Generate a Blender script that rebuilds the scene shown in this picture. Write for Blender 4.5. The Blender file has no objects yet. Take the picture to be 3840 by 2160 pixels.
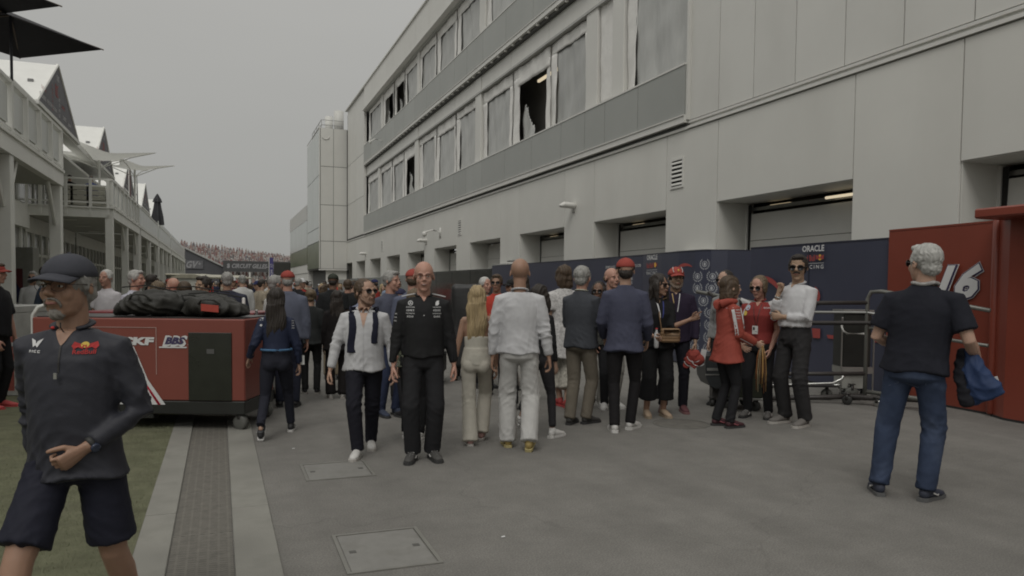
import bpy, math, random
import numpy as np
from mathutils import Vector, Matrix
from mathutils.bvhtree import BVHTree

S = bpy.context.scene
COL = S.collection
R = math.radians
rng = random.Random(7)

# ------------------------------------------------------------------ camera
FOC, YAW, PITCH, ROLL, HC, HY = 2800.0, R(21.4), R(2.5), R(0.6), 1.57, 1078.0
fw = Vector((math.sin(YAW) * math.cos(PITCH), math.cos(YAW) * math.cos(PITCH), -math.sin(PITCH)))
rt0 = Vector((math.cos(YAW), -math.sin(YAW), 0))
up0 = rt0.cross(fw)
rt = math.cos(ROLL) * rt0 + math.sin(ROLL) * up0
up = -math.sin(ROLL) * rt0 + math.cos(ROLL) * up0
SY = HY - (1080 - FOC * math.tan(PITCH))
CAM = Vector((0, 0, HC))
cd = bpy.data.cameras.new("camera"); co = bpy.data.objects.new("camera", cd); COL.objects.link(co)
co.matrix_world = Matrix(((rt.x, up.x, -fw.x, 0), (rt.y, up.y, -fw.y, 0), (rt.z, up.z, -fw.z, HC), (0, 0, 0, 1)))
cd.sensor_width = 36; cd.lens = 36 * FOC / 3840; cd.shift_y = SY / 3840
cd.clip_start = 0.05; cd.clip_end = 3000
S.camera = co

def ray(px, py):
    return fw + rt * ((px - 1920) / FOC) + up * ((1080 + SY - py) / FOC)
def gnd(px, py, z=0.0):
    r = ray(px, py); return CAM + r * ((z - HC) / r.z)
def atd(px, py, d):
    return CAM + ray(px, py) * d
def onX(px, py, X):
    r = ray(px, py); return CAM + r * (X / r.x)
def onY(px, py, Y):
    r = ray(px, py); return CAM + r * (Y / r.y)

# ------------------------------------------------------------------ sky and sun
W = bpy.data.worlds.new("World"); S.world = W; W.use_nodes = True
nt = W.node_tree; nd = nt.nodes; lk = nt.links; nd.clear()
SUN_EL, SUN_AZ = R(50), R(-146)
out = nd.new('ShaderNodeOutputWorld'); bg = nd.new('ShaderNodeBackground')
sky = nd.new('ShaderNodeTexSky'); sky.sky_type = 'NISHITA'; sky.sun_disc = False
sky.sun_elevation = SUN_EL; sky.sun_rotation = SUN_AZ; sky.dust_density = 4
hs = nd.new('ShaderNodeHueSaturation'); hs.inputs['Saturation'].default_value = 0.12
tc = nd.new('ShaderNodeTexCoord'); sp = nd.new('ShaderNodeSeparateXYZ')
mp = nd.new('ShaderNodeMapping'); mp.inputs['Scale'].default_value = (1, 1, 4.0)
nz = nd.new('ShaderNodeTexNoise'); nz.inputs['Scale'].default_value = 1.6; nz.inputs['Detail'].default_value = 5
ramp = nd.new('ShaderNodeValToRGB')
e = ramp.color_ramp.elements
e[0].position = 0.0; e[0].color = (3.25, 3.27, 3.12, 1)
e[1].position = 1.0; e[1].color = (9.6, 9.5, 9.1, 1)
m1 = ramp.color_ramp.elements.new(0.15); m1.color = (3.62, 3.62, 3.46, 1)
m2 = ramp.color_ramp.elements.new(0.36); m2.color = (4.3, 4.27, 4.08, 1)
cl = nd.new('ShaderNodeMapRange'); cl.inputs['From Min'].default_value = .3; cl.inputs['From Max'].default_value = .7
cl.inputs['To Min'].default_value = .975; cl.inputs['To Max'].default_value = 1.025
mul = nd.new('ShaderNodeVectorMath'); mul.operation = 'SCALE'
mix = nd.new('ShaderNodeMixRGB'); mix.inputs['Fac'].default_value = 0.93
lk.new(sky.outputs[0], hs.inputs['Color']); lk.new(hs.outputs[0], mix.inputs['Color1'])
lk.new(tc.outputs['Generated'], sp.inputs[0]); lk.new(sp.outputs['Z'], ramp.inputs[0])
lk.new(tc.outputs['Generated'], mp.inputs[0]); lk.new(mp.outputs[0], nz.inputs['Vector'])
lk.new(nz.outputs[0], cl.inputs[0]); lk.new(ramp.outputs[0], mul.inputs[0]); lk.new(cl.outputs[0], mul.inputs['Scale'])
lk.new(mul.outputs[0], mix.inputs['Color2']); lk.new(mix.outputs[0], bg.inputs[0])
bg.inputs[1].default_value = 0.1
lk.new(bg.outputs[0], out.inputs[0])
sl = bpy.data.lights.new("sun", 'SUN'); sl.energy = 0.8; sl.angle = R(24); sl.color = (1, .97, .92)
so = bpy.data.objects.new("sun", sl); COL.objects.link(so)
sd = Vector((math.sin(SUN_AZ) * math.cos(SUN_EL), math.cos(SUN_AZ) * math.cos(SUN_EL), math.sin(SUN_EL)))
so.rotation_euler = sd.to_track_quat('Z', 'Y').to_euler(); so.location = (0, 0, 40)
S.view_settings.view_transform = 'Standard'; S.view_settings.look = 'None'
S.view_settings.exposure = 0; S.view_settings.gamma = 1; S.view_settings.use_curve_mapping = False
try:
    S.cycles.use_denoising = True; S.cycles.max_bounces = 5; S.cycles.diffuse_bounces = 3
    S.cycles.glossy_bounces = 2; S.cycles.transmission_bounces = 4; S.cycles.transparent_max_bounces = 6
    S.cycles.sample_clamp_indirect = 3; S.cycles.caustics_reflective = False; S.cycles.caustics_refractive = False
    S.cycles.filter_width = 1.9
except Exception:
    pass

# ------------------------------------------------------------------ materials
_M = {}
def mat(name, col=(.5, .5, .5), rough=.7, var=.12, scale=6.0, bump=0.0, bscale=60.0, metal=0.0, spec=.5,
        stretch=(1, 1, 1), dirt=None, emit=None, estr=1.0, alpha=None, trans=0.0, sub=0.0, coat=0.0, sheen=0.0, rnd=0.0):
    if name in _M: return _M[name]
    m = bpy.data.materials.new(name); m.use_nodes = True; t = m.node_tree; n = t.nodes; l = t.links
    b = n['Principled BSDF']
    b.inputs['Roughness'].default_value = rough; b.inputs['Metallic'].default_value = metal
    b.inputs['Specular IOR Level'].default_value = spec
    c = n.new('ShaderNodeTexCoord'); mpn = n.new('ShaderNodeMapping'); mpn.inputs['Scale'].default_value = stretch
    l.new(c.outputs['Object'], mpn.inputs[0])
    no = n.new('ShaderNodeTexNoise'); no.inputs['Scale'].default_value = scale; no.inputs['Detail'].default_value = 5
    no.inputs['Roughness'].default_value = .6
    l.new(mpn.outputs[0], no.inputs['Vector'])
    rp = n.new('ShaderNodeMapRange'); rp.inputs['From Min'].default_value = .3; rp.inputs['From Max'].default_value = .7
    rp.inputs['To Min'].default_value = 1 - var; rp.inputs['To Max'].default_value = 1 + var
    l.new(no.outputs[0], rp.inputs[0])
    sc = n.new('ShaderNodeVectorMath'); sc.operation = 'SCALE'; sc.inputs[0].default_value = col[:3]
    l.new(rp.outputs[0], sc.inputs['Scale'])
    last = sc.outputs[0]
    if dirt:
        dn = n.new('ShaderNodeTexNoise'); dn.inputs['Scale'].default_value = dirt[1]; dn.inputs['Detail'].default_value = 6
        if len(dirt) > 3:
            dm = n.new('ShaderNodeMapping'); dm.inputs['Scale'].default_value = dirt[3]
            l.new(c.outputs['Object'], dm.inputs[0]); l.new(dm.outputs[0], dn.inputs['Vector'])
        else: l.new(c.outputs['Object'], dn.inputs['Vector'])
        dr = n.new('ShaderNodeMapRange'); dr.inputs['From Min'].default_value = .5; dr.inputs['From Max'].default_value = .72
        dr.inputs['To Max'].default_value = dirt[2]
        l.new(dn.outputs[0], dr.inputs[0])
        mx = n.new('ShaderNodeMixRGB'); l.new(dr.outputs[0], mx.inputs['Fac']); l.new(last, mx.inputs['Color1'])
        mx.inputs['Color2'].default_value = (*dirt[0], 1); last = mx.outputs[0]
    if rnd:
        oi = n.new('ShaderNodeObjectInfo'); orr = n.new('ShaderNodeMapRange'); orr.inputs['To Min'].default_value = 1 - rnd; orr.inputs['To Max'].default_value = 1 + rnd
        l.new(oi.outputs['Random'], orr.inputs[0]); os_ = n.new('ShaderNodeVectorMath'); os_.operation = 'SCALE'; l.new(last, os_.inputs[0]); l.new(orr.outputs[0], os_.inputs['Scale']); last = os_.outputs[0]
    l.new(last, b.inputs['Base Color'])
    if bump:
        bn = n.new('ShaderNodeTexNoise'); bn.inputs['Scale'].default_value = bscale; bn.inputs['Detail'].default_value = 4
        l.new(mpn.outputs[0], bn.inputs['Vector'])
        bp = n.new('ShaderNodeBump'); bp.inputs['Strength'].default_value = 1; bp.inputs['Distance'].default_value = bump
        l.new(bn.outputs[0], bp.inputs['Height']); l.new(bp.outputs[0], b.inputs['Normal'])
    if emit:
        b.inputs['Emission Color'].default_value = (*emit, 1); b.inputs['Emission Strength'].default_value = estr
    if alpha is not None: b.inputs['Alpha'].default_value = alpha
    if trans: b.inputs['Transmission Weight'].default_value = trans
    if sub:
        b.inputs['Subsurface Weight'].default_value = sub; b.inputs['Subsurface Radius'].default_value = (.012, .005, .003)
        b.inputs['Subsurface Scale'].default_value = 1
    if coat: b.inputs['Coat Weight'].default_value = coat; b.inputs['Coat Roughness'].default_value = .15
    if sheen: b.inputs['Sheen Weight'].default_value = sheen
    _M[name] = m; return m

def cloth(name, col, **k):
    k.setdefault('rough', .85); k.setdefault('spec', .2); k.setdefault('bump', .0012); k.setdefault('bscale', 45)
    k.setdefault('var', .10); k.setdefault('scale', 9); return mat(name, col, **k)

# ------------------------------------------------------------------ mesh helpers
class G:
    """collects geometry; every addition keeps its material index"""
    def __init__(s): s.v = []; s.f = []; s.mi = []; s.n = 0
    def add(s, v, f, mi=0):
        v = np.asarray(v, float).reshape(-1, 3); o = s.n; s.v.append(v); s.n += len(v)
        s.f += [tuple(int(i) + o for i in q) for q in f]; s.mi += [mi] * len(f) if isinstance(mi, int) else list(mi)
        return s
    def merge(s, g, mi=None):
        return s.add(g.V(), g.f, g.mi if mi is None else mi)
    def V(s): return np.concatenate(s.v) if s.v else np.zeros((0, 3))
    def tf(s, fn):
        V = fn(s.V()); s.v = [np.asarray(V)]; return s
    def box(s, a, b, mi=0, bev=0.0):
        x0, y0, z0 = [min(p, q) for p, q in zip(a, b)]; x1, y1, z1 = [max(p, q) for p, q in zip(a, b)]
        if bev and bev * 2.2 < min(x1 - x0, y1 - y0, z1 - z0):
            e = bev; vs = []
            for cx, sx in ((x0, 1), (x1, -1)):
                for cy, sy in ((y0, 1), (y1, -1)):
                    for cz, sz in ((z0, 1), (z1, -1)):
                        vs += [(cx, cy + sy * e, cz + sz * e), (cx + sx * e, cy, cz + sz * e), (cx + sx * e, cy + sy * e, cz)]
            I = lambda i, j, k, t: (i * 4 + j * 2 + k) * 3 + t
            F = []
            def q(a, b, c, d): F.append((a, b, c, d))
            for i in (0, 1):
                p = [I(i, 0, 0, 0), I(i, 0, 1, 0), I(i, 1, 1, 0), I(i, 1, 0, 0)]; q(*(p if i == 0 else p[::-1]))
                p = [I(0, i, 0, 1), I(1, i, 0, 1), I(1, i, 1, 1), I(0, i, 1, 1)]; q(*(p if i == 0 else p[::-1]))
                p = [I(0, 0, i, 2), I(0, 1, i, 2), I(1, 1, i, 2), I(1, 0, i, 2)]; q(*(p if i == 0 else p[::-1]))
            for i in (0, 1):
                for j in (0, 1):
                    for (A, B, t, u) in (((i, j, 0), (i, j, 1), 0, 1), ((i, 0, j), (i, 1, j), 2, 0), ((0, i, j), (1, i, j), 1, 2)):
                        p = [I(*A, t), I(*B, t), I(*B, u), I(*A, u)]
                        q(*(p if ((i + j) % 2 == 0) else p[::-1]))
            for i in (0, 1):
                for j in (0, 1):
                    for k in (0, 1):
                        p = (I(i, j, k, 0), I(i, j, k, 1), I(i, j, k, 2)); F.append(p if (i + j + k) % 2 else p[::-1])
            return s.add(vs, F, mi)
        v = [(x0, y0, z0), (x1, y0, z0), (x1, y1, z0), (x0, y1, z0), (x0, y0, z1), (x1, y0, z1), (x1, y1, z1), (x0, y1, z1)]
        f = [(3, 2, 1, 0), (4, 5, 6, 7), (0, 1, 5, 4), (1, 2, 6, 5), (2, 3, 7, 6), (3, 0, 4, 7)]
        return s.add(v, f, mi)
    def prism(s, pts, off, mi=0):
        """polygon pts (3d) extruded by vector off"""
        n = len(pts); P = np.array(pts, float); Q = P + np.array(off, float)
        f = [tuple(range(n - 1, -1, -1)), tuple(range(n, 2 * n))] + [(i, (i + 1) % n, n + (i + 1) % n, n + i) for i in range(n)]
        return s.add(np.vstack([P, Q]), f, mi)
    def tube(s, path, rad, n=10, ref=(1, 0, 0), mi=0, cap=.6):
        P = np.array(path, float); m = len(P)
        if not isinstance(rad, (list, tuple)): rad = [rad] * m
        rad = [(r, r) if not isinstance(r, (list, tuple)) else r for r in rad]
        T = np.zeros_like(P); T[1:-1] = P[2:] - P[:-2]; T[0] = P[1] - P[0]; T[-1] = P[-1] - P[-2]
        T /= np.linalg.norm(T, axis=1)[:, None] + 1e-12
        ref = np.array(ref, float); rings = []
        th = np.linspace(0, 2 * math.pi, n, endpoint=False)
        def ring(p, t, a, b):
            nonlocal ref
            r = ref - t * (ref @ t)
            if np.linalg.norm(r) < 1e-3: r = np.cross(t, (0, 0, 1.)) if abs(t[2]) < .9 else np.cross(t, (0, 1., 0))
            r /= np.linalg.norm(r); q = np.cross(t, r)
            rings.append(p + np.outer(np.cos(th) * a, r) + np.outer(np.sin(th) * b, q))
        if cap:
            a, b = rad[0]; c = min(a, b) * cap
            ring(P[0] - T[0] * c, T[0], a * .35, b * .35); ring(P[0] - T[0] * c * .6, T[0], a * .75, b * .75)
        for i in range(m): ring(P[i], T[i], *rad[i])
        if cap:
            a, b = rad[-1]; c = min(a, b) * cap
            ring(P[-1] + T[-1] * c * .6, T[-1], a * .75, b * .75); ring(P[-1] + T[-1] * c, T[-1], a * .35, b * .35)
        k = len(rings); f = []
        for i in range(k - 1):
            for j in range(n):
                j2 = (j + 1) % n; f.append((i * n + j, i * n + j2, (i + 1) * n + j2, (i + 1) * n + j))
        f.append(tuple(range(n - 1, -1, -1))); f.append(tuple((k - 1) * n + j for j in range(n)))
        return s.add(np.vstack(rings), f, mi)
    def ell(s, c, r, n=16, m=10, mi=0, rot=None):
        th = np.linspace(0, math.pi, m + 1)[1:-1]; ph = np.linspace(0, 2 * math.pi, n, endpoint=False)
        v = [(0, 0, 1)] + [(math.sin(t) * math.cos(p), math.sin(t) * math.sin(p), math.cos(t)) for t in th for p in ph] + [(0, 0, -1)]
        v = np.array(v) * np.array(r, float)
        if rot is not None: v = v @ np.array(rot).T
        v = v + np.array(c, float); f = []
        for j in range(n): f.append((0, 1 + j, 1 + (j + 1) % n))
        for i in range(m - 2):
            for j in range(n):
                a = 1 + i * n; f.append((a + j, a + n + j, a + n + (j + 1) % n, a + (j + 1) % n))
        a = 1 + (m - 2) * n
        for j in range(n): f.append((a + j, a + n, a + (j + 1) % n))
        return s.add(v, f, mi)

def euler(x=0, y=0, z=0):
    return np.array(Matrix.Rotation(R(z), 3, 'Z') @ Matrix.Rotation(R(y), 3, 'Y') @ Matrix.Rotation(R(x), 3, 'X'))

def build(name, g, mats, parent=None, smooth=False, flat_angle=None):
    me = bpy.data.meshes.new(name)
    me.from_pydata(g.V().tolist(), [], g.f)
    mats = mats if isinstance(mats, (list, tuple)) else [mats]
    for m in mats: me.materials.append(m)
    if any(g.mi): me.polygons.foreach_set('material_index', np.array(g.mi, dtype=np.int32))
    if smooth: me.polygons.foreach_set('use_smooth', np.ones(len(me.polygons), dtype=bool))
    me.update()
    o = bpy.data.objects.new(name, me); COL.objects.link(o)
    if parent is not None: o.parent = parent
    return o

def tag(o, label=None, cat=None, group=None, kind=None):
    if label: o['label'] = label
    if cat: o['category'] = cat
    if group: o['group'] = group
    if kind: o['kind'] = kind
    return o

def thing(name, label, cat, loc=(0, 0, 0), rz=0.0, group=None, scale=1.0):
    o = bpy.data.objects.new(name, None); COL.objects.link(o); o.empty_display_size = .2
    o.location = loc; o.rotation_euler = (0, 0, rz); o.scale = (scale,) * 3
    return tag(o, label, cat, group)

def struct(name, g, mats, smooth=False):
    return tag(build(name, g, mats, None, smooth), kind='structure')

def copy_tree(o, parent=None):
    c = o.copy(); COL.objects.link(c); c.parent = parent
    for ch in list(o.children): copy_tree(ch, c)
    return c

def remesh(g, vox, smooth=3, fac=.5):
    """voxel-fuse overlapping closed pieces into one continuous skin"""
    me = bpy.data.meshes.new("tmp"); me.from_pydata(g.V().tolist(), [], g.f)
    o = bpy.data.objects.new("tmp", me); TMP.objects.link(o)
    r = o.modifiers.new("r", 'REMESH'); r.mode = 'VOXEL'; r.voxel_size = vox
    if smooth:
        s_ = o.modifiers.new("s", 'SMOOTH'); s_.iterations = smooth; s_.factor = fac
    dg = TMPVL.depsgraph; TMPVL.update()
    ev = o.evaluated_get(dg); m = ev.data
    n = len(m.vertices); V = np.empty(n * 3); m.vertices.foreach_get('co', V); V = V.reshape(-1, 3).copy()
    N = np.empty(n * 3); m.vertices.foreach_get('normal', N); N = N.reshape(-1, 3).copy()
    k = len(m.polygons); tot = np.empty(k, dtype=np.int32); m.polygons.foreach_get('loop_total', tot)
    L = np.empty(len(m.loops), dtype=np.int32); m.loops.foreach_get('vertex_index', L)
    if (tot == 4).all(): F = L.reshape(-1, 4).tolist()
    else:
        F = []; i = 0
        for t_ in tot: F.append(L[i:i + t_].tolist()); i += t_
    bpy.data.objects.remove(o); bpy.data.meshes.remove(me)
    q = G(); q.add(V, F); q.N = N
    return q

TMPS = bpy.data.scenes.new("tmp_scene"); TMP = TMPS.collection; TMPVL = TMPS.view_layers[0]

FONT = None
_txt = {}
def text_geo(s, size=1.0, bold=0.0, shear=0.0, space=1.0, res=2):
    """flat text outline as triangles in XY, centred on the origin; returns verts (n,3), faces"""
    key = (s, bold, shear, space, res)
    if key not in _txt:
        c = bpy.data.curves.new("t", 'FONT'); c.body = s; c.size = 1; c.offset = bold; c.shear = shear
        c.space_character = space; c.align_x = 'CENTER'; c.align_y = 'CENTER'; c.resolution_u = res; c.fill_mode = 'FRONT'
        o = bpy.data.objects.new("t", c); TMP.objects.link(o); TMPVL.update()
        m = bpy.data.meshes.new_from_object(o.evaluated_get(TMPVL.depsgraph))
        V = np.array([v.co[:] for v in m.vertices]).reshape(-1, 3); F = [tuple(p.vertices) for p in m.polygons]
        bpy.data.objects.remove(o); bpy.data.curves.remove(c); bpy.data.meshes.remove(m)
        _txt[key] = (V, F)
    V, F = _txt[key]
    return V * size, F

def fit_text(s, w, h, **k):
    V, F = text_geo(s, 1.0, **k); V = V.copy()
    mn, mx = V.min(0), V.max(0); V -= (mn + mx) / 2
    V[:, 0] *= w / (mx[0] - mn[0]); V[:, 1] *= h / (mx[1] - mn[1]); return V, F

def put2d(g, V, F, o, ux, uy, mi=0, thick=0.0):
    """place flat XY geometry into the plane (ux, uy) at o"""
    ux = np.array(ux, float); uy = np.array(uy, float); o = np.array(o, float)
    g.add(o + np.outer(V[:, 0], ux) + np.outer(V[:, 1], uy), F, mi)
    return g

def glyphs(g, o, ux, uy, w, h, seed, mi=0):
    """a row of small unreadable strokes, as far-off print looks"""
    r = random.Random(seed); ux = np.array(ux, float); uy = np.array(uy, float); o = np.array(o, float)
    n = max(3, int(abs(w) / max(h, .02) * 1.6)) if w > h else 3; st = w / n
    if w < h:
        k = max(3, int(h / w * 1.4))
        for i in range(k):
            a = -h / 2 + i * h / k; glyphs(g, o + uy * (a + h / k * .4), ux, uy, w, h / k * .6, seed + i, mi) if h / k * .6 < w else None
        return g
    for i in range(n):
        x0 = -w / 2 + i * st; x1 = x0 + st * r.uniform(.55, .85); y0 = -h / 2 * r.uniform(.7, 1); y1 = h / 2 * r.uniform(.7, 1)
        t = min(st, h) * .24
        for (a, b, c, d) in ((x0, x0 + t, y0, y1), (x0, x1, y1 - t, y1), (x0, x1, y0, y0 + t) if r.random() < .6 else (x1 - t, x1, y0, y1)):
            g.add([o + ux * p + uy * q for p, q in ((a, c), (b, c), (b, d), (a, d))], [(0, 1, 2, 3)], mi)
    return g
# ------------------------------------------------------------------ setting materials
def asphalt():
    m = mat('asphalt', (.186, .179, .165), rough=.92, var=.10, scale=1.3, bump=.004, bscale=240, spec=.3,
            dirt=((.155, .149, .136), .35, .6))
    t = m.node_tree; n = t.nodes; l = t.links; b = n['Principled BSDF']
    src = b.inputs['Base Color'].links[0].from_socket
    c = n['Texture Coordinate']
    v = n.new('ShaderNodeTexNoise'); v.inputs['Scale'].default_value = 95; v.inputs['Detail'].default_value = 3
    l.new(c.outputs['Object'], v.inputs['Vector'])
    r = n.new('ShaderNodeMapRange'); r.inputs['From Min'].default_value = .32; r.inputs['From Max'].default_value = .68
    r.inputs['To Min'].default_value = .78; r.inputs['To Max'].default_value = 1.24
    l.new(v.outputs[0], r.inputs[0])
    s = n.new('ShaderNodeVectorMath'); s.operation = 'SCALE'; l.new(src, s.inputs[0]); l.new(r.outputs[0], s.inputs['Scale'])
    # faint long streaks along the lane (tyre tracks, old sealing)
    mp_ = n.new('ShaderNodeMapping'); mp_.inputs['Scale'].default_value = (1.6, .12, 1); l.new(c.outputs['Object'], mp_.inputs[0])
    w = n.new('ShaderNodeTexNoise'); w.inputs['Scale'].default_value = 1.4; w.inputs['Detail'].default_value = 4; l.new(mp_.outputs[0], w.inputs['Vector'])
    r2 = n.new('ShaderNodeMapRange'); r2.inputs['From Min'].default_value = .35; r2.inputs['From Max'].default_value = .65
    r2.inputs['To Min'].default_value = .93; r2.inputs['To Max'].default_value = 1.06; l.new(w.outputs[0], r2.inputs[0])
    s2 = n.new('ShaderNodeVectorMath'); s2.operation = 'SCALE'; l.new(s.outputs[0], s2.inputs[0]); l.new(r2.outputs[0], s2.inputs['Scale'])
    w3 = n.new('ShaderNodeTexNoise'); w3.inputs['Scale'].default_value = 4.5; w3.inputs['Detail'].default_value = 7; w3.inputs['Roughness'].default_value = .7; l.new(c.outputs['Object'], w3.inputs['Vector'])
    r3 = n.new('ShaderNodeMapRange'); r3.inputs['From Min'].default_value = .3; r3.inputs['From Max'].default_value = .7; r3.inputs['To Min'].default_value = .90; r3.inputs['To Max'].default_value = 1.09; l.new(w3.outputs[0], r3.inputs[0])
    s3 = n.new('ShaderNodeVectorMath'); s3.operation = 'SCALE'; l.new(s2.outputs[0], s3.inputs[0]); l.new(r3.outputs[0], s3.inputs['Scale'])
    vo = n.new('ShaderNodeTexVoronoi'); vo.feature = 'DISTANCE_TO_EDGE'; vo.inputs['Scale'].default_value = .33
    wn = n.new('ShaderNodeTexNoise'); wn.inputs['Scale'].default_value = 1.7; wn.inputs['Detail'].default_value = 6; l.new(c.outputs['Object'], wn.inputs['Vector'])
    ws = n.new('ShaderNodeVectorMath'); ws.operation = 'MULTIPLY_ADD'; ws.inputs[1].default_value = (.9, .9, .9); l.new(wn.outputs['Color'], ws.inputs[0]); l.new(c.outputs['Object'], ws.inputs[2]); l.new(ws.outputs[0], vo.inputs['Vector'])
    cr = n.new('ShaderNodeMapRange'); cr.inputs['From Min'].default_value = 0; cr.inputs['From Max'].default_value = .004; cr.inputs['To Min'].default_value = .86; cr.inputs['To Max'].default_value = 1; l.new(vo.outputs['Distance'], cr.inputs[0])
    s4 = n.new('ShaderNodeVectorMath'); s4.operation = 'SCALE'; l.new(s3.outputs[0], s4.inputs[0]); l.new(cr.outputs[0], s4.inputs['Scale'])
    l.new(s4.outputs[0], b.inputs['Base Color'])
    return m

g = G(); g.box((-900, -60, -.5), (900, 1600, 0)); struct('ground', g, asphalt())
TURF = mat('turf', (.21, .215, .14), rough=1, var=.22, scale=5, bump=.02, bscale=230, spec=.1, dirt=((.23, .225, .16), 1.4, .5))
g = G(); g.box((-30, -4, -.1), (-.475, 110, .012)); struct('artificial_turf', g, TURF)
if True:   # short fibre tufts near the camera
    g = G(); r_ = random.Random(3)
    P = []; F = []
    for i in range(26000):
        y = 2.6 + 6.5 * r_.random() ** 1.4; x = -.48 - (2.6) * r_.random()
        a = r_.random() * 6.28; h = .012 + .012 * r_.random(); w = .0022
        dx, dy = math.cos(a) * w, math.sin(a) * w; k = len(P); lx = r_.uniform(-.008, .008); ly = r_.uniform(-.008, .008)
        P += [(x - dx, y - dy, .01), (x + dx, y + dy, .01), (x + lx, y + ly, .012 + h)]; F.append((k, k + 1, k + 2))
    g.add(P, F)
    o = build('grass_blades', g, mat('turf_fibre', (.21, .22, .14), rough=.9, var=.3, scale=30, spec=.15)); tag(o, 'short green artificial grass fibres beside the drain', 'grass', kind='stuff')

CONC = mat('pale_concrete', (.235, .23, .205), rough=.9, var=.12, scale=4, bump=.003, bscale=120, dirt=((.15, .145, .13), 2.0, .6))
GRATE = mat('grate_metal', (.155, .146, .126), rough=.75, var=.2, scale=14, bump=.003, bscale=90, metal=.1)
def grate_pattern():
    t = GRATE.node_tree; n = t.nodes; l = t.links; b = n['Principled BSDF']; src = b.inputs['Base Color'].links[0].from_socket
    c = n['Texture Coordinate']; sx = n.new('ShaderNodeSeparateXYZ'); l.new(c.outputs['Object'], sx.inputs[0])
    def mth(op, a, bb=None):
        q = n.new('ShaderNodeMath'); q.operation = op
        for i, v in enumerate((a, bb)):
            if v is None: continue
            if isinstance(v, (int, float)): q.inputs[i].default_value = v
            else: l.new(v, q.inputs[i])
        return q.outputs[0]
    zig = mth('PINGPONG', sx.outputs['X'], .028)
    ph = mth('ADD', mth('MULTIPLY', sx.outputs['Y'], 210.0), mth('MULTIPLY', zig, 150.0))
    sl_ = mth('GREATER_THAN', mth('SINE', ph), .25)
    gap = mth('GREATER_THAN', mth('PINGPONG', mth('ADD', sx.outputs['X'], .014), .028), .006)
    k = mth('MULTIPLY', sl_, gap)
    mx = n.new('ShaderNodeMixRGB'); l.new(mth('MULTIPLY', k, .45), mx.inputs['Fac']); l.new(src, mx.inputs['Color1']); mx.inputs['Color2'].default_value = (.035, .033, .03, 1)
    l.new(mx.outputs[0], b.inputs['Base Color'])
grate_pattern()
g = G(); g.box((-.478, 1, -.25), (.318, 70, -.012))
ch = struct('drainage_channel', g, mat('channel_bed', (.05, .048, .042), rough=.95))
ym = [5.5 + 3.55 * i for i in range(-1, 18)]
for a, b_ in zip(ym, ym[1:]):
    for x0, x1 in ((-.475, -.282), (.072, .315)):
        g = G(); g.box((x0, a + .006, -.1), (x1, b_ - .006, .012 + rng.uniform(0, .004)), bev=.004); build('concrete_slab', g, CONC, ch)
gy = 2.0; gm = None
while gy < 66:
    if gm is None:
        g = G(); g.box((-.276, .0015, -.03), (.066, .9985, .004), bev=.001); o = build('grate', g, GRATE, ch); gm = o.data
    else:
        o = bpy.data.objects.new('grate', gm); COL.objects.link(o); o.parent = ch
    o.location = (0, gy, rng.uniform(0, .001)); gy += 1.0
HATCH = mat('hatch_plate', (.22, .215, .20), rough=.7, var=.10, scale=6, bump=.002, bscale=80, metal=.1, dirt=((.15, .145, .13), 5, .7))
HFR = mat('hatch_frame', (.22, .215, .195), rough=.6, var=.1, metal=.3)
for (x0, x1, y0, y1, lab) in ((.64, 1.18, 4.03, 4.70, 'square grey metal access cover in the asphalt, nearest the camera'),
                              (.64, 1.20, 6.10, 6.68, 'square grey metal access cover in front of the walking pair')):
    t = thing('access_cover', lab, 'access cover', ((x0 + x1) / 2, (y0 + y1) / 2, 0), R(rng.uniform(-1, 1)), 'access covers in the asphalt')
    hx, hy = (x1 - x0) / 2, (y1 - y0) / 2
    g = G()
    for a, b_ in (((-hx, -hy, -.05), (hx, -hy + .022, .008)), ((-hx, hy - .022, -.05), (hx, hy, .008)),
                  ((-hx, -hy + .022, -.05), (-hx + .022, hy - .022, .008)), ((hx - .022, -hy + .022, -.05), (hx, hy - .022, .008))): g.box(a, b_)
    build('frame', g, HFR, t)
    g = G(); g.box((-hx + .028, -hy + .028, -.04), (hx - .028, hy - .028, .005), bev=.003); build('plate', g, HATCH, t)
    for q in (-1, 1): g = G(); g.box((q * (hx - .08) - .02, -.02, .0052), (q * (hx - .08) + .02, .02, .0075)); build('lifting_slot', g, mat('slot_black', (.09, .088, .08)), t)

# ------------------------------------------------------------------ pit building on the right
WX = 12.0
WHITE = mat('white_cladding', (.655, .65, .61), rough=.5, var=.03, scale=.6, spec=.4, rnd=.03, dirt=((.50, .49, .45), .5, .25, (1, 1, .25)))
WHITE2 = mat('white_cladding_upper', (.64, .635, .60), rough=.45, var=.03, scale=.7, rnd=.025, dirt=((.5, .49, .45), .6, .25, (1, 1, .2)))
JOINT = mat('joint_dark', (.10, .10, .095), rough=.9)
GREY = mat('grey_spandrel', (.335, .345, .325), rough=.42, var=.05, scale=.5, spec=.5, rnd=.04)
TRIM = mat('white_trim', (.66, .655, .62), rough=.45, var=.04, scale=2)
DOORM = mat('door_leaf', (.62, .615, .58), rough=.5, var=.03, scale=1.5)
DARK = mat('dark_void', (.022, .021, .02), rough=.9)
INNER = mat('inner_wall', (.42, .41, .39), rough=.9, var=.1, scale=1)
TARP = mat('tarp_white', (.74, .73, .70), rough=.5, var=.07, scale=3, bump=.01, bscale=9, spec=.4)
TARPG = mat('tarp_grey', (.42, .425, .41), rough=.38, rnd=.08, var=.10, scale=2.2, bump=.015, bscale=6, stretch=(1, 1.6, .35), spec=.6)
LAMPM = mat('tube_light', (.8, .75, .62), emit=(1, .84, .58), estr=.62)
pit = thing('pit_building', 'long white three-storey pit building with sheeted windows and a row of roller doors', 'building', (WX, 0, 0))
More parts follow.
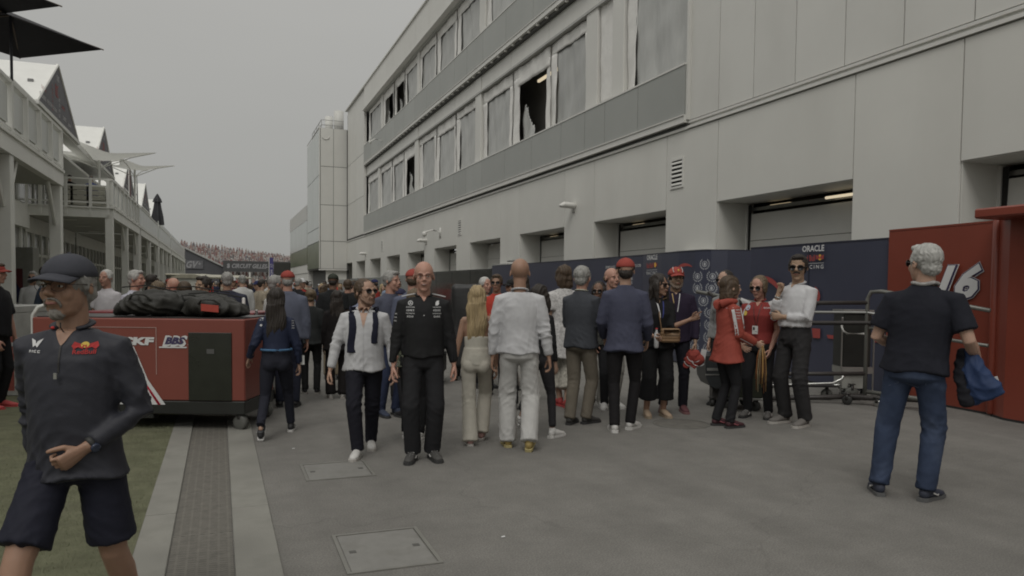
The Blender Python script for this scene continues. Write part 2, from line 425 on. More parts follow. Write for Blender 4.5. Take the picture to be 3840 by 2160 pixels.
def PB(name, a, b, m, par=None, bev=0.0):
    g = G(); g.box((a[0] - WX, a[1], a[2]), (b[0] - WX, b[1], b[2]), bev=bev); return build(name, g, m, par or pit)
Y1, PER, DW = 11.72, 6.83, 4.46
doors = [(Y1 + PER * k - (0 if k > -2 else 0), Y1 + PER * k + DW) for k in range(-2, 10)]
ZL = 3.85
# solid wall behind the panels
prev = -12.0
g = G()
for (a, b) in doors:
    g.box((.035, prev, 0), (1.15, a, 6.0)); g.box((.035, a, ZL), (1.15, b, 6.0)); prev = b
g.box((.035, prev, 0), (1.15, 77.9, 6.0))
g.box((.12, -12, 6.0), (1.0, 17.45, 18.9)); g.box((.12, 66.4, 6.0), (1.0, 76.5, 18.6))
g.box((1.0, -12, 18.3), (22, 76.5, 18.6)); g.box((21.6, -12, 0), (22, 76.5, 18.3)); g.box((1.0, -12, 0), (21.6, -11.6, 18.3))
g.box((1.15, 17.5, 5.6), (21.6, 66.4, 5.95)); g.box((1.0, 17.5, 12.05), (21.6, 66.4, 12.3)); g.box((1.9, 17.5, 5.95), (2.1, 66.4, 18.3))  # last box: partition added close behind the windows to catch sky light
g.box((.6, 17.3, 6.0), (9, 17.5, 18.3)); g.box((.6, 66.4, 6.0), (9, 66.6, 18.3))
build('wall', g, [INNER], pit)
# cladding panels of the ground floor (joints are real gaps)
prev = -12.0; JG = .012
for (a, b) in doors:
    PB('wall_panel', (WX, prev + JG, .02), (WX + .033, a - JG, 5.94), WHITE)
    PB('wall_panel', (WX, a + JG, ZL), (WX + .033, b - JG, 5.94), WHITE); prev = b
    # reveal linings
    g = G(); g.box((.036, a - .005, 0), (1.16, a + .02, ZL)); g.box((.036, b - .02, 0), (1.16, b + .005, ZL)); g.box((.036, a + .02, ZL - .02), (1.16, b - .02, ZL + .004)); build('door_reveal', g, WHITE, pit)
PB('wall_panel', (WX, prev + JG, .02), (WX + .033, 77.9, 5.94), WHITE)
yy = -12.0
ups = [-12, -9, -6.5, -4, -1.5, .5, 2.5, 4.6, 6.2, 7.75, 9.18, 10.6, 12.03, 13.45, 14.85, 16.2, 17.45]
for a, b in zip(ups, ups[1:]): PB('wall_panel', (WX, a + .012, 6.2), (WX + .035, b - .012, 18.95), WHITE2)
for a, b in ((66.5, 71.2), (71.2, 76.0)):
    for z0, z1 in ((6.2, 9.6), (9.6, 13.4), (13.4, 18.9)): PB('wall_panel', (WX, a + .03, z0 + .02), (WX + .035, b - .03, z1 - .02), WHITE2)
# backing behind upper joints
PB('joint_backing', (WX + .045, -12, 6.0), (WX + .11, 17.44, 18.9), JOINT); PB('joint_backing', (WX + .045, 66.45, 6.0), (WX + .11, 76.4, 18.6), JOINT)
# string course
g = G(); g.box((-.05, -12, 5.97), (.1, 17.5, 6.04)); g.box((-.03, -12, 6.11), (.1, 17.5, 6.17)); g.box((.03, -12, 6.04), (.1, 17.5, 6.11)); g.box((-.05, 17.5, 5.955), (.1, 76.4, 6.03)); build('string_course', g, TRIM, pit)
# lower ledge with shadow gap
def ledge(z0, z1, y0=17.5, y1=66.4, out_=-.16):
    g = G(); g.box((out_, y0, z0), (.55, y1, z1)); g.box((out_ - .03, y0, z1 - .03), (out_, y1, z1)); build('ledge', g, TRIM, pit)
ledge(6.13, 6.34); ledge(12.14, 12.36)
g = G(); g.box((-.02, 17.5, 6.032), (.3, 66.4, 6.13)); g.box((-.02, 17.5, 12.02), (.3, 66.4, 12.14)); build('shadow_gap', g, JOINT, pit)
# bracket row beneath the upper ledge
g = G(); y = 18.0
while y < 66: g.box((-.12, y, 12.05), (-.02, y + .12, 12.138)); y += .9
br = build('bracket', g, TRIM, pit); tag(br, kind='stuff')
# spandrel panels
def spandrels(z0, z1, edges, X=-.13):
    for a, b in zip(edges, edges[1:]):
        g = G(); g.box((X, a + .012, z0), (X + .05, b - .012, z1)); build('spandrel_panel', g, GREY, pit)
    g = G(); g.box((X + .06, edges[0], z0 - .01), (X + .2, edges[-1], z1 - .01)); build('panel_backing', g, JOINT, pit)
    g = G(); g.box((X - .02, edges[0], z1), (.5, edges[-1], z1 + .05)); build('sill', g, TRIM, pit)
E0 = [17.52, 20.0, 22.1, 23.55, 25.5, 28.3, 31.4, 34.5, 37.0, 39.2, 42, 45, 48, 51, 54, 57, 60, 63.2, 66.4]
spandrels(6.345, 7.70, E0); spandrels(12.37, 13.83, E0)
# fascia and roof
for a, b in zip(E0[::3], E0[3::3] + [66.4]):
    if b > a: PB('fascia_panel', (WX - .1, a + .012, 16.95), (WX + .02, b - .012, 18.95), WHITE2)
g = G(); g.box((-.28, 17.5, 16.86), (.5, 66.4, 16.95)); g.box((-.2, -12, 18.95), (.6, 76.5, 19.05)); g.box((.05, 17.5, 16.95), (.6, 66.4, 18.9)); build('roof_edge', g, TRIM, pit)
g = G(); g.box((.4, -12, 18.9), (22, 76.5, 18.98)); build('roof', g, mat('roof_grey', (.3, .3, .29)), pit)
# pier return at both ends of the window zone
g = G(); g.box((-.1, 17.44, 6.2), (.6, 17.52, 16.9)); g.box((-.1, 66.4, 6.2), (.6, 66.5, 16.9)); None
PB('return_wall', (WX - .1, 17.44, 6.2), (WX + .6, 17.52, 16.9), WHITE2); PB('return_wall', (WX - .1, 66.4, 6.2), (WX + .6, 66.5, 16.9), WHITE2)

def wavy_sheet(y0, y1, z0, z1, x, amp, seed, ny=14, nz=16, fan=False, trim=None):
    """wrinkled plastic sheet with thickness; trim(u, v) -> keep"""
    rs = random.Random(seed); a1, a2, a3, a4 = [rs.uniform(0, 6.28) for _ in range(4)]
    V = []
    for i in range(nz + 1):
        for j in range(ny + 1):
            u, v = j / ny, i / nz
            y = y0 + (y1 - y0) * u; z = z0 + (z1 - z0) * v
            d = amp * (math.sin(y * 9 + 1.4 * math.sin(z * 1.3 + a1) + a2) * .5 + math.sin(y * 4.3 - z * 1.1 + a3) * .6 + .35 * math.sin(z * 5 + y * 2 + a4))
            V.append((x + d, y, z))
    F = []; w = ny + 1
    for i in range(nz):
        for j in range(ny):
            if trim and not trim((j + .5) / ny, (i + .5) / nz): continue
            F.append((i * w + j, i * w + j + 1, (i + 1) * w + j + 1, (i + 1) * w + j))
    return V, F

OPEN = {}
def window(y0, y1, z0, z1, seed, opened=False, big=False):
    """one sheeted window: frame, white sheet border, grey clear sheet; or torn open to the dark room"""
    f = G(); w = .07
    f.box((.30, y0, z0), (.42, y0 + w, z1)); f.box((.30, y1 - w, z0), (.42, y1, z1)); f.box((.29, y0 + w, z1 - w), (.42, y1 - w, z1)); f.box((.29, y0 + w, z0), (.42, y1 - w, z0 + w))
    wn = build('window', f, TRIM, pit)
    rs = random.Random(seed); H = z1 - z0; L = y1 - y0
    # near side is small Y ; sheet borders: the far edge (large Y) is wider in the photograph
    bt = z1 - H * rs.uniform(.13, .2); bl = y1 - L * rs.uniform(.10, .2); br_ = y0 + L * rs.uniform(.05, .1)
    g = G()
    for k, (a, b, c, d) in enumerate(((y0 + .02, y1 - .02, bt, z1 - .03), (bl, y1 - .02, z0 + .02, bt), (y0 + .02, br_, z0 + .02, bt))):
        if opened and k == 0: c = z1 - H * .24
        V, F = wavy_sheet(a, b, c, d, .24, .03, seed + k, 8 if k else 16, 5 if k == 0 else 20); g.add(V, F)
    o = build('sheet_border', g, TARP, wn, True)
    o.modifiers.new('t', 'SOLIDIFY').thickness = .008
    if not opened:
        g = G(); V, F = wavy_sheet(br_ - .06, bl + .06, z0 + .03, bt + .06, .30, .035, seed + 9, 26, 18); g.add(V, F)
        o = build('clear_sheet', g, TARPG, wn, True); o.modifiers.new('t', 'SOLIDIFY').thickness = .004
    else:
        g = G(); V, F = wavy_sheet(bl - L * .32, bl + .05, z0 + .03, z0 + H * .62, .5, .07, seed + 9, 14, 14, trim=lambda u, v: u > v * 1.15 - .05); g.add(V, F)
        o = build('torn_sheet', g, TARPG, wn, True); o.modifiers.new('t', 'SOLIDIFY').thickness = .004
        if z0 > 13: return
        g = G(); g.box((.9, y0 + .1, z0 + H * .80), (1.0, y0 + L * .72, z0 + H * .83)); build('tube_light', g, LAMPM, wn)
Zm0, Zm1, Zt0, Zt1 = 7.76, 11.15, 13.9, 16.8
mids = [(24.0, 27.2, 0), (27.35, 31.3, 1), (31.45, 35.4, 0), (36.3, 39.9, 0), (40.05, 43.9, 0), (44.05, 48.0, 0), (48.9, 52.4, 1), (52.55, 56.3, 0), (56.45, 60.6, 0), (61.2, 66.1, 0)]
for k, (a, b, op) in enumerate(mids): window(a, b, Zm0, Zm1, 100 + 13 * k, bool(op))
window(17.6, 21.3, Zm0, Zm1 + .55, 777)
V, F = wavy_sheet(22.15, 23.1, Zm0, Zm1 + .2, .22, .02, 5, 8, 14); g = G(); g.add(V, F); o = build('sheet', g, TARP, pit, True); o.modifiers.new('t', 'SOLIDIFY').thickness = .008
tops = [(17.7, 21.7, 0), (22.3, 26.3, 0), (26.5, 30.6, 0), (30.8, 35.0, 0), (35.8, 39.8, 0), (40.0, 43.9, 0), (44.1, 47.9, 0), (48.6, 52.2, 0), (52.4, 55.5, 1), (55.9, 59.6, 1), (60.3, 65.9, 0)]
for k, (a, b, op) in enumerate(tops): window(a, b, Zt0, Zt1, 300 + 17 * k, bool(op))
# piers, head panels and floor beams in the window zone
for y0, y1 in ((21.3, 22.1), (23.1, 24.0), (35.4, 36.3), (48.0, 48.9), (60.6, 61.2)):
    g = G(); g.box((.1, y0 + .02, 7.75), (.7, y1 - .02, 12.0), bev=.02); build('pier', g, WHITE2, pit)
for y0, y1 in ((21.7, 22.3), (35.0, 35.8), (47.9, 48.6), (59.6, 60.3)):
    g = G(); g.box((.15, y0 + .02, 13.88), (.7, y1 - .02, 16.86), bev=.02); build('pier', g, WHITE2, pit)
hp = [17.52, 20.5, 24, 27.3, 31.4, 35.4, 39.9, 44, 48, 52.5, 56.4, 61.2, 66.4]
for a, b in zip(hp, hp[1:]):
    g = G(); g.box((.14, a + .012, Zm1 + .12), (.22, b - .012, 12.02)); build('head_panel', g, TRIM, pit)
g = G(); g.box((.05, 17.55, Zm1 + .02), (.3, 66.4, Zm1 + .11)); g.box((.05, 17.55, Zt1), (.3, 66.4, Zt1 + .07)); build('head_rail', g, mat('rail_grey', (.42, .42, .40), rough=.5), pit)
g = G(); g.box((.4, 17.5, 5.96), (.6, 66.4, 7.75)); g.box((.4, 17.5, 12.3), (.6, 66.4, 13.88)); build('parapet_wall', g, INNER, pit)
# garage doors
for k, (a, b) in enumerate(doors):
    if b < 3: continue
    open_ = k in (1, 2, 3, 4, 6, 7)
    top = ZL - (.30 if k in (2, 3) else .27 if open_ else .10)
    d = thing_ = None
    g = G(); n_ = 5; zt = top; hh = (zt - .05) / n_
    dr = build('garage_door', G().box((.98, a + .10, .05), (1.0, b - .10, zt), 0), JOINT, pit)
    for q in range(n_):
        g = G(); g.box((.94, a + .10, .05 + q * hh + .006), (.98, b - .10, .05 + (q + 1) * hh - .006), bev=.006); build('door_section', g, DOORM, dr)
    PB('door_jamb', (WX + .90, a + .02, 0), (WX + 1.0, a + .09, ZL - .03), TRIM); PB('door_jamb', (WX + .90, b - .09, 0), (WX + 1.0, b - .02, ZL - .03), TRIM)
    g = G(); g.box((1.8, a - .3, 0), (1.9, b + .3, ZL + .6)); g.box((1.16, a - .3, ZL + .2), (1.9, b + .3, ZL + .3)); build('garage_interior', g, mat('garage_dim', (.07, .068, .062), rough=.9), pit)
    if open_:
        # dark sheet painted for the unlit gap at the far jamb, and the track itself
        g = G(); g.prism([(.93, b - .10, .3), (.93, b - .10, ZL - .06), (.93, b - .22, ZL - .06)], (.006, 0, 0)); build('dark_gap_sheet', g, DARK, pit)
        g = G(); g.box((1.02, a + .12, ZL - .22), (1.1, b - .12, ZL - .13)); build('door_track', g, mat('galvanised', (.35, .35, .33), rough=.4, metal=.6), pit)
    if k in (2,):
        g = G(); g.tube([(.86, a + .15, ZL - .17), (.86, a + 1.6, ZL - .17)], .032, 8, ref=(1, 0, 0)); build('tube_light', g, LAMPM, pit, True)
    if k in (1, 2, 3, 4): g = G(); g.box((1.12, b - 1.4, ZL - .14), (1.2, b - .7, ZL - .10)); build('strip_lamp', g, mat('lamp_dim', (.5, .45, .3), emit=(1, .8, .5), estr=.35), pit)
# louvre vents
for (yc, zc, s) in ((18.0, 4.82, 1), (38.4, 4.75, 1), (58.9, 4.75, 1)):
    g = G(); h = .42 * s; w = .32 * s
    for A, B in (((-.03, -w, -h), (.0, -w + .06, h)), ((-.03, w - .06, -h), (.0, w, h)), ((-.03, -w + .06, h - .06), (0, w - .06, h)), ((-.03, -w + .06, -h), (0, w - .06, -h + .06))): g.box((A[0], A[1] + yc, A[2] + zc), (B[0], B[1] + yc, B[2] + zc))
    v = build('vent', g, TRIM, pit)
    g = G(); g.box((-.006, yc - w + .06, zc - h + .06), (-.002, yc + w - .06, zc + h - .06)); build('backing', g, DARK, v)
    for i in range(6):
        z = zc - h + .09 + i * .118
        g = G(); g.prism([(-.035, yc - w + .06, z), (-.035, yc - w + .06, z + .02), (-.004, yc - w + .06, z + .07), (-.004, yc - w + .06, z + .05)], (0, 2 * w - .12, 0)); build('slat', g, TRIM, v)
# wall lamps and a camera arm
for yc, zc in ((24.55, 4.55), (45.4, 4.42), (66.0, 4.4)):
    g = G(); g.tube([(-.02, yc, zc), (-.42, yc, zc + .02), (-.55, yc, zc - .02)], [(.17, .12), (.16, .11), (.12, .07)], 12, ref=(0, 1, 0)); g.box((-.03, yc - .08, zc - .25), (0, yc + .08, zc + .1)); build('wall_lamp', g, TRIM, pit, True)
g = G(); g.tube([(0, 42.2, 4.75), (-.5, 42.2, 4.85), (-.9, 42.2, 4.72)], .05, 8); g.ell((-.95, 42.2, 4.6), (.14, .14, .16)); g.box((-.03, 42.05, 4.4), (0, 42.35, 5.0)); build('security_camera', g, TRIM, pit, True)
g = G(); g.tube([(-.14, 58.5, 12.9), (-.7, 58.5, 13.0), (-1.0, 58.5, 12.8)], .05, 8); g.ell((-1.05, 58.5, 12.72), (.12, .12, .14)); build('security_camera', g, TRIM, pit, True)

# ------------------------------------------------------------------ stair tower and the far block
tw = thing('stair_tower', 'pale panelled stair tower with mirrored glass flank and rooftop railing', 'building', (9.35, 76.5, 0))
TP = mat('tower_panel', (.62, .615, .58), rough=.5, var=.04, scale=.5, rnd=.03)
GLS = mat('mirror_glass', (.50, .53, .51), rough=.25, var=.05, scale=.4, spec=.8, metal=.15)
zs = [3.25, 6.0, 9.6, 13.4, 17.2]
for x0, x1 in ((.04, 1.32), (1.32, 2.66)):
    for z0, z1 in zip(zs, zs[1:]):
        g = G(); g.box((x0 + .02, -.03, z0 + .025), (x1 - .02, .0, z1 - .025)); build('wall_panel', g, TP, tw)
g = G(); g.box((.02, .005, 3.2), (2.9, 11.3, 17.15)); g.box((.6, 0.3, 0), (2.9, 11.3, 3.2)); build('core', g, JOINT, tw)
g = G(); g.box((-.02, -.05, 3.1), (2.66, .9, 3.24)); build('soffit', g, TRIM, tw)
g = G(); g.box((.6, .27, 0), (2.66, .3, 3.1)); build('lower_wall', g, WHITE, tw)
for y0, y1 in ((0.05, 11.2),):
    for z0, z1, m_ in ((3.3, 6.0, mat('glass_green_reflection', (.12, .14, .08), rough=.35, spec=.5, var=.3, scale=1)), (6.0, 7.4, GLS), (7.4, 12.6, GLS), (12.6, 17.1, GLS)):  # dark green of the lowest pane is a reflection put into its colour
        g = G(); g.box((-.03, y0, z0 + .03), (.015, y1, z1 - .03)); build('glass_pane', g, m_, tw)
g = G(); g.tube([(-.02, -.02, 17.3), (-.02, 11.3, 17.3)], .04, 6); g.tube([(-.04, -.04, 3.3), (-.04, -.04, 17.25)], .05, 6); build('edge_trim', g, TRIM, tw)
g = G()
for z in (17.9, 18.4): g.tube([(.4, 2, z), (.4, 10, z)], .035, 6); g.tube([(.4, 2, z), (2.6, 2, z)], .035, 6)
for y in (2, 4, 6, 8, 10): g.tube([(.4, y, 17.1), (.4, y, 18.4)], .03, 6)
build('roof_railing', g, mat('rail_metal', (.4, .4, .39), rough=.4, metal=.5), tw)
for (x, y, r, h) in ((1.55, 5.0, .42, 2.3), (2.35, 3.4, .5, 2.6), (1.1, 6.6, .3, 1.2)):
    g = G(); g.tube([(x, y, 17.1), (x, y, 17.1 + h)], r, 16, cap=.1); build('roof_flue', g, TP, tw, True)
g = G(); th = [R(200 + 14 * i) for i in range(11)]; g.tube([(.55 + .38 * math.cos(a), -.06, 16.45 + .38 * math.sin(a)) for a in th], .05, 8, ref=(0, 1, 0)); build('cable_loop', g, TP, tw, True)
fb = thing('far_block', 'lower glazed block of the pit building beyond the stair tower', 'building', (9.35, 88, 0))
g = G(); g.box((.03, 0, 3), (8, 22, 9.2)); build('core', g, TP, fb)
g = G(); g.box((-.03, .05, 5.9), (.02, 21.9, 9.0)); build('glass_pane', g, GLS, fb)
g = G(); g.box((-.03, .05, 4.0), (.02, 21.9, 5.85)); build('glass_pane', g, mat('glass_green_reflection', (.1, .1, .08)), fb)
g = G(); g.box((-.05, 0, 9.0), (.5, 22, 10.7)); build('parapet', g, mat('pale_screen', (.5, .5, .48), rough=.5), fb)
g = G(); g.box((.1, 0, 0), (8, 30, 2.98)); build('lower_wall', g, TRIM, fb)
# ------------------------------------------------------------------ hospitality units on the left
HX = -4.0
HW = mat('unit_white', (.74, .74, .70), rough=.5, var=.04, scale=1.5, dirt=((.6, .6, .56), 1.2, .4), rnd=.04)
HG = mat('unit_grey_glass', (.52, .535, .51), rough=.3, var=.06, scale=1, spec=.6)
SOF = mat('soffit_grey', (.48, .48, .45), rough=.8, var=.05)
DGL = mat('dark_glass', (.24, .245, .225), rough=.12, var=.3, scale=1.2, spec=.8)
CANV = mat('roof_canvas', (.70, .70, .67), rough=.6, var=.04, scale=2, bump=.004, bscale=4)
DKP = mat('gable_dark', (.115, .112, .125), rough=.6, var=.12, scale=2)
def unit(k, y0, y1, label, rail='bars', near=False):
    t = thing('hospitality_building', label, 'building', (HX, y0, 0), group='white two-storey hospitality buildings along the turf')
    L = y1 - y0
    def B(name, a, b, m, par=None, bev=0): g = G(); g.box(a, b, bev=bev); return build(name, g, m, par or t)
    B('deck_beam', (-.02, 0, 4.12), (.16, L, 4.47), HW)
    B('deck_beam', (-3.4, -.04, 4.12), (-.02, .12, 4.47), HW); B('deck', (-3.4, .12, 4.14), (-.02, L, 4.44), SOF)
    B('deck_edge', (-3.4, -.1, 4.47), (.2, L, 4.53), HW)
    n = max(2, round(L / 5.1)); ys = [i * (L - .3) / n for i in range(n + 1)]
    for y in ys:
        g = G(); g.box((-.14, y, 0), (.14, y + .28, 4.12), bev=.015); c = build('column', g, HW, t)
        g = G(); g.box((-.2, y - .06, 0), (.2, y + .34, .03)); build('base_plate', g, HW, c)
        if y < L - 1:
            g = G(); g.tube([(0, y + .3, 3.1), (0, y + 1.05, 4.1)], .05, 6); build('brace', g, HW, t)
        if y > 1:
            g = G(); g.tube([(0, y, 3.1), (0, y - .8, 4.1)], .05, 6); build('brace', g, HW, t)
    # beam stiffeners with bolts
    # railing along the front
    B('top_rail', (.02, 0, 5.56), (.14, L, 5.63), HW); B('bottom_rail', (.04, 0, 4.62), (.12, L, 4.68), HW)
    if rail == 'bars':
        step = 1.28
        y = .05
        while y < L:
            g = G(); g.box((.03, y, 4.2), (.15, y + .12, 5.6)); build('rail_post', g, HW, t)
            if y + step < L + .3:
                g = G(); g.box((.07, y + .2, 4.75), (.09, min(y + step - .12, L), 5.48)); build('rail_panel', g, HG, t)
            y += step
    else:
        y = 0
        while y < L - .2:
            g = G(); g.box((.05, y + .01, 4.5), (.11, min(y + 2.1, L) - .01, 5.9 if rail == 'tall' else 5.6)); build('rail_panel', g, HG, t); y += 2.1
    # side railing (near end)
    B('top_rail', (-3.4, -.05, 5.56), (.02, .03, 5.63), HW)
    B('middle_rail', (-3.4, -.04, 5.30), (.02, .02, 5.36), HW); B('bottom_rail', (-3.4, -.04, 4.66), (.02, .02, 4.72), HW)
    for x in (-3.3, -2.3, -1.45, -.62, -.02):
        g = G(); g.box((x - .05, -.07, 4.2), (x + .05, .03, 5.6)); build('rail_post', g, HW, t)
    # upper wall set back, with windows
    w = B('upper_wall', (-3.2, 0, 4.45), (-3.0, L, 7.0), HW)
    y = .4
    while y < L - 1.5:
        p = B('window', (-2.995, y, 4.6), (-2.97, y + 1.5, 6.6), DGL)
        B('window_frame', (-2.97, y - .05, 4.55), (-2.93, y + .03, 6.65), HW, p); B('window_frame', (-2.97, y + .72, 4.55), (-2.93, y + .80, 6.65), HW, p)
        y += 1.9
    # ground floor set back: glazed front, mullions, door band
    B('floor', (-3.6, -.2, .0), (.2, L, .06), mat('deck_boards', (.34, .33, .30), rough=.8))
    B('glass_front', (-2.9, 0, .1), (-2.86, L, 3.9), DGL); B('transom', (-2.86, 0, 2.6), (-2.80, L, 2.72), HW); B('header', (-2.86, 0, 3.5), (-2.80, L, 4.12), HW)
    y = 0.1
    while y < L:
        g = G(); g.box((-2.86, y, .1), (-2.78, y + .10, 3.5)); build('mullion', g, HW, t); y += 1.25
    B('side_wall', (-9, .02, 0), (-2.9, .2, 7.0), HW)
    B('back_wall', (-9, .2, 0), (-8.8, L, 7.0), INNER)
    B('roof', (-9, -.1, 7.0), (-2.8, L, 7.12), HW)
    for x in (-1.6,):
        for y in (1.2, L * .45, L * .8):
            g = G(); g.box((x - .3, y, 4.06), (x + .3, y + .12, 4.1)); build('ceiling_lamp', g, HW, t)
    return t
u1 = unit(0, 7.5, 22.95, 'nearest white two-storey hospitality building with big balcony posts at the left edge')
u2 = unit(1, 33.0, 43.4, 'white hospitality building behind the first, whose side railing faces the camera')
u3 = unit(2, 44.0, 56.5, 'third white hospitality building with plain screened balcony', 'panel')
u4 = unit(3, 57.2, 70.5, 'fourth hospitality building with tall pale balcony screens', 'tall')
u5 = unit(4, 71.5, 99.0, 'farthest hospitality building, nearest the grandstand', 'tall')
# recessed unit between the first two
g = G()
t = thing('hospitality_building', 'recessed white hospitality building between the two balconied ones', 'building', (-6.9, 23.0, 0), group='white two-storey hospitality buildings along the turf')
g.box((0, 0, 4.2), (.2, 10, 7.0)); g.box((-6, 0, 7.0), (.3, 10, 7.12)); g.box((-.1, 0, 3.6), (.25, 10, 4.2)); build('upper_wall', g, HW, t)
g = G(); g.box((.02, 0, .05), (.06, 10, 3.6)); build('glass_front', g, DGL, t)
for i in range(8): g = G(); g.box((.06, .1 + i * 1.3, .05), (.14, .24 + i * 1.3, 3.6)); build('mullion', g, HW, t)
for i in range(5): g = G(); g.box((.2, .5 + i * 1.9, 4.5), (.23, 1.8 + i * 1.9, 6.5)); build('window', g, DGL, t)
# gabled roofs with dark triangular fronts
WHT = mat('print_white', (.72, .72, .72), rough=.6, var=.03); PRED = mat('print_red', (.45, .06, .05), rough=.6, var=.05); PYEL = mat('print_yellow', (.72, .5, .08), rough=.6, var=.05)
gabs = [(25.9, 32.7, 'first'), (36.9, 43.0, 'second'), (47.0, 53.0, 'third'), (57.6, 64.0, 'fourth'), (68.5, 75.0, 'fifth')]
for k, (a, b, nm) in enumerate(gabs):
    t = thing('gabled_roof', 'white canvas gable roof with dark printed front, %s from the camera' % nm, 'roof', (-5.0, a, 6.95), group='white gable roofs with dark triangular fronts')
    L = b - a; m_ = L * .46; H = 1.86
    g = G(); g.prism([(-.02, 0, .0), (-.02, L, .0), (-.02, m_, H)], (-9, 0, 0)); g.box((-9, -.1, -.12), (.08, L + .1, -.0)); build('canvas', g, CANV, t)
    g = G(); g.prism([(.0, .12, .06), (.0, L - .12, .06), (.0, m_, H - .08)], (.03, 0, 0)); fr = build('front_panel', g, DKP, t)
    g = G(); g.tube([(.02, 0, 0), (.02, m_, H), (.02, L, 0)], .05, 6); build('edge_tube', g, HW, t)
    if k < 4:
        g = G()
        for (w_, h_, y_, z_, mi) in ((.9, .16, .75, .28, 0), (.7, .12, .9, .55, 1), (1.5, .12, 2.1, .28, 0), (.16, .9, 2.2, .6, 1), (.5, .42, 2.9, .95, 1), (.2, .7, 3.3, .5, 0), (.6, .14, 4.2, .3, 0), (.4, .22, 3.1, 1.4, 0), (.6, .12, 4.0, .62, 1), (.5, .1, 5.1, .25, 0)):
            if y_ * L / 6.8 > L - .6: continue
            glyphs(g, (.034, y_ * L / 6.8, z_), (0, 1, 0), (0, 0, 1), w_, h_, k * 7 + int(w_ * 10), mi)
        build('print_marks', g, [WHT, PRED], fr)
    g = G()
    for i in range(5): g.box((-.5 - i * 1.6, m_ * .45, H * .45), (-.35 - i * 1.6, m_ * .45 + .12, H * .45 + .1))
    build('roof_clip', g, mat('clip_grey', (.2, .2, .2)), t)
# side wall strip under the gables
g = G(); g.box((-5.4, 23, 6.75), (-5.0, 99, 6.9)); g.box((-7.1, 23, 6.2), (-5.3, 99, 6.3)); t = build('eaves_beam', g, HW); tag(t, 'long white eaves beam carrying the gable roofs above the terraces', 'beam')
# feather flags and folded parasol on the terraces
def feather(y, z0, h, w, m_, label):
    t = thing('feather_flag', label, 'flag', (-4.6, y, z0))
    g = G(); pts = [(0, 0, 0)] + [(0, w * math.sin(math.pi * (.12 + .8 * i / 8)) , h * i / 8) for i in range(9)]
    g.prism([(0, p[1], p[2] + .2) for p in pts[1:]] + [(0, 0, h * 1.02 + .2), (0, 0, .2)], (.02, 0, 0)); build('banner', g, m_, t)
    g = G(); g.tube([(0, 0, 0), (0, 0, h + .2)], .02, 6); build('pole', g, HW, t)
feather(46.2, 5.4, 2.5, .9, mat('flag_maroon', (.16, .08, .085), rough=.7, var=.2), 'rounded dark maroon feather flag on the terrace')
feather(50.4, 5.2, 2.6, .5, mat('flag_slate', (.09, .095, .11), rough=.7), 'narrow slate feather flag beside the maroon one')
t = thing('folded_parasol', 'folded dark grey parasol standing on the far terrace', 'parasol', (-4.0, 58.0, 4.5))
g = G(); n = 14
V = []; th = np.linspace(0, 2 * math.pi, n, endpoint=False)
for z, r in ((1.2, .46), (1.8, .40), (2.4, .27), (2.75, .22), (2.78, .33), (3.0, .25), (3.3, .07), (3.36, .02)):
    for i, a in enumerate(th): rr = r * (1 if i % 2 else .72); V.append((rr * math.cos(a), rr * math.sin(a), z))
F = [(i * n + j, i * n + (j + 1) % n, (i + 1) * n + (j + 1) % n, (i + 1) * n + j) for i in range(7) for j in range(n)] + [tuple(range(n - 1, -1, -1)), tuple(range(7 * n, 8 * n))]
g.add(V, F); build('canopy', g, cloth('parasol_dark', (.05, .05, .055)), t); g = G(); g.tube([(0, 0, 0), (0, 0, 1.3)], .03, 6); build('pole', g, DARK, t)

# big dark square parasols
PAR = cloth('parasol_black', (.022, .021, .024), rough=.7, var=.15)
def parasol(cx, cy, rot, z, half, label, poleb):
    t = thing('square_parasol', label, 'parasol', (cx, cy, poleb), R(rot), 'dark square parasols over the first terrace'); zz = z - poleb
    g = G(); c = [(half, half), (-half, half), (-half, -half), (half, -half)]; H = .55
    V = []; F = []
    for (x, y) in c: V.append((x, y, zz))
    V.append((0, 0, zz + H))
    for (x, y) in c: V.append((x, y, zz - .02))
    V.append((0, 0, zz + H - .05))
    for i in range(4): j = (i + 1) % 4; F += [(i, j, 4), (5 + j, 5 + i, 9), (i, 5 + i, 5 + j, j)]
    g.add(V, F); cn = build('canopy', g, PAR, t)
    for (x, y) in c:
        g = G(); g.tube([(x * 1.03, y * 1.03, zz - .01), (0, 0, zz + H - .08)], .016, 5); build('rib', g, mat('rib_brown', (.10, .07, .05), rough=.5), t)
    g = G(); g.tube([(0, 0, 0), (0, 0, zz + H)], .03, 8); build('pole', g, mat('pole_dark', (.05, .05, .06), rough=.4, metal=.4), t)
ca = lambda x, d: (x * math.cos(YAW) + d * math.sin(YAW), d * math.cos(YAW) - x * math.sin(YAW))
c1 = ca(-11.5, 17.3); parasol(c1[0], c1[1], -38.3 + 90, 7.17, 1.27, 'dark square parasol over the near terrace, fully opened, the lower of two', 4.5)
c2 = ca(-10.9, 14.65); parasol(c2[0], c2[1], -38.3 + 90, 7.22, 1.27, 'dark square parasol cut by the top left corner of the photo', 4.5)
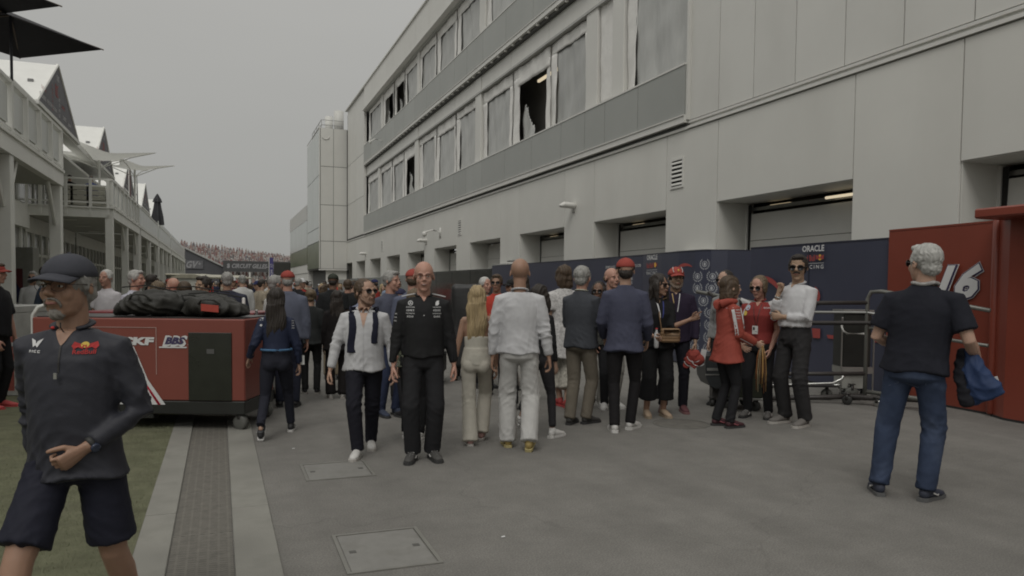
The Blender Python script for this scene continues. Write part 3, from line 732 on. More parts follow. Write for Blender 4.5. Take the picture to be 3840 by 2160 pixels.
# white tulip sails
SAIL = cloth('sail_white', (.60, .60, .57), rough=.6, bump=.003, bscale=8)
_t = SAIL.node_tree; _b = _t.nodes['Principled BSDF']; _tr = _t.nodes.new('ShaderNodeBsdfTranslucent'); _tr.inputs[0].default_value = (.62, .62, .58, 1)
_mx = _t.nodes.new('ShaderNodeMixShader'); _mx.inputs[0].default_value = .45; _t.links.new(_b.outputs[0], _mx.inputs[1]); _t.links.new(_tr.outputs[0], _mx.inputs[2]); _t.links.new(_mx.outputs[0], _t.nodes['Material Output'].inputs[0])
def sail(px, py, d, r, ztips, label):
    p = atd(px, py, d); t = thing('sail_canopy', label, 'canopy', (p.x, p.y, 4.5), -YAW, 'white inverted sail canopies over the second terrace'); z0 = p.z - 4.5
    n = 8; V = []; F = []; M = 9
    dirs = [(math.cos(R(a)), math.sin(R(a))) for a in (8, 98, 188, 278)]
    g = G()
    for q in range(4):
        d0, d1 = np.array(dirs[q]), np.array(dirs[(q + 1) % 4]); base = len(V)
        for i in range(M + 1):
            u = i / M
            for j in range(n + 1):
                w = j / n; dr = d0 * (1 - w) + d1 * w; cur = 1 - .42 * math.sin(math.pi * w) * u
                rr = r * u * cur; x, y = dr * rr
                z = z0 + ztips * (u ** 1.15) * (1 - .25 * math.sin(math.pi * w)) - .08 * math.sin(math.pi * w) * u
                V.append((x, y, z))
        for i in range(M):
            for j in range(n):
                a = base + i * (n + 1) + j; F.append((a, a + 1, a + n + 2, a + n + 1))
    g.add(V, F); o = build('sail', g, SAIL, t, True)
    for dx, dy in dirs:
        g = G(); g.tube([(0, 0, z0 - .35), (dx * r * .55, dy * r * .55, z0 + ztips * .38), (dx * r * .97, dy * r * .97, z0 + ztips * .95)], .02, 5); build('arm', g, HW, t)
    g = G(); g.tube([(0, 0, 0), (0, 0, z0 + .1)], .05, 8); build('pole', g, HW, t)
sail(372, 602, 32.0, 2.35, .42, 'white inverted sail canopy with curved tips, nearer of the two')
sail(505, 637, 37.5, 1.95, .28, 'white inverted sail canopy, farther one with its tip over the lane')
# terrace lounge: sofas with slatted backs
for i, (px, w) in enumerate(((238, .66), (299, .66), (359, .66))):
    p = onY(px, 735, 33.55); t = thing('terrace_sofa', 'beige slatted sofa on the white terrace, %s along the side railing' % ('leftmost', 'in the middle', 'rightmost')[i], 'sofa', (p.x, 33.55, 4.5), 0, 'slatted sofas on the terrace')
    for z in range(4): g = G(); g.box((-w / 2, 0, .12 + z * .2), (w / 2, .06, .12 + z * .2 + .18), bev=.01); build('slat', g, mat('sofa_beige', (.42, .41, .35), rough=.9, var=.1), t)
    g = G(); g.box((-w / 2, .06, .1), (w / 2, .8, .45), bev=.03); build('seat', g, mat('sofa_beige'), t)
p = onY(330, 700, 34.2)
t = thing('terrace_parasol', 'small grey parasol roof at the back of the terrace', 'parasol', (-6.4, 33.9, 4.5)); g = G(); g.prism([(-.9, -.7, 2.0), (.7, -.7, 2.0), (.4, .2, 2.35), (-.9, .2, 2.35)], (0, .1, .04)); build('canopy', g, SOF, t); g = G(); g.tube([(0, 0, 0), (0, 0, 2.1)], .025, 6); build('pole', g, HW, t)

# ------------------------------------------------------------------ grandstand and boards at the end
gs = thing('grandstand', 'distant grandstand packed with spectators in red and white', 'grandstand', (0, 130, 0))
STD = mat('stand_wall', (.080, .080, .088), rough=.7, var=.1, scale=.3)
def topz(x): return 7.55 - (x + 5.2) * (1.95 / 16.5)
g = G(); nx = 24; xs = np.linspace(-6.2, 30, nx); V = []
for x in xs:
    V += [(x, 0, 4.2), (x, 13, topz(x) * 1.07 + .3), (x, 13, 0), (x, 0, 0)]
F = []
for i in range(nx - 1):
    a = i * 4
    for q in range(4): F.append((a + q, a + (q + 1) % 4, a + 4 + (q + 1) % 4, a + 4 + q))
F += [(3, 2, 1, 0), tuple((nx - 1) * 4 + q for q in range(4))]
g.add(V, F); build('stand_body', g, mat('stand_grey', (.25, .24, .23), rough=.9), gs)
g = G(); P = onY(690, 930, 127.5); Q = onY(838, 1001, 127.5)
g.prism([(P.x, -2.6, -.5), (P.x, -2.6, P.z), (Q.x, -2.6, Q.z - .1), (Q.x, -2.6, -.5)], (0, .4, 0)); sw = build('side_wall', g, STD, gs)
g = G(); g.tube([(P.x - .4, -2.75, P.z + .25), (Q.x, -2.75, Q.z + .05)], .13, 6); build('wall_coping', g, mat('coping', (.32, .32, .31)), gs)
a, b = onY(697, 976, 127.3), onY(762, 1008, 127.3)
g = G(); g.box((a.x, -2.75, b.z), (b.x, -2.66, a.z)); sg = build('sign_board', g, mat('sign_grey', (.13, .13, .14)), gs)
g = G(); V, F = fit_text('GV', (b.x - a.x) * .72, 1.1, shear=.35, bold=.03); put2d(g, V, F, ((a.x + b.x) / 2 - .3, -2.78, (a.z + b.z) / 2), (1, 0, 0), (0, 0, 1))
V, F = fit_text('+', .45, .45, bold=.02); put2d(g, V, F, (b.x - .5, -2.78, a.z - .5), (1, 0, 0), (0, 0, 1)); build('lettering', g, mat('board_letter', (.30, .30, .31)), sg)
cro = [mat('fan_%d' % i, c, rough=.9, var=.1) for i, c in enumerate(((.46, .45, .43), (.27, .15, .14), (.18, .17, .17), (.34, .27, .24), (.42, .36, .34), (.24, .24, .27), (.33, .23, .21)))]
g = G(); r_ = random.Random(11)
for row in range(17):
    yy = .4 + row * .75
    for x in np.arange(-6.1, 29, .50):
        z0 = 4.25 + (yy / 13) * (topz(x) * 1.07 + .3 - 4.2)
        if r_.random() < .07: continue
        x_ = x + r_.uniform(-.12, .12); h = r_.uniform(.55, .8); mi = r_.choice((0, 0, 0, 1, 1, 2, 4, 4, 5, 6, 6, 3)); w = .19
        g.prism([(x_ - w, yy, z0), (x_ + w, yy, z0), (x_ + w * .7, yy, z0 + h), (x_ - w * .7, yy, z0 + h)], (0, .2, 0), mi)
        g.ell((x_, yy + .1, z0 + h + .13), (.1, .1, .13), 5, 4, r_.choice((3, 3, 0, 2, 1)))
for row in range(3):
    for x in np.arange(.6, 9, .5):
        x_ = x + r_.uniform(-.15, .15); z0 = 1.9 + row * .55; mi = r_.choice((0, 0, 1, 4, 6, 2)); g.prism([(x_ - .2, -3.2 + row * .3, z0), (x_ + .2, -3.2 + row * .3, z0), (x_ + .15, -3.2 + row * .3, z0 + .6), (x_ - .15, -3.2 + row * .3, z0 + .6)], (0, .2, 0), mi); g.ell((x_, -3.1 + row * .3, z0 + .72), (.1, .1, .13), 5, 4, 3)
o = build('spectators', g, cro); tag(o, 'mass of distant spectators in red, white and dark clothes filling the grandstand', 'crowd', kind='stuff'); o.location = (0, 130, 0)
g = G(); g.box((-6.3, -2.4, 0), (12, 0, 1.9)); build('base_wall', g, mat('stand_grey'), gs)
a, b = onY(836, 977, 126.5), onY(1098, 1022, 126.5)
bd = thing('circuit_board', 'long dark board lettered CIRCUIT GILLES in front of the grandstand', 'sign', (a.x, 126.5, b.z))
w, h = b.x - a.x + 2, a.z - b.z
g = G(); g.box((0, 0, 0), (w, .3, h)); build('board', g, mat('board_dark', (.065, .066, .068), rough=.6), bd)
g = G(); V, F = fit_text('CIRCUIT GILLES-VILLENEUVE', 9.7, .72, shear=.3, bold=.035); put2d(g, V, F, (6.15, -.03, h * .53), (1, 0, 0), (0, 0, 1)); V, F = fit_text('s', .45, .75, bold=.05); put2d(g, V, F, (.8, -.03, h * .53), (1, 0, 0), (0, 0, 1)); build('lettering', g, mat('board_letter', (.30, .30, .31)), bd)
g = G()
for x in (.3, 4, 8, w - .3): g.box((x - .1, .05, -b.z), (x + .1, .25, 0))
build('support_post', g, HW, bd)
a, b = onY(1027, 984, 105), onY(1090, 1045, 105)
t = thing('video_screen', 'dark video screen on a low frame left of the stair tower', 'screen', (a.x, 105, 0)); g = G(); g.box((0, 0, b.z - .3), (b.x - a.x, .4, a.z), bev=.03); build('screen', g, mat('screen_off', (.045, .045, .042), rough=.35), t); g = G(); g.box((.2, .1, 0), (.4, .3, b.z - .3)); g.box((b.x - a.x - .4, .1, 0), (b.x - a.x - .2, .3, b.z - .3)); build('stand_leg', g, HW, t)
a, b = onY(1010, 966, 100), onY(1025, 1045, 100)
t = thing('vertical_banner', 'tall narrow violet banner on a pole before the dark screen', 'banner', (a.x, 100, 0)); g = G(); g.box((0, 0, b.z - .5), (b.x - a.x, .04, a.z)); build('banner', g, cloth('banner_violet', (.09, .08, .22)), t); g = G(); g.tube([(-.03, 0, 0), (-.03, 0, a.z + .1)], .04, 6); build('pole', g, HW, t)
g = G(); glyphs(g, (.27, -.01, a.z - 1.0), (1, 0, 0), (0, 0, 1), .35, .5, 3); glyphs(g, (.27, -.01, a.z - 2.1), (0, 0, 1), (-1, 0, 0), 1.3, .25, 4); build('print_marks', g, WHT, t)
# ------------------------------------------------------------------ team screens along the garages
NAVY = mat('screen_navy', (.052, .056, .085), rough=.32, var=.08, scale=1.1, spec=.55)
NAVYD = mat('screen_navy_edge', (.03, .032, .05), rough=.3)
REDW = mat('screen_red', (.215, .050, .032), rough=.30, var=.10, scale=.8, spec=.5)
REDP = mat('swoosh_red', (.33, .065, .06), rough=.4, var=.05)
LOGOG = mat('logo_grey', (.42, .43, .45), rough=.5, var=.05)
TXW = mat('letter_white', (.62, .62, .62), rough=.5, var=.03)
NUM = mat('number_outline', (.05, .04, .10), rough=.4)
BULLY = mat('bull_yellow', (.75, .42, .06), rough=.5, var=.05)
BH = 2.35
def wall_strip(pts, h, z0, th, g, mi=0):
    """upright sheet following plan points, with thickness th behind it"""
    P = np.array(pts, float); n = len(P); T = np.gradient(P, axis=0); N = np.stack([-T[:, 1], T[:, 0]], 1); N /= np.linalg.norm(N, axis=1)[:, None]
    if (N[:, 0] < 0).sum() > n / 2: N = -N
    Q = P + N * th; V = []
    for a, b in zip(P, Q): V += [(a[0], a[1], z0), (a[0], a[1], z0 + h), (b[0], b[1], z0 + h), (b[0], b[1], z0)]
    F = []
    for i in range(n - 1):
        a = i * 4
        for q in range(4): F.append((a + q, a + (q + 1) % 4, a + 4 + (q + 1) % 4, a + 4 + q))
    F += [(3, 2, 1, 0), tuple((n - 1) * 4 + q for q in range(4))]
    g.add(V, F, mi)
def bull_logo(g, o, ux, uy, s, iy, ir, iw):
    """ORACLE / two bulls and a sun / RACING, as on the team's screens; o = centre, s = width"""
    V, F = fit_text('ORACLE', s, s * .21, bold=.025); put2d(g, V, F, np.array(o) + np.array(uy) * s * .36, ux, uy, iw)
    V, F = fit_text('Red Bull', s * .60, s * .21, bold=.03); put2d(g, V, F, np.array(o) - np.array(ux) * s * .2 + np.array(uy) * s * .04, ux, uy, ir)
    th = np.linspace(0, 2 * math.pi, 14, endpoint=False); V = np.stack([np.cos(th) * s * .085, np.sin(th) * s * .1, th * 0], 1)
    put2d(g, V, [tuple(range(14))], np.array(o) + np.array(ux) * s * .32 + np.array(uy) * s * .05, ux, uy, iy)
    for k in (-1, 1):
        B = np.array([(0, 0), (.05, .07), (.1, .05), (.15, .10), (.19, .06), (.17, -.01), (.2, -.07), (.16, -.05), (.12, -.08), (.08, -.03), (.03, -.07)])
        V = np.stack([B[:, 0] * k * s, B[:, 1] * s, B[:, 0] * 0], 1)
        if k < 0: V = V[::-1]
        put2d(g, V * .95, [tuple(range(11))], np.array(o) + np.array(ux) * s * (.32 + k * .0) + np.array(uy) * s * .05 - np.cross(ux, uy) * -.0012, ux, uy, ir)
    V = np.array([(-.5, -.006, 0), (.5, -.006, 0), (.5, .006, 0), (-.5, .006, 0)]) * s; put2d(g, V, [(0, 1, 2, 3)], np.array(o) - np.array(uy) * s * .14, ux, uy, iw)
    V, F = fit_text('RACING', s * .98, s * .13, bold=.01, space=1.5); put2d(g, V, F, np.array(o) - np.array(uy) * s * .26, ux, uy, iw)
def swoosh(g, c, r, a0, a1, w0, w1, o, ux, uy, mi):
    n = 14; V = []
    for i in range(n + 1):
        u = i / n; a = R(a0 + (a1 - a0) * u); w = w0 + (w1 - w0) * math.sin(math.pi * min(1, u * 1.0))
        for s in (-1, 1): V.append((c[0] + (r + s * w) * math.cos(a), c[1] + (r * .8 + s * w) * math.sin(a), 0))
    put2d(g, np.array(V), [(2 * i, 2 * i + 2, 2 * i + 3, 2 * i + 1) for i in range(n)], o, ux, uy, mi)
def laurel(g, o, ux, uy, r, mi=0):
    o = np.array(o, float)
    for s in (-1, 1):
        for k in range(7):
            a = R(-80 + k * 21); c = (s * r * .8 * math.cos(a), r * .8 * math.sin(a)); b = a + (.9)
            L = r * .30; dx, dy = s * math.cos(b) * L, math.sin(b) * L; nx, ny = -dy * .3, dx * .3
            V = np.array([(c[0] - dx * .4, c[1] - dy * .4, 0), (c[0] + nx, c[1] + ny, 0), (c[0] + dx, c[1] + dy, 0), (c[0] - nx, c[1] - ny, 0)]); put2d(g, V, [(0, 1, 2, 3)], o, ux, uy, mi)
    th = np.linspace(0, 2 * math.pi, 12, endpoint=False)
    V = np.concatenate([np.stack([np.cos(th), np.sin(th), th * 0], 1) * r * .5, np.stack([np.cos(th), np.sin(th), th * 0], 1) * r * .40]); put2d(g, V, [(j, (j + 1) % 12, 12 + (j + 1) % 12, 12 + j) for j in range(12)], o, ux, uy, mi)
    V = np.array([(-.16, -.28, 0), (.16, -.28, 0), (.2, .05, 0), (.1, .26, 0), (-.1, .26, 0), (-.2, .05, 0)]) * r; put2d(g, V, [tuple(range(6))], o, ux, uy, mi)

def barrier(label, pts, h=BH, m=NAVY, z0=.03, th=.08):
    t = thing('team_screen_wall', label, 'screen wall', (pts[0][0], pts[0][1], 0)); o = np.array(pts[0])
    g = G(); wall_strip(np.array(pts) - o, h - z0, z0, th, g); w = build('panel', g, m, t)
    g = G(); wall_strip(np.array(pts) - o - np.array([.004, 0]), .03, 0, th + .01, g); build('foot', g, DARK, t)
    g = G(); wall_strip(np.array(pts) - o - np.array([.006, 0]), .025, h + .002, th + .012, g); build('top_trim', g, NAVYD if m is NAVY else m, t)
    return t, o, w
# farther one, running to the grey screens, with the curved laurel corner
tA, oA, wA = barrier('dark navy team screen wall with laurel emblems on its rounded corner', [(9.45, 26.2), (9.44, 24), (9.42, 20), (9.38, 17), (9.30, 15.3), (9.16, 14.3), (9.08, 13.5), (9.10, 12.95), (9.24, 12.6), (9.5, 12.42), (10.0, 12.33), (11.0, 12.3), (11.9, 12.3)])
BV = BVHTree.FromPolygons([x.co[:] for x in wA.data.vertices], [tuple(p.vertices) for p in wA.data.polygons])
def A(y, z, dx=0): return np.array([dx, y - oA[1], z])
uy = np.array([0, 0, 1.]); ux = np.array([0, -1., 0])
def on_wall(px, py, tree, org, d0=20):
    r = ray(px, py).normalized(); o_ = CAM - Vector((org[0], org[1], 0)); h = tree.ray_cast(o_, r)
    return h[0], h[1]
def to_surface(V, F, center, n, upv, tree, mi, g, off=.004, roll=0):
    """lay a flat drawing onto a curved surface by casting each vertex along -n"""
    n = Vector(n).normalized(); u = Vector(upv); u = (u - n * u.dot(n)).normalized(); x = u.cross(n)
    c_, s_ = math.cos(roll), math.sin(roll); out_ = []
    for v in V:
        a, b = v[0] * c_ - v[1] * s_, v[0] * s_ + v[1] * c_
        p = Vector(center) + x * a + u * b; h = tree.ray_cast(p + n * .12, -n, .5)
        out_.append((h[0] + n * off) if h[0] is not None else p)
    g.add([tuple(p) for p in out_], F, mi)
def on_sheet(px, py, flat, name, mats, par, org, tree, sc=1.0):
    h, nn = on_wall(px, py, tree, org)
    if h is None: return
    g = G(); n_ = nn if nn.dot(Vector((h[0] + org[0], h[1] + org[1], 0))) < 0 else -nn; V = flat.V()
    for m_ in sorted(set(flat.mi)):
        F = [f for f, q in zip(flat.f, flat.mi) if q == m_]; to_surface(V * sc, F, h, n_, (0, 0, 1), tree, m_, g, .003 + .0015 * m_)
    return build(name, g, mats, par)
def flatG(fn): g = G(); fn(g); return g
X_, Y_ = (1, 0, 0), (0, 1, 0)
on_sheet(2445, 999, flatG(lambda g: bull_logo(g, (0, 0, 0), X_, Y_, .58, 2, 1, 0)), 'team_logo', [TXW, REDP, BULLY], tA, oA, BV)
on_sheet(2560, 995, flatG(lambda g: swoosh(g, (.1, -.35), .45, 60, 150, .008, .035, (0, 0, 0), X_, Y_, 0)), 'red_swoosh', [REDP], tA, oA, BV)
for px, py, w_, k_ in ((2290, 1002, .55, 1), (2385, 996, .5, 2), (2278, 1050, .18, 3), (2278, 1065, .18, 4), (2278, 1080, .18, 5), (2368, 1045, .16, 6), (2368, 1060, .16, 7)):
    on_sheet(px, py, flatG(lambda g: glyphs(g, (0, 0, 0), X_, Y_, w_, .07, k_)), 'sponsor_mark', [TXW], tA, oA, BV)
# laurels, two staggered columns on the curved sheet
lg = G(); laurel(lg, (0, 0, 0), (1, 0, 0), (0, 1, 0), 1.0); LV, LF = lg.V(), lg.f
for (px, py) in ((2643, 990), (2616, 1036), (2672, 1036), (2615, 1080), (2668, 1080), (2638, 1127), (2611, 1172), (2663, 1172), (2609, 1215), (2660, 1218), (2605, 1262), (2657, 1265), (2602, 1302), (2655, 1308)):
    h, nn = on_wall(px, py, BV, oA)
    if h is None: continue
    g = G(); to_surface(LV * .125, LF, h, nn if nn.dot(Vector((h[0] + oA[0], h[1] + oA[1], 0))) < 0 else -nn, (0, 0, 1), BV, 0, g); build('laurel_emblem', g, LOGOG, tA)
# nearer flat one with the big emblem
tB, oB, wB = barrier('dark navy team screen wall with red swooshes behind the black tube dolly', [(9.42, 11.62), (9.38, 10.2), (9.35, 8.40)])
for y in (10.05,): g = G(); g.box((-.052, y - oB[1] - .006, .03), (-.045, y - oB[1] + .006, BH)); build('seam', g, NAVYD, tB)
pL = onX(3053, 972, 9.36); g = G(); bull_logo(g, (pL.x - oB[0] - .03, pL.y - oB[1], pL.z), ux, uy, .50, 2, 1, 0); build('team_logo', g, [TXW, REDP, BULLY], tB)
q = onX(2860, 1040, 9.36)
g = G(); swoosh(g, (0, -.55), .62, 18, 100, .008, .045, (-.075, q.y - oB[1] + .05, q.z + .05), ux, uy, 0)
q = onX(3030, 1110, 9.36); swoosh(g, (0, 0), .26, -60, 50, .006, .03, (-.075, q.y - oB[1], q.z), ux, uy, 0)
for px, py, w, h_ in ((3062, 1250, .16, .16), (3135, 1265, .34, .06), (3305, 1277, .28, .07)):
    q = onX(px, py, 9.34); V = np.array([(-w / 2 - .03, h_ / 2, 0), (-w / 2, -h_ / 2, 0), (w / 2, -h_ / 2, 0), (w / 2, h_ / 2, 0)]); put2d(g, V, [(0, 1, 2, 3)], (-.08, q.y - oB[1], q.z), ux, uy, 0)
build('red_swoosh', g, REDP, tB)
# red screen with 16
tR, oR, wR = barrier('glossy red team screen wall carrying a white number 16', [(9.30, 8.36), (9.25, 7.4), (9.18, 6.60)], 2.46, REDW)
g = G(); V, F = fit_text('16', .66, .47, bold=.035, shear=.35); q = onX(3597, 1056, 9.2)
put2d(g, V, F, (q.x - oR[0] - .03, q.y - oR[1], q.z), ux, uy, 0); V, F = fit_text('16', .70, .51, bold=.065, shear=.35); put2d(g, V, F, (q.x - oR[0] - .022, q.y - oR[1], q.z), ux, uy, 1)
V, F = fit_text('16', .715, .525, bold=.08, shear=.35); put2d(g, V, F, (q.x - oR[0] - .016, q.y - oR[1], q.z), ux, uy, 0); build('number', g, [TXW, NUM], tR)
tS, oS, wS = barrier('plain red team screen wall with a flat canopy lip at the right edge', [(9.12, 6.56), (8.98, 6.3), (8.95, 5.6), (8.95, 1.5)], 2.50, REDW)
g = G(); g.box((-.6, -5, 2.46), (.3, -.12, 2.58), bev=.02); build('canopy_lip', g, REDW, tS)
g = G(); g.tube([(-.01, .0, .05), (-.01, .0, 2.5)], .05, 10); build('corner_tube', g, REDW, tS, True)
# farther plain and dark screens
def plain(label, y0, y1, x, h, m, th=.06):
    t = thing('garage_screen', label, 'screen', (x, y0, 0)); n = max(1, round((y1 - y0) / 2.6))
    for i in range(n):
        a, b = (y1 - y0) * i / n, (y1 - y0) * (i + 1) / n; g = G(); g.box((0, a + .015, .05), (th, b - .015, h), bev=.01); build('panel', g, m, t)
    g = G(); g.box((th + .01, 0, 0), (th + .06, y1 - y0, .06)); build('foot_rail', g, DARK, t)
BLK = mat('gloss_black', (.035, .036, .036), rough=.12, var=.35, scale=1.4, bump=.004, bscale=2.5, spec=.8, coat=.4)
plain('glossy black garage screens beyond the navy wall', 26.4, 36.6, 9.5, 2.28, BLK)
plain('pale grey garage screens left of the black ones', 38.6, 47.5, 9.6, 2.2, mat('screen_grey', (.26, .27, .26), rough=.4, var=.06))
plain('low mid-grey garage screens far down the lane', 48.2, 60.5, 9.8, 2.15, mat('screen_grey2', (.19, .20, .19), rough=.45, var=.06))
plain('farthest grey garage screens by the stair tower', 61.5, 72.0, 10.0, 2.1, mat('screen_grey3', (.28, .28, .27), rough=.5))
t = thing('barrier_bracket', 'grey bent bracket on top of the navy wall near the dividing line', 'bracket', (9.5, 23.6, 2.3)); g = G(); g.tube([(0, 0, 0), (0, 0, .14), (0, .1, .2), (0, 1.1, .2)], .035, 8); build('tube', g, mat('galvanised'), t)
for (y0, y1) in ((13.55, 14.6), (25.5, 27.0)):
    t = thing('window_ledge', 'thin grey ledge showing above the navy wall top at Y %d' % 0 if 0 else ('thin grey ledge above the navy wall near its laurel corner' if y0 < 20 else 'thin grey ledge above the far end of the navy wall'), 'ledge', (WX - .3, y0 * 1.2, 0)); g = G(); g.box((0, 0, 2.55), (.3, (y1 - y0) * 1.2, 2.62)); build('ledge', g, mat('rail_grey'), t)

# ------------------------------------------------------------------ helpers for wheeled kit
RUB = mat('rubber', (.03, .03, .028), rough=.6, var=.15)
CHR = mat('chrome', (.48, .48, .46), rough=.28, metal=.85, var=.05)
STL = mat('steel_dark', (.055, .052, .05), rough=.4, metal=.4, var=.1)
def wheel(par, x, y, r=.08, w=.04, rz=0, m=None):
    """caster: wheel with tyre, fork and plate"""
    c, s = math.cos(rz), math.sin(rz)
    g = G(); g.tube([(-w / 2, 0, 0), (w / 2, 0, 0)], r, 18, ref=(0, 1, 0), cap=.15); g.tube([(-w / 2 - .004, 0, 0), (w / 2 + .004, 0, 0)], r * .45, 10, ref=(0, 1, 0), mi=1, cap=.1)
    g.box((-w / 2 - .012, -.018, 0), (-w / 2 - .004, .018, r * 1.35), 2); g.box((w / 2 + .004, -.018, 0), (w / 2 + .012, .018, r * 1.35), 2); g.box((-w / 2 - .02, -.045, r * 1.35), (w / 2 + .02, .045, r * 1.35 + .012), 2)
    g.tf(lambda V: V @ np.array([[c, s, 0], [-s, c, 0], [0, 0, 1]]) + np.array([x, y, r])); return build('wheel', g, [m or RUB, CHR, STL], par, True)

# ------------------------------------------------------------------ red flight cart
CX = lambda px, d: (px - 1920) / FOC * d
CRED = mat('cart_red', (.21, .060, .045), rough=.35, var=.05, scale=2, spec=.45)
CBLK = mat('cart_black', (.018, .019, .017), rough=.42, var=.2, scale=3)
def cam_thing(name, label, cat, px, d, z=0, group=None, rz=0):
    x = CX(px, d); p = ca(x, d); return thing(name, label, cat, (p[0], p[1], z), -YAW + rz, group)
D1 = 7.95
t = cam_thing('equipment_cart', 'large red wheeled equipment cart with BBS lettering and a black door, bags on top', 'cart', 517, D1)
W2 = 1.135; dp = .95
g = G(); g.box((-W2, 0, .32), (W2, dp, 1.20), bev=.012); body = build('body', g, CRED, t)
g = G(); g.box((-W2 - .004, -.006, .175), (W2 + .0, dp, .318), bev=.01); build('base', g, CBLK, t)
bx0 = (705 - 517) / FOC * D1; bx1 = (868 - 517) / FOC * D1
g = G(); g.box((bx0, -.012, .325), (bx1, 0, 1.055), bev=.004); dr = build('door', g, mat('door_smoked', (.022, .024, .02), rough=.16, var=.15, spec=.7), t)
g = G(); g.box((bx0 + .2, -.02, .83), (bx0 + .28, -.012, .88)); build('latch', g, mat('latch_grey', (.09, .09, .085)), dr)
g = G(); fx = (585 - 517) / FOC * D1
for a, b in (((-.6, -.006, 1.10), (fx, 0, 1.106)), ((fx - .006, -.006, .6), (fx, 0, 1.10))): g.box(a, b)
build('panel_line', g, mat('line_grey', (.40, .28, .25)), t)
g = G(); q = lambda px, py: ((px - 517) / FOC * D1, HC - (py - 1064) / FOC * D1)
c = q(655, 1277); V, F = fit_text('BBS', .235, .085, shear=.3, bold=.055)
put2d(g, V * [1.16, 1.42, 1], F, (c[0], -.008, c[1] - .004), (1, 0, 0), (0, 0, 1), 0); put2d(g, V * .93, F, (c[0], -.0105, c[1]), (1, 0, 0), (0, 0, 1), 1)
V = np.array([(-.17, -.078, 0), (.12, -.078, 0), (.13, -.064, 0), (-.17, -.064, 0)]); put2d(g, V, [(0, 1, 2, 3)], (c[0], -.008, c[1]), (1, 0, 0), (0, 0, 1), 0)
for k in range(5):   # the ragged flag behind the lettering
    V = np.array([(.13 + k * .012, -.045 + k * .022, 0), (.19 + k * .014, -.035 + k * .024, 0), (.17 + k * .01, -.022 + k * .024, 0)]); put2d(g, V, [(0, 1, 2)], (c[0], -.008, c[1]), (1, 0, 0), (0, 0, 1), 0)
V, F = fit_text('SKF', .33, .088, bold=.06, shear=.1); c = q(520, 1280); put2d(g, V, F, (c[0], -.008, c[1]), (1, 0, 0), (0, 0, 1), 0); build('lettering', g, [TXW, NUM], t)
g = G()
def strip(p, mi): put2d(g, np.array([(*q(*a), 0) for a in p]), [tuple(range(len(p)))], (0, -.007 - .001 * mi, 0), (1, 0, 0), (0, 0, 1), mi)
strip([(552, 1425), (617, 1519), (540, 1519), (440, 1519), (480, 1300), (500, 1300)], 0); strip([(556, 1470), (561, 1470), (598, 1519), (588, 1519), (505, 1400), (520, 1400)][0:4], 1)
strip([(470, 1340), (478, 1340), (600, 1519), (590, 1519)], 1); build('stripe', g, [TXW, mat('stripe_red', (.35, .01, .03))], t)
g = G(); g.tube([(-W2 - .02, .05, .3), (-W2 - .02, .05, 1.22), (-W2 + .04, .05, 1.31), (-W2 + .12, .05, 1.33), (-W2 + .2, .3, 1.33)], .022, 10); build('handle', g, mat('handle_white', (.6, .6, .57), rough=.35), t, True)
for x, y in ((W2 - .07, .06), (W2 - .07, dp - .08), (-W2 + .1, .06), (-W2 + .1, dp - .08)): wheel(t, x, y, .085, .05, R(70), mat('caster_grey', (.11, .11, .10), rough=.6))
g = G(); g.box((-.25, -.0, .13), (.15, .12, .172)); build('tow_bracket', g, CBLK, t)
g = G(); g.box((-W2 + .03, .04, 1.202), (W2 - .03, dp - .04, 1.212)); build('lid', g, STL, t)
# holdalls on top
BAG = cloth('bag_black', (.038, .037, .033), rough=.6, spec=.35, var=.25, bump=.006, bscale=14)
def bag(label, px0, px1, z, h, dpt, y0, seed, extra=()):
    x0, x1 = CX(px0, D1) - CX(517, D1), CX(px1, D1) - CX(517, D1); r_ = random.Random(seed); L = x1 - x0
    g = G(); cx = (x0 + x1) / 2; k = 9
    pts = []; rad = []
    for i in range(k):
        u = i / (k - 1); e_ = math.sin(math.pi * min(.98, max(.02, u))) ** .35; hh = h * .5 * (1 - .35 * (u if seed % 2 else 1 - u)) * e_ * r_.uniform(.93, 1.05)
        pts.append((x0 + .06 + (L - .12) * u, y0 + dpt / 2 + r_.uniform(-.02, .02), z + hh + .005)); rad.append((dpt / 2 * e_, hh))
    g.tube(pts, rad, 14, ref=(0, 1, 0), cap=.4)
    q_ = remesh(g, .016, 2); V = q_.V(); f1 = np.sin(V[:, 0] * 17 + 5 * V[:, 2] * 3 + 2.5 * np.sin(V[:, 1] * 9 + seed) + 2 * np.sin(V[:, 2] * 14 + V[:, 0] * 4))
    f2 = np.sin(V[:, 0] * 38 - V[:, 2] * 30 + 3 * np.sin(V[:, 1] * 14) + seed); d = .017 * (1 - np.abs(f1)) ** 1.5 * 1.5 + .006 * f2; V = V + q_.N * d[:, None]; V[:, 2] = np.maximum(V[:, 2], z + .004)
    q_.v = [V]; b = cam_thing('equipment_bag', label, 'bag', 517, D1, 0, 'black equipment bags on the red cart'); build('body', q_, BAG, b, True)
    g = G(); g.tube([(cx - .1, y0 + .01, z + h * .55), (cx - .05, y0 - .03, z + h * .7), (cx + .08, y0 - .03, z + h * .7), (cx + .13, y0 + .01, z + h * .55)], .012, 6); build('strap', g, BAG, b)
    g = G(); g.tube([(x0 + .1, y0 + dpt * .45, z + h * .93), (x0 + L * .5, y0 + dpt * .4, z + h * 1.0), (x1 - .1, y0 + dpt * .45, z + h * .8)], .008, 6); build('zip', g, DARK, b)
    return b, z
bag('crumpled black equipment bag at the left end of the red cart', 360, 640, 1.212, .34, .55, .10, 2)
b, z = bag('black holdall with a red label at the right end of the red cart', 625, 905, 1.212, .27, .5, .08, 5)
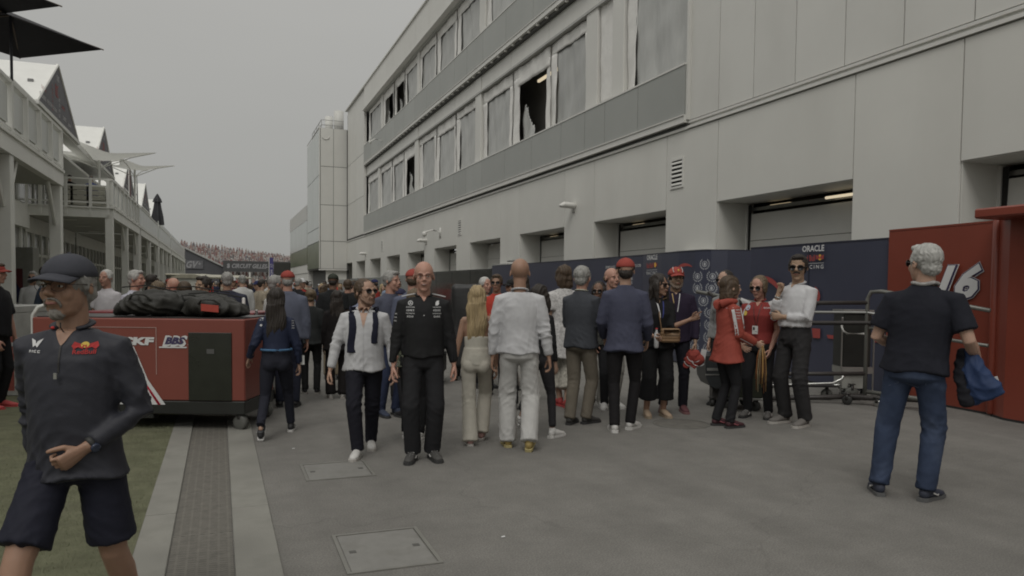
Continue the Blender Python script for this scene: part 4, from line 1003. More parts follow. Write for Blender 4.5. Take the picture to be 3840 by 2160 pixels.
lx0, lx1 = CX(745, D1) - CX(517, D1), CX(811, D1) - CX(517, D1); g = G(); V = np.array([((lx0 + (lx1 - lx0) * i / 4), 0, 1.285 + .075 * j - .008 * i * .5) for j in range(2) for i in range(5)]); V[:, 1] = .052; g.add(V, [(i, i + 1, i + 6, i + 5) for i in range(4)]); o = build('label', g, mat('label_red', (.40, .06, .04)), b); o.modifiers.new('t', 'SOLIDIFY').thickness = .006
bag('third black bag lying behind the other two on the red cart', 440, 800, 1.212, .33, .38, .55, 3)
# second cart behind
D2 = 9.3
t = cam_thing('equipment_cart', 'second red and white equipment cart, half hidden behind the first', 'cart', 600, D2)
X1 = (950 - 600) / FOC * D2
g = G(); g.box((-1.0, 0, .95), (X1, .9, 1.10 + .12), bev=.01); g.box((-1.0, 0, .62), (X1, .9, .948)); build('body', g, mat('cart_crimson', (.19, .03, .035), rough=.35), t)
g = G(); g.box((-1.0, -.004, .60), (X1 + .002, .9, .66)); build('stripe', g, TXW, t); g = G(); g.box((-1, 0, .5), (X1, .9, .598)); build('band', g, mat('cart_crimson'), t)
g = G(); g.box((-1.0, -.006, .18), (X1 - .01, .9, .56)); build('lower_panel', g, mat('cart_white', (.50, .50, .49), rough=.4), t); g = G(); g.box((-1, .02, .12), (X1 - .05, .88, .178)); build('base', g, CBLK, t)
g = G(); g.tube([(X1 + .03, .02, .2), (X1 + .03, .02, 1.25)], .018, 8); build('handle', g, CHR, t)
for x in (X1 - .1,): wheel(t, x, .08, .10, .05, R(60)); wheel(t, x, .8, .10, .05, R(60)); wheel(t, -.9, .08, .1, .05, 0)
# cage trolley with white uprights
D3 = 9.75
t = cam_thing('cage_trolley', 'cage trolley of white upright tubes behind the carts', 'trolley', 940, D3)
g = G()
for px, y0_, y1_ in ((913, 1118, 1230), (938, 1170, 1232), (957, 1178, 1232), (975, 1185, 1232), (905, 1140, 1232)):
    x = (px - 940) / FOC * D3; zt = HC - (y0_ - 1066) / FOC * D3; o = G(); o.tube([(x, 0, .15), (x, 0, zt)], .022, 8); build('upright', o, mat('handle_white'), t, True)
g = G(); g.box((-.14, -.02, .95), (.15, .02, 1.0)); g.box((-.14, -.02, .13), (.15, .5, .17)); build('frame', g, mat('handle_white'), t); wheel(t, -.1, .05); wheel(t, .12, .05); wheel(t, -.1, .45); wheel(t, .12, .45)
g = G()
for x in (-.1, .0, .1): g.tube([(x, .5, .15), (x, .5, 1.1)], .02, 8)
build('rear_upright', g, mat('handle_white'), t)

# ------------------------------------------------------------------ left edge: crate, totem, planter
D4 = 10.2
t = cam_thing('freight_crate', 'red freight crate with pale lid and stickers cut by the left edge', 'crate', -20, D4)
w = (62 + 20) / FOC * D4; zt = HC - (1150 - 1062) / FOC * D4
g = G(); g.box((-.9, 0, .06), (w - .03, .8, zt - .1), bev=.01); build('body', g, mat('crate_red', (.36, .09, .07), rough=.5, var=.15, dirt=((.5, .42, .4), 6, .6)), t)
g = G(); g.box((-.92, -.02, zt - .1), (w, .82, zt), bev=.012); build('lid', g, mat('crate_edge', (.42, .42, .40), rough=.4), t); g = G(); g.box((-.92, -.02, .02), (w, .82, .08)); g.box((w - .04, -.02, .08), (w, .82, zt - .1)); build('edge_profile', g, mat('crate_edge'), t)
for (x, z, a, b, m_) in ((-.02, .62, .12, .12, TXW), (.12, .5, .10, .3, mat('sticker_cream', (.5, .48, .35))), (-.02, .35, .12, .3, TXW), (.15, .72, .1, .05, TXW)): g = G(); g.box((x - .0, -.012, z - b / 2), (x + a, -.002, z + b / 2)); build('sticker', g, m_, t)
for x in (-.8, w - .1): wheel(t, x, .1, .04, .03)
p = gnd(82, 1290); t = thing('totem_sign', 'grey totem with a dark red and navy screen at the left edge', 'sign', (p.x, p.y, 0), -YAW); sc_ = proj_d = 12.3
d = (p - CAM).dot(fw); kx = d / FOC
g = G(); g.box((-48 * kx, 0, .0), (48 * kx, .25, HC + (1066 - 935) * kx), bev=.01); build('case', g, mat('totem_grey', (.21, .21, .19), rough=.5), t)
g = G(); g.box((-44 * kx, -.008, HC - 75 * kx), (8 * kx, -.001, HC + (1066 - 1015) * kx)); s_ = build('screen', g, mat('totem_navy', (.02, .02, .055), rough=.25), t)
g = G(); g.prism([(8 * kx, -.009, HC + 51 * kx), (8 * kx, -.009, HC - 40 * kx), (-20 * kx, -.009, HC + 5 * kx), (-43 * kx, -.009, HC + 30 * kx), (-43 * kx, -.009, HC + 51 * kx)], (0, -.003, 0)); build('screen_image', g, mat('totem_red', (.085, .018, .022), rough=.3), s_)
# planter with a round shrub
LEAF = mat('leaf_green', (.055, .085, .022), rough=.6, var=.35, scale=5)
p = gnd(92, 1305); t = thing('planter', 'grey planter box with a round green shrub by the totem', 'planter', (p.x, p.y - .3, 0), -YAW)
d = (Vector((p.x, p.y - .3, 0)) - CAM).dot(fw); kx = d / FOC
g = G(); g.box((-38 * kx, 0, .0), (30 * kx, .45, .34)); build('base', g, mat('planter_dark', (.04, .045, .035)), t); g = G(); g.box((-40 * kx, -.02, .34), (34 * kx, .47, .62), bev=.01); build('box', g, mat('planter_grey', (.22, .22, .20), rough=.6), t)
g = G(); g.ell((-3 * kx, .2, .62), (.03, .03, .1), 6, 4); build('stem', g, mat('bark', (.07, .05, .03)), t)
r_ = random.Random(5); g = G()
for i in range(1500):
    c_ = r_.choice(((-12 * kx, .2, .88, .2), (8 * kx, .22, .84, .17), (-28 * kx, .2, .78, .12), (22 * kx, .2, .76, .12), (-2 * kx, .15, .98, .13))); a = r_.uniform(0, 6.28); b = r_.uniform(-.5, 1.5); rr = c_[3] * r_.uniform(.75, 1.1)
    P_ = np.array((c_[0] + rr * math.cos(a) * math.cos(b), c_[1] + rr * math.sin(a) * math.cos(b), c_[2] + rr * math.sin(b) * .9)); s_ = r_.uniform(.02, .035); u_ = np.array([r_.gauss(0, 1) for _ in range(3)]); u_ /= np.linalg.norm(u_); v_ = np.cross(u_, [r_.gauss(0, 1) for _ in range(3)]); v_ /= np.linalg.norm(v_)
    g.add([P_ - u_ * s_, P_ + v_ * s_ * .5, P_ + u_ * s_, P_ - v_ * s_ * .5], [(0, 1, 2, 3)])
o = build('foliage', g, LEAF, t); o['kind'] = 'stuff'
# ------------------------------------------------------------------ golf carts
for i, (px, d, rz, lab) in enumerate(((712, 27, 15, 'cream-roofed golf cart standing in the crowd, squarer roof'), (797, 24.5, -25, 'golf cart with a thin pale curved roof beside the first'))):
    t = cam_thing('golf_cart', lab, 'golf cart', px, d, 0, 'golf carts parked in the crowd', R(rz))
    g = G(); g.box((-.68, -.9, 1.86), (.68, 1.0, 1.93), bev=.03) if i == 0 else g.prism([(-.75, -1, 1.80), (-.3, -1, 1.88), (.3, -1, 1.88), (.75, -1, 1.80), (.75, -1, 1.76), (-.75, -1, 1.76)], (0, 2, 0)); build('roof', g, mat('cart_cream', (.42, .40, .32), rough=.5), t)
    if i == 0: g = G(); g.prism([(-.66, -.85, 1.25), (.66, -.85, 1.25), (.66, -.7, 1.86), (-.66, -.7, 1.86)], (0, .01, 0)); build('windscreen', g, mat('screen_plastic', (.38, .38, .34), rough=.3), t)
    for x in (-.62, .62):
        for y in (-.85, .9): g = G(); g.tube([(x, y, .6), (x, y, 1.85)], .02, 6); build('roof_post', g, STL, t)
    g = G(); g.box((-.6, -1.25, .3), (.6, 1.1, .62), bev=.06); g.box((-.58, -1.2, .6), (.58, -.8, .95), bev=.05); build('body', g, mat('cart_cream'), t); g = G(); g.box((-.55, -.1, .62), (.55, .4, .78), bev=.03); g.box((-.55, .4, .7), (.55, .5, 1.15), bev=.03); build('seat', g, mat('seat_tan', (.2, .15, .1)), t)
    for x in (-.55, .55):
        for y in (-.85, .8): g = G(); g.tube([(x - .08, y, .23), (x + .08, y, .23)], .23, 14, ref=(0, 1, 0), cap=.2); build('wheel', g, RUB, t, True)

# ------------------------------------------------------------------ right: tube dolly, bins, trolleys
t = cam_thing('tube_dolly', 'long black tubular transport dolly in front of the navy screen', 'dolly', 3255, 10.3)
def L_(px, py, d): return ((px - 3255) / FOC * d, d - 10.3, HC - (py - 1092) / FOC * d)
FR = mat('tube_black', (.045, .04, .038), rough=.45, var=.15, metal=.1); GT = mat('tube_grey', (.16, .16, .145), rough=.4, metal=.3)
def rail(pts, r, m_, nm='rail'): g = G(); g.tube(pts, r, 8, cap=.2); build(nm, g, m_, t, True)
rail([L_(2690, 1145, 10.5), L_(3250, 1135, 10.3)], .028, FR); rail([L_(2690, 1218, 10.5), L_(3250, 1211, 10.3), L_(3300, 1215, 9.9)], .03, FR)
rail([L_(2860, 1408, 10.5), L_(3250, 1402, 10.3)], .028, FR); rail([L_(2900, 1500, 10.5), L_(3250, 1488, 10.3)], .035, FR)
rail([L_(2720, 1175, 10.5), L_(3250, 1172, 10.3), L_(3330, 1200, 9.6), L_(3440, 1245, 8.9)], .020, CHR)
rail([L_(3252, 1500, 10.3), L_(3252, 1120, 10.3), L_(3262, 1095, 10.28), L_(3290, 1092, 10.2), L_(3400, 1125, 9.5), L_(3520, 1160, 9.0)], .028, GT)
rail([L_(3255, 1230, 10.25), L_(3370, 1258, 9.6), L_(3500, 1292, 8.9)], .022, GT); rail([L_(3255, 1470, 10.3), L_(3360, 1490, 9.9), L_(3420, 1505, 9.5)], .03, GT); rail([L_(3200, 1492, 10.3), L_(3420, 1500, 9.9)], .035, FR)
rail([L_(2700, 1505, 10.5), L_(2700, 1120, 10.5), L_(2680, 1100, 10.5)], .028, FR)
rail([L_(2660, 1100, 10.7), L_(2830, 1140, 10.3)], .028, GT)
for px, py in ((3180, 1500), (3020, 1515)): x, y, z = L_(px, py, 10.25); wheel(t, x, y, .065, .035, R(50))
x, y, z = L_(3275, 1510, 10.1); wheel(t, x, y, .05, .03, R(30), CHR)
t = cam_thing('hand_trolley', 'flat chrome hand trolley with upturned end parked beneath the dolly', 'trolley', 3100, 10.6)
def L3(px, py, d=10.6): return ((px - 3100) / FOC * d, d - 10.6, HC - (py - 1089) / FOC * d)
g = G(); g.tube([L3(2900, 1447), L3(3130, 1437), L3(3165, 1420), L3(3172, 1402)], .018, 8); g.tube([L3(2900, 1455, 10.9), L3(3140, 1443, 10.9), L3(3182, 1443, 10.8)], .018, 8); build('deck_frame', g, CHR, t, True)
g = G(); g.box((-.7, .02, .19), (.22, .35, .21)); build('deck', g, STL, t)
for px, rr in ((3120, .08), (3215, .095)): x, y, z = L3(px, 1480); wheel(t, x, y + .1, rr, .04, R(80), mat('caster_grey'))
t = cam_thing('black_cabinet', 'upright black cabinet in a chrome frame with a white pull handle', 'cabinet', 3218, 10.75)
k = 10.75 / FOC
g = G(); g.box((-52 * k, 0, HC - 285 * k), (52 * k, .35, HC - 85 * k), bev=.01); build('body', g, mat('cabinet_black', (.022, .023, .02), rough=.4, var=.2), t)
g = G()
for x in (-60 * k, 60 * k): g.tube([(x, -.02, HC - 395 * k), (x, -.02, HC - 100 * k)], .012, 6)
g.box((-58 * k, -.03, HC - 310 * k), (58 * k, .3, HC - 285 * k)); g.box((-58 * k, -.02, HC - 85 * k), (58 * k, .34, HC - 70 * k)); build('frame', g, CHR, t)
g = G(); g.tube([(-72 * k, -.1, HC - 130 * k), (-68 * k, -.12, HC - 148 * k), (-55 * k, -.14, HC - 158 * k), (8 * k, -.14, HC - 158 * k), (18 * k, -.12, HC - 150 * k), (20 * k, -.1, HC - 138 * k)], .015, 8); build('handle', g, mat('handle_white'), t, True)
g = G(); g.box((-50 * k, .02, .16), (34 * k, .3, HC - 312 * k)); build('lower_shelf', g, mat('shelf_pale', (.36, .36, .33)), t); wheel(t, -.15, .1, .06); wheel(t, .15, .1, .06)
# green bin cart
t = cam_thing('bin_cart', 'dark green covered bin cart on casters behind the red jacket', 'cart', 2810, 9.6)
k = 9.6 / FOC
g = G(); g.box((-62 * k, 0, HC - 410 * k), (62 * k, .6, HC - 130 * k), bev=.02); build('body', g, mat('bin_green', (.035, .042, .025), rough=.6, var=.15), t)
g = G(); g.tube([(-64 * k, -.02, HC - 408 * k), (64 * k, -.02, HC - 412 * k)], .015, 6); build('edge_bar', g, CHR, t)
for x in (-.2, .12): wheel(t, x, .03, .065, .04, R(40)); wheel(t, x, .5, .065, .04, R(40))
t = cam_thing('hard_case', 'dark hard case with pale bands and rounded base behind the red jacket', 'case', 2690, 9.9); k = 9.9 / FOC
g = G(); g.prism([(-40 * k, 0, HC - 250 * k), (40 * k, 0, HC - 250 * k), (40 * k, 0, HC - 372 * k), (0, 0, HC - 372 * k), (-22 * k, 0, HC - 362 * k), (-36 * k, 0, HC - 335 * k), (-40 * k, 0, HC - 300 * k)], (0, .5, 0)); build('shell', g, mat('case_dark', (.03, .033, .035), rough=.4), t)
g = G(); g.box((-34 * k, -.01, HC - 305 * k), (20 * k, 0, HC - 295 * k)); g.box((-40 * k, -.01, HC - 322 * k), (20 * k, 0, HC - 318 * k)); build('band', g, CHR, t); wheel(t, -.02, .1, .05); g = G(); g.box((-.02, .08, .09), (.1, .2, .25)); build('leg', g, STL, t)
# small scraps on the asphalt
for (px, py, lab) in ((1100, 1684, 'tiny white paper scrap on the asphalt near the walking woman'), (1886, 2016, 'tiny pale scrap of paper on the open asphalt in front')):
    p = gnd(px, py); t = thing('paper_scrap', lab, 'litter', (p.x, p.y, .004)); g = G(); g.add([(-.012, -.008, .002), (.012, -.01, .004), (.014, .006, .006), (-.008, .008, .003)], [(0, 1, 2, 3)]); o = build('scrap', g, TXW, t); o.modifiers.new('t', 'SOLIDIFY').thickness = .001

t = cam_thing('covered_case', 'large black padded transport case behind the smiling person', 'case', 1755, 12.4); k = 12.4 / FOC
g = G(); g.box((-62 * k, 0, .2), (58 * k, .8, HC + 12 * k), bev=.05); q_ = remesh(g, .03, 4); V = q_.V(); q_.v = [V + q_.N * (.012 * np.sin(V[:, 0] * 9 + V[:, 2] * 7))[:, None]]; build('cover', q_, mat('padded_black', (.028, .028, .028), rough=.5, bump=.004, bscale=20), t, True)
for x in (-.2, .2): wheel(t, x, .1, .08); wheel(t, x, .7, .08)
t = cam_thing('push_cart', 'low push cart with a bent white tube handle behind the red-capped person', 'cart', 1590, 11.8); k = 11.8 / FOC
g = G(); g.tube([(-32 * k, 0, .2), (-32 * k, 0, HC + 6 * k), (-24 * k, 0, HC + 9 * k), (8 * k, 0, HC + 9 * k), (14 * k, 0, HC + 3 * k), (14 * k, 0, .2)], .018, 8); build('handle', g, mat('handle_white'), t, True)
g = G(); g.box((-.5, .02, .18), (.3, .7, .5), bev=.02); build('body', g, CBLK, t); wheel(t, -.3, .1, .08); wheel(t, .2, .1, .08); wheel(t, -.3, .6, .08); wheel(t, .2, .6, .08)
p = gnd(2555, 1590); t = thing('manhole_cover', 'round stained manhole cover in the asphalt near the tan clogs', 'manhole cover', (p.x, p.y, 0)); g = G(); g.tube([(0, 0, -.02), (0, 0, .003)], .30, 32, cap=.02); V = g.V(); V[:, 2] = np.minimum(V[:, 2], .005); g.v = [V]; build('lid', g, mat('manhole_iron', (.140, .133, .118), rough=.85, var=.25, scale=8), t)
g = G(); th = np.linspace(0, 2 * math.pi, 33); g.tube([(.325 * math.cos(a), .325 * math.sin(a), .0) for a in th], .008, 5, cap=0); build('rim', g, mat('manhole_rim', (.14, .135, .12)), t)
# ------------------------------------------------------------------ people
def nrm(v): v = np.array(v, float); return v / (np.linalg.norm(v) + 1e-12)
SK = {}
def skin(name, c): SK[name] = mat('skin_' + name, c, rough=.5, var=.05, scale=14, spec=.35, bump=.0006, bscale=160, sub=.12); return SK[name]
skin('fair', (.42, .27, .20)); skin('tan', (.33, .20, .14)); skin('pink', (.44, .25, .19)); skin('brown', (.19, .11, .075)); skin('olive', (.36, .24, .165))
LIP = mat('lips', (.26, .11, .09), rough=.45); EYW = mat('eye_white', (.5, .48, .45), rough=.2); EYD = mat('eye_dark', (.02, .015, .012), rough=.1)
BROW = {'dark': mat('brow_dark', (.03, .022, .018)), 'grey': mat('brow_grey', (.22, .21, .20)), 'brown': mat('brow_brown', (.08, .05, .03))}
def hairm(name, c, **k): return mat('hair_' + name, c, rough=.55, var=.32, scale=30, stretch=(1.6, 1.6, .22), bump=.004, bscale=55, spec=.35)
HAIR = {n: hairm(n, c) for n, c in dict(dark=(.030, .024, .020), brown=(.07, .047, .030), lbrown=(.13, .095, .06), blond=(.33, .25, .14), grey=(.27, .265, .25), white=(.46, .455, .43), silver=(.36, .355, .335)).items()}
SHW = mat('shoe_white', (.58, .57, .55), rough=.5); SHB = mat('shoe_black', (.022, .022, .024), rough=.5); SOLE = mat('sole_pale', (.42, .40, .37), rough=.7); SOLB = mat('sole_dark', (.04, .04, .04), rough=.7)
LENS = mat('lens_dark', (.010, .009, .010), rough=.22, spec=.3); FRM = mat('frame_dark', (.03, .022, .018), rough=.3)
BELT = mat('belt', (.02, .018, .016), rough=.5)

LOD = {0: (.0095, .0052, .0046), 1: (.0115, .0068, .0056), 2: (.016, .009, .008), 3: (.024, .014, .014)}
def folds(q, amp, seed, masks=(), k=1.0, base=.25):
    """press creases into a cloth skin: sharp ridges that bunch near the listed places ((centre, radius, strength))"""
    V = q.V(); N = q.N; x, y, z = V[:, 0], V[:, 1], V[:, 2]; s = seed * 1.37
    w = 1.6 * np.sin(x * 11 * k + s) + 1.5 * np.sin(y * 13 * k + s * 2) + 1.1 * np.sin((x + y + z) * 7 * k + s * 3)
    a = np.sin(z * 44 * k + w * 2.0 + s); b = np.sin(z * 25 * k - x * 24 * k + 1.7 * w + 2 * s); c = np.sin(z * 20 * k + y * 28 * k + x * 18 * k - 1.4 * w)
    d = .55 * (1 - np.abs(a)) ** 1.6 + .6 * (1 - np.abs(b)) ** 1.6 + .5 * (1 - np.abs(c)) ** 1.8 - .45
    m = np.full(len(V), float(base))
    for (p, r, st) in masks:
        dd = np.linalg.norm(V - np.array(p), axis=1); m = np.maximum(m, st * np.exp(-(dd / r) ** 2))
    m *= .65 + .35 * np.sin(x * 9 + z * 6 + s)
    q.v = [V + N * (d * amp * m)[:, None]]; return q

MALE = [(.88, .172, .124, 0), (.98, .163, .122, -.006), (1.10, .158, .119, -.012), (1.22, .166, .118, -.006), (1.32, .170, .110, .002), (1.375, .150, .096, .008), (1.415, .118, .080, .012), (1.445, .088, .066, .014), (1.475, .066, .058, .012), (1.50, .058, .055, .010)]
FEM = [(.88, .172, .126, 0), (.98, .152, .114, 0), (1.08, .128, .098, -.002), (1.19, .136, .106, -.010), (1.27, .144, .112, -.014), (1.34, .136, .096, .0), (1.39, .110, .078, .008), (1.43, .078, .060, .012), (1.465, .054, .050, .012), (1.49, .048, .047, .010)]

def hand_geo(g, W_, f, s, n, curl=25, L=1.0, point=False, spread=4):
    W_ = np.array(W_, float); f, s, n = nrm(f), nrm(s), nrm(n)
    g.tube([W_ - f * .03, W_, W_ + f * .03, W_ + f * .065 * L, W_ + f * .088 * L], [(.026, .019), (.029, .018), (.036, .017), (.041, .0155), (.039, .013)], 10, ref=s, cap=.5)
    for i in range(4):
        ln = (.074, .082, .076, .060)[i] * L; c = R(curl if not (point and i == 0) else 4); c = c if not (point and i) else R(max(curl, 75))
        p = W_ + f * (.078 - .004 * (i == 3)) * L + s * (.030 - .0205 * i); a = R((1.5 - i) * spread)
        d = nrm(f * math.cos(a) + s * math.sin(a)); pts = [p - d * .01]; rr = .0092 - .0006 * i; ang = c * .45
        seg = (.45, .32, .23)
        for k in range(3):
            dd = d * math.cos(ang) + n * math.sin(ang); p = p + dd * ln * seg[k]; pts.append(p); ang += c
        g.tube(pts, [rr, rr * .98, rr * .93, rr * .8], 8, ref=s, cap=.8)
    d = nrm(f * .62 + s * .62 + n * .38); p = W_ + f * .018 + s * .020 + n * .006; q = p + d * .042; r_ = q + nrm(f * .9 + s * .18 + n * .42) * .034 * L; e_ = r_ + nrm(f * .9 + n * .5) * .022
    g.tube([p, q, r_, e_], [.0135, .0118, .0102, .0085], 8, ref=n, cap=.8)

def head_geo(g, fem=0, jaw=1.0, detail=True):
    g.ell((0, .014, .034), (.0755, .097, .086), 20, 14)
    g.ell((0, -.022, -.040), (.058 * jaw, .070, .074), 16, 12)
    g.ell((0, -.060, -.096), (.027 * jaw, .025, .021), 12, 8)
    g.ell((0, -.030, -.078), (.050 * jaw, .050, .034), 12, 8)
    for s in (-1, 1):
        g.ell((s * .035, -.060, -.026), (.026, .026, .030), 10, 8)
        g.ell((s * .077, .014, -.002), (.008, .019, .029), 10, 8, rot=euler(0, s * -8, s * 12))
        g.ell((s * .030, -.078, .024), (.024, .012, .0085), 8, 6)
    g.tube([(0, -.080, .022), (0, -.096, .002), (0, -.111, -.022)], [(.0085, .008), (.0105, .010), (.014, .011)], 8)
    for s in (-1, 1): g.ell((s * .011, -.100, -.026), (.0085, .011, .008), 8, 6)
    g.ell((0, -.084, -.052), (.026, .016, .020), 10, 8)

def person(label, at=None, L=None, Rt=None, top=None, h=None, hd=0, lod=0, fem=False, fat=1.0, sk='fair', lean=2, side=0, pel=(0, 0),
           ftl=None, sitz=None, legs='trousers', legm=None, hem=.09, knee_r=.066, hem_r=.058, leg_len=None, topk='shirt', topm=None, thm=.90, sleeve=1.9, bulk=0.0, tuck=False,
           collar=None, armL=None, armR=None, hair='short', hairm_='dark', cap=None, capdir=0, brim=True, glasses=None, beard=None, stache=None, yaw=0, nod=0, tilt=0,
           shoe=(SHB, SOLB), fyaw=(8, 8), fpitch=(0, 0), group=None, rootz=0.0, jaw=1.0, amp=.011, seed=1, smile=False, wrap=None, cat='person', seat=False, swide=1.0, browm=None, mouth_open=0):
    vc, vh, vhand = LOD[lod]
    P = None
    if L is not None and Rt is not None:
        a, b = gnd(*L), gnd(*Rt); P = (a + b) / 2
    elif at is not None: P = Vector((at[0], at[1], 0))
    d = (P - CAM).dot(fw); pxP = 1920 + FOC * ((P - CAM).dot(rt)) / d
    if h is None: h = atd(pxP, top, d).z + .012
    s = h / 1.75
    rz = math.atan2(-P.x, P.y) + R(hd)
    c_, s_ = math.cos(-rz), math.sin(-rz)
    def loc(w): w = (Vector((w[0], w[1])) - Vector((P.x, P.y))) / s; return (w.x * c_ - w.y * s_, w.x * s_ + w.y * c_)
    # feet: index 0 = the person's left (+x)
    if L is not None: F0, F1 = loc(gnd(*L)), loc(gnd(*Rt)); ft = [F0, F1] if F0[0] >= F1[0] else [F1, F0]
    else: ft = ftl or [(.10, -.02), (-.10, .02)]
    fy = list(fyaw); fp = list(fpitch)
    root = thing('person', label, cat, (P.x, P.y, rootz), rz, group, s)
    seedr = random.Random(seed)
    # pelvis and legs
    ank = []
    for i, (x, y) in enumerate(ft):
        a = R(fy[i]) * (1 if i == 0 else -1); dr = np.array([math.sin(a), -math.cos(a), 0]); p = R(fp[i])
        A = np.array([x, y, 0]) - dr * .035 + np.array([0, 0, .082]); A = A + np.array([0, 0, math.sin(p) * .14]) + dr * (1 - math.cos(p)) * .1
        ank.append((A, dr, p))
    pz = .93; px_, py_ = pel
    for i, (A, dr, p) in enumerate(ank):
        hx = (.088 if i == 0 else -.088) + px_; rr = math.hypot(A[0] - hx, A[1] - py_); m = .842
        pz = min(pz, A[2] + math.sqrt(max(.1, m * m - rr * rr)) + .02)
    if sitz: pz = min(pz, sitz)
    dz = pz - .93
    knee = []; hips = []
    for i, (A, dr, p) in enumerate(ank):
        Hp = np.array([(.088 if i == 0 else -.088) + px_, py_, pz - .02]); dv = A - Hp; D = min(np.linalg.norm(dv), .846); t1, t2 = .428, .42
        u = dv / np.linalg.norm(dv); ca_ = (t1 * t1 + D * D - t2 * t2) / (2 * t1 * D); hgt = t1 * math.sqrt(max(0, 1 - ca_ * ca_)); pole = nrm(dr - u * (dr @ u))
        knee.append(Hp + u * t1 * ca_ + pole * hgt); hips.append(Hp)
    tl, ts = math.tan(R(lean)), math.tan(R(side))
    def T(p):
        p = np.array(p, float); zz = np.maximum(0, p[..., 2] - .95); q = p.copy()
        q[..., 1] = p[..., 1] - zz * tl + py_; q[..., 0] = p[..., 0] + zz * ts + px_; q[..., 2] = p[..., 2] + dz; return q
    prof = FEM if fem else MALE; shx = (.146 if fem else .166) * swide * (.5 + .5 * fat if fat > 1 else 1); ar = (.041 if fem else .048) * (.6 + .4 * fat)
    hsc = {0: 1.12, 1: 1.08, 2: 1.04}.get(lod, 1.0)
    RH = euler(-nod, 0, yaw) @ euler(0, tilt, 0); NK = T((0, .012, 1.50)); HCn = NK + np.array([0, -.012 - .1 * tl, .135])
    HCn = NK + RH @ np.array([0, -.022, .124])
    def HT(V): return (np.asarray(V) * hsc) @ RH.T + HCn
    # ---- arms
    arms = []
    for i, arm in enumerate((armL, armR)):
        sg = 1 if i == 0 else -1; arm = arm or {}
        u = nrm(arm.get('u', (.16 * 1, .02, -1))); f = nrm(arm.get('f', (.05, -.16, -1)))
        if not arm.get('abs'): u = u * np.array([sg, 1, 1]); f = f * np.array([sg, 1, 1])
        S_ = T((sg * shx, .008, 1.378 if not fem else 1.372)); E_ = S_ + u * .285; W_ = E_ + f * .245; hdv = nrm(np.array(arm['h']) * (1 if arm.get('abs') else np.array([sg, 1, 1]))) if 'h' in arm else f
        sh = np.array(arm.get('s', (0, -1, .05)), float); sh = sh * (1 if arm.get('abs') else np.array([sg, 1, 1])); sh = nrm(sh - hdv * (sh @ hdv)); n_ = np.cross(hdv, sh) * sg
        arms.append((S_, E_, W_, f, hdv, sh, n_, arm))
    # ---- body (skin): head and neck, chest, forearms, hands, shins
    skm = SK[sk]; body = G(); bm = [skm, LIP, EYW, EYD, browm or BROW.get('dark')]
    hg = G(); head_geo(hg, fem, jaw); hg.tf(HT)
    nr = .046 if fem else .056 * (.7 + .3 * fat)
    hg.tube([T((0, .012, 1.40)), T((0, .012, 1.47)), HT(np.array([0, .022, -.075])), HT(np.array([0, .02, -.03]))], [nr * 1.15, nr * 1.05, nr, nr * .95], 14)
    hr = remesh(hg, vh, 2, .4); body.merge(hr)
    if legs == 'none' or topk in ('bare', 'halter') or not fem:
        pass
    cg = G(); k0 = prof if topk in ('bare', 'halter') else prof[1:-2]
    sc_ = 1.0 if topk in ('bare', 'halter') else .80
    for (A, dr, p), K, Hp in zip(ank, knee, hips): cg.tube([T((0, 0, .98)), Hp, (Hp + K) / 2, K, (K + A) / 2, A - np.array([0, 0, .02])], [.06, .06, .05, .042, .034, .028], 10)
    for (S_, E_, W_, f, hdv, sh, n_, arm) in arms: cg.tube([T((0, .01, 1.36)), S_, E_, W_], [.05, .036, .030, .024], 8)
    cg.tube([T((0, y, z)) for z, a, b, y in k0], [(a * fat * sc_, b * fat * sc_) for z, a, b, y in k0], 18, cap=.3)
    sleeves_bare = sleeve < 1.7
    for (S_, E_, W_, f, hdv, sh, n_, arm) in arms:
        hgd = G()
        if sleeve < 1: hgd.tube([S_, S_ + (E_ - S_) * .5, E_, E_ + (W_ - E_) * .35, W_], [ar * .95, ar * .92, ar * .78, ar * .82, ar * .52], 12, cap=.5)
        else: hgd.tube([E_ + (W_ - E_) * (.2 if sleeve < 1.7 else .7), E_ + (W_ - E_) * .8, W_], [ar * .78, ar * .6, ar * .52], 10, cap=.4)
        hand_geo(hgd, W_ + hdv * .02, hdv, sh, n_, arm.get('curl', 28), 1.0 if not fem else .93, arm.get('point', False), arm.get('spread', 3))
        body.merge(remesh(hgd, vhand if sleeve >= 1 else vhand * 1.25, 1, .35))
        if topk in ('bare', 'halter'): cg.tube([T((0, .01, 1.38)), S_, S_ + (E_ - S_) * .2], [ar * 1.1, ar * 1.1, ar], 10)
    body.merge(remesh(cg, vc * 1.35, 3))
    if legs in ('shorts', 'cropped', 'skirt'):
        for (A, dr, p), K, Hp in zip(ank, knee, hips):
            lg_ = G(); lg_.tube([Hp + (K - Hp) * .6, K, K + (A - K) * .3, K + (A - K) * .7, A - np.array([0, 0, .02])], [.068 * fat, .056, .058, .042, .036], 12); lg_.ell(K + dr * .018, (.04, .035, .045), 10, 8)
            body.merge(remesh(lg_, vc, 3))
    # eyes, brows, lips
    e = G()
    if not glasses or not glasses.startswith('sun'):
        if lod < 3:
            for q in (-1, 1):
                e.ell((q * .0305, -.0825, .003), (.0115, .0055, .0050), 10, 6, 2); e.ell((q * .0305, -.0868, .003), (.0046, .0026, .0046), 8, 6, 3); e.tube([(q * .019, -.0855, .007), (q * .031, -.0885, .0095), (q * .043, -.083, .006)], [.0012, .0018, .0012], 5, mi=0)
                e.tube([(q * .018, -.086, -.004), (q * .031, -.0885, -.0065), (q * .042, -.083, -.003)], [.0012, .0015, .0012], 5, mi=0)
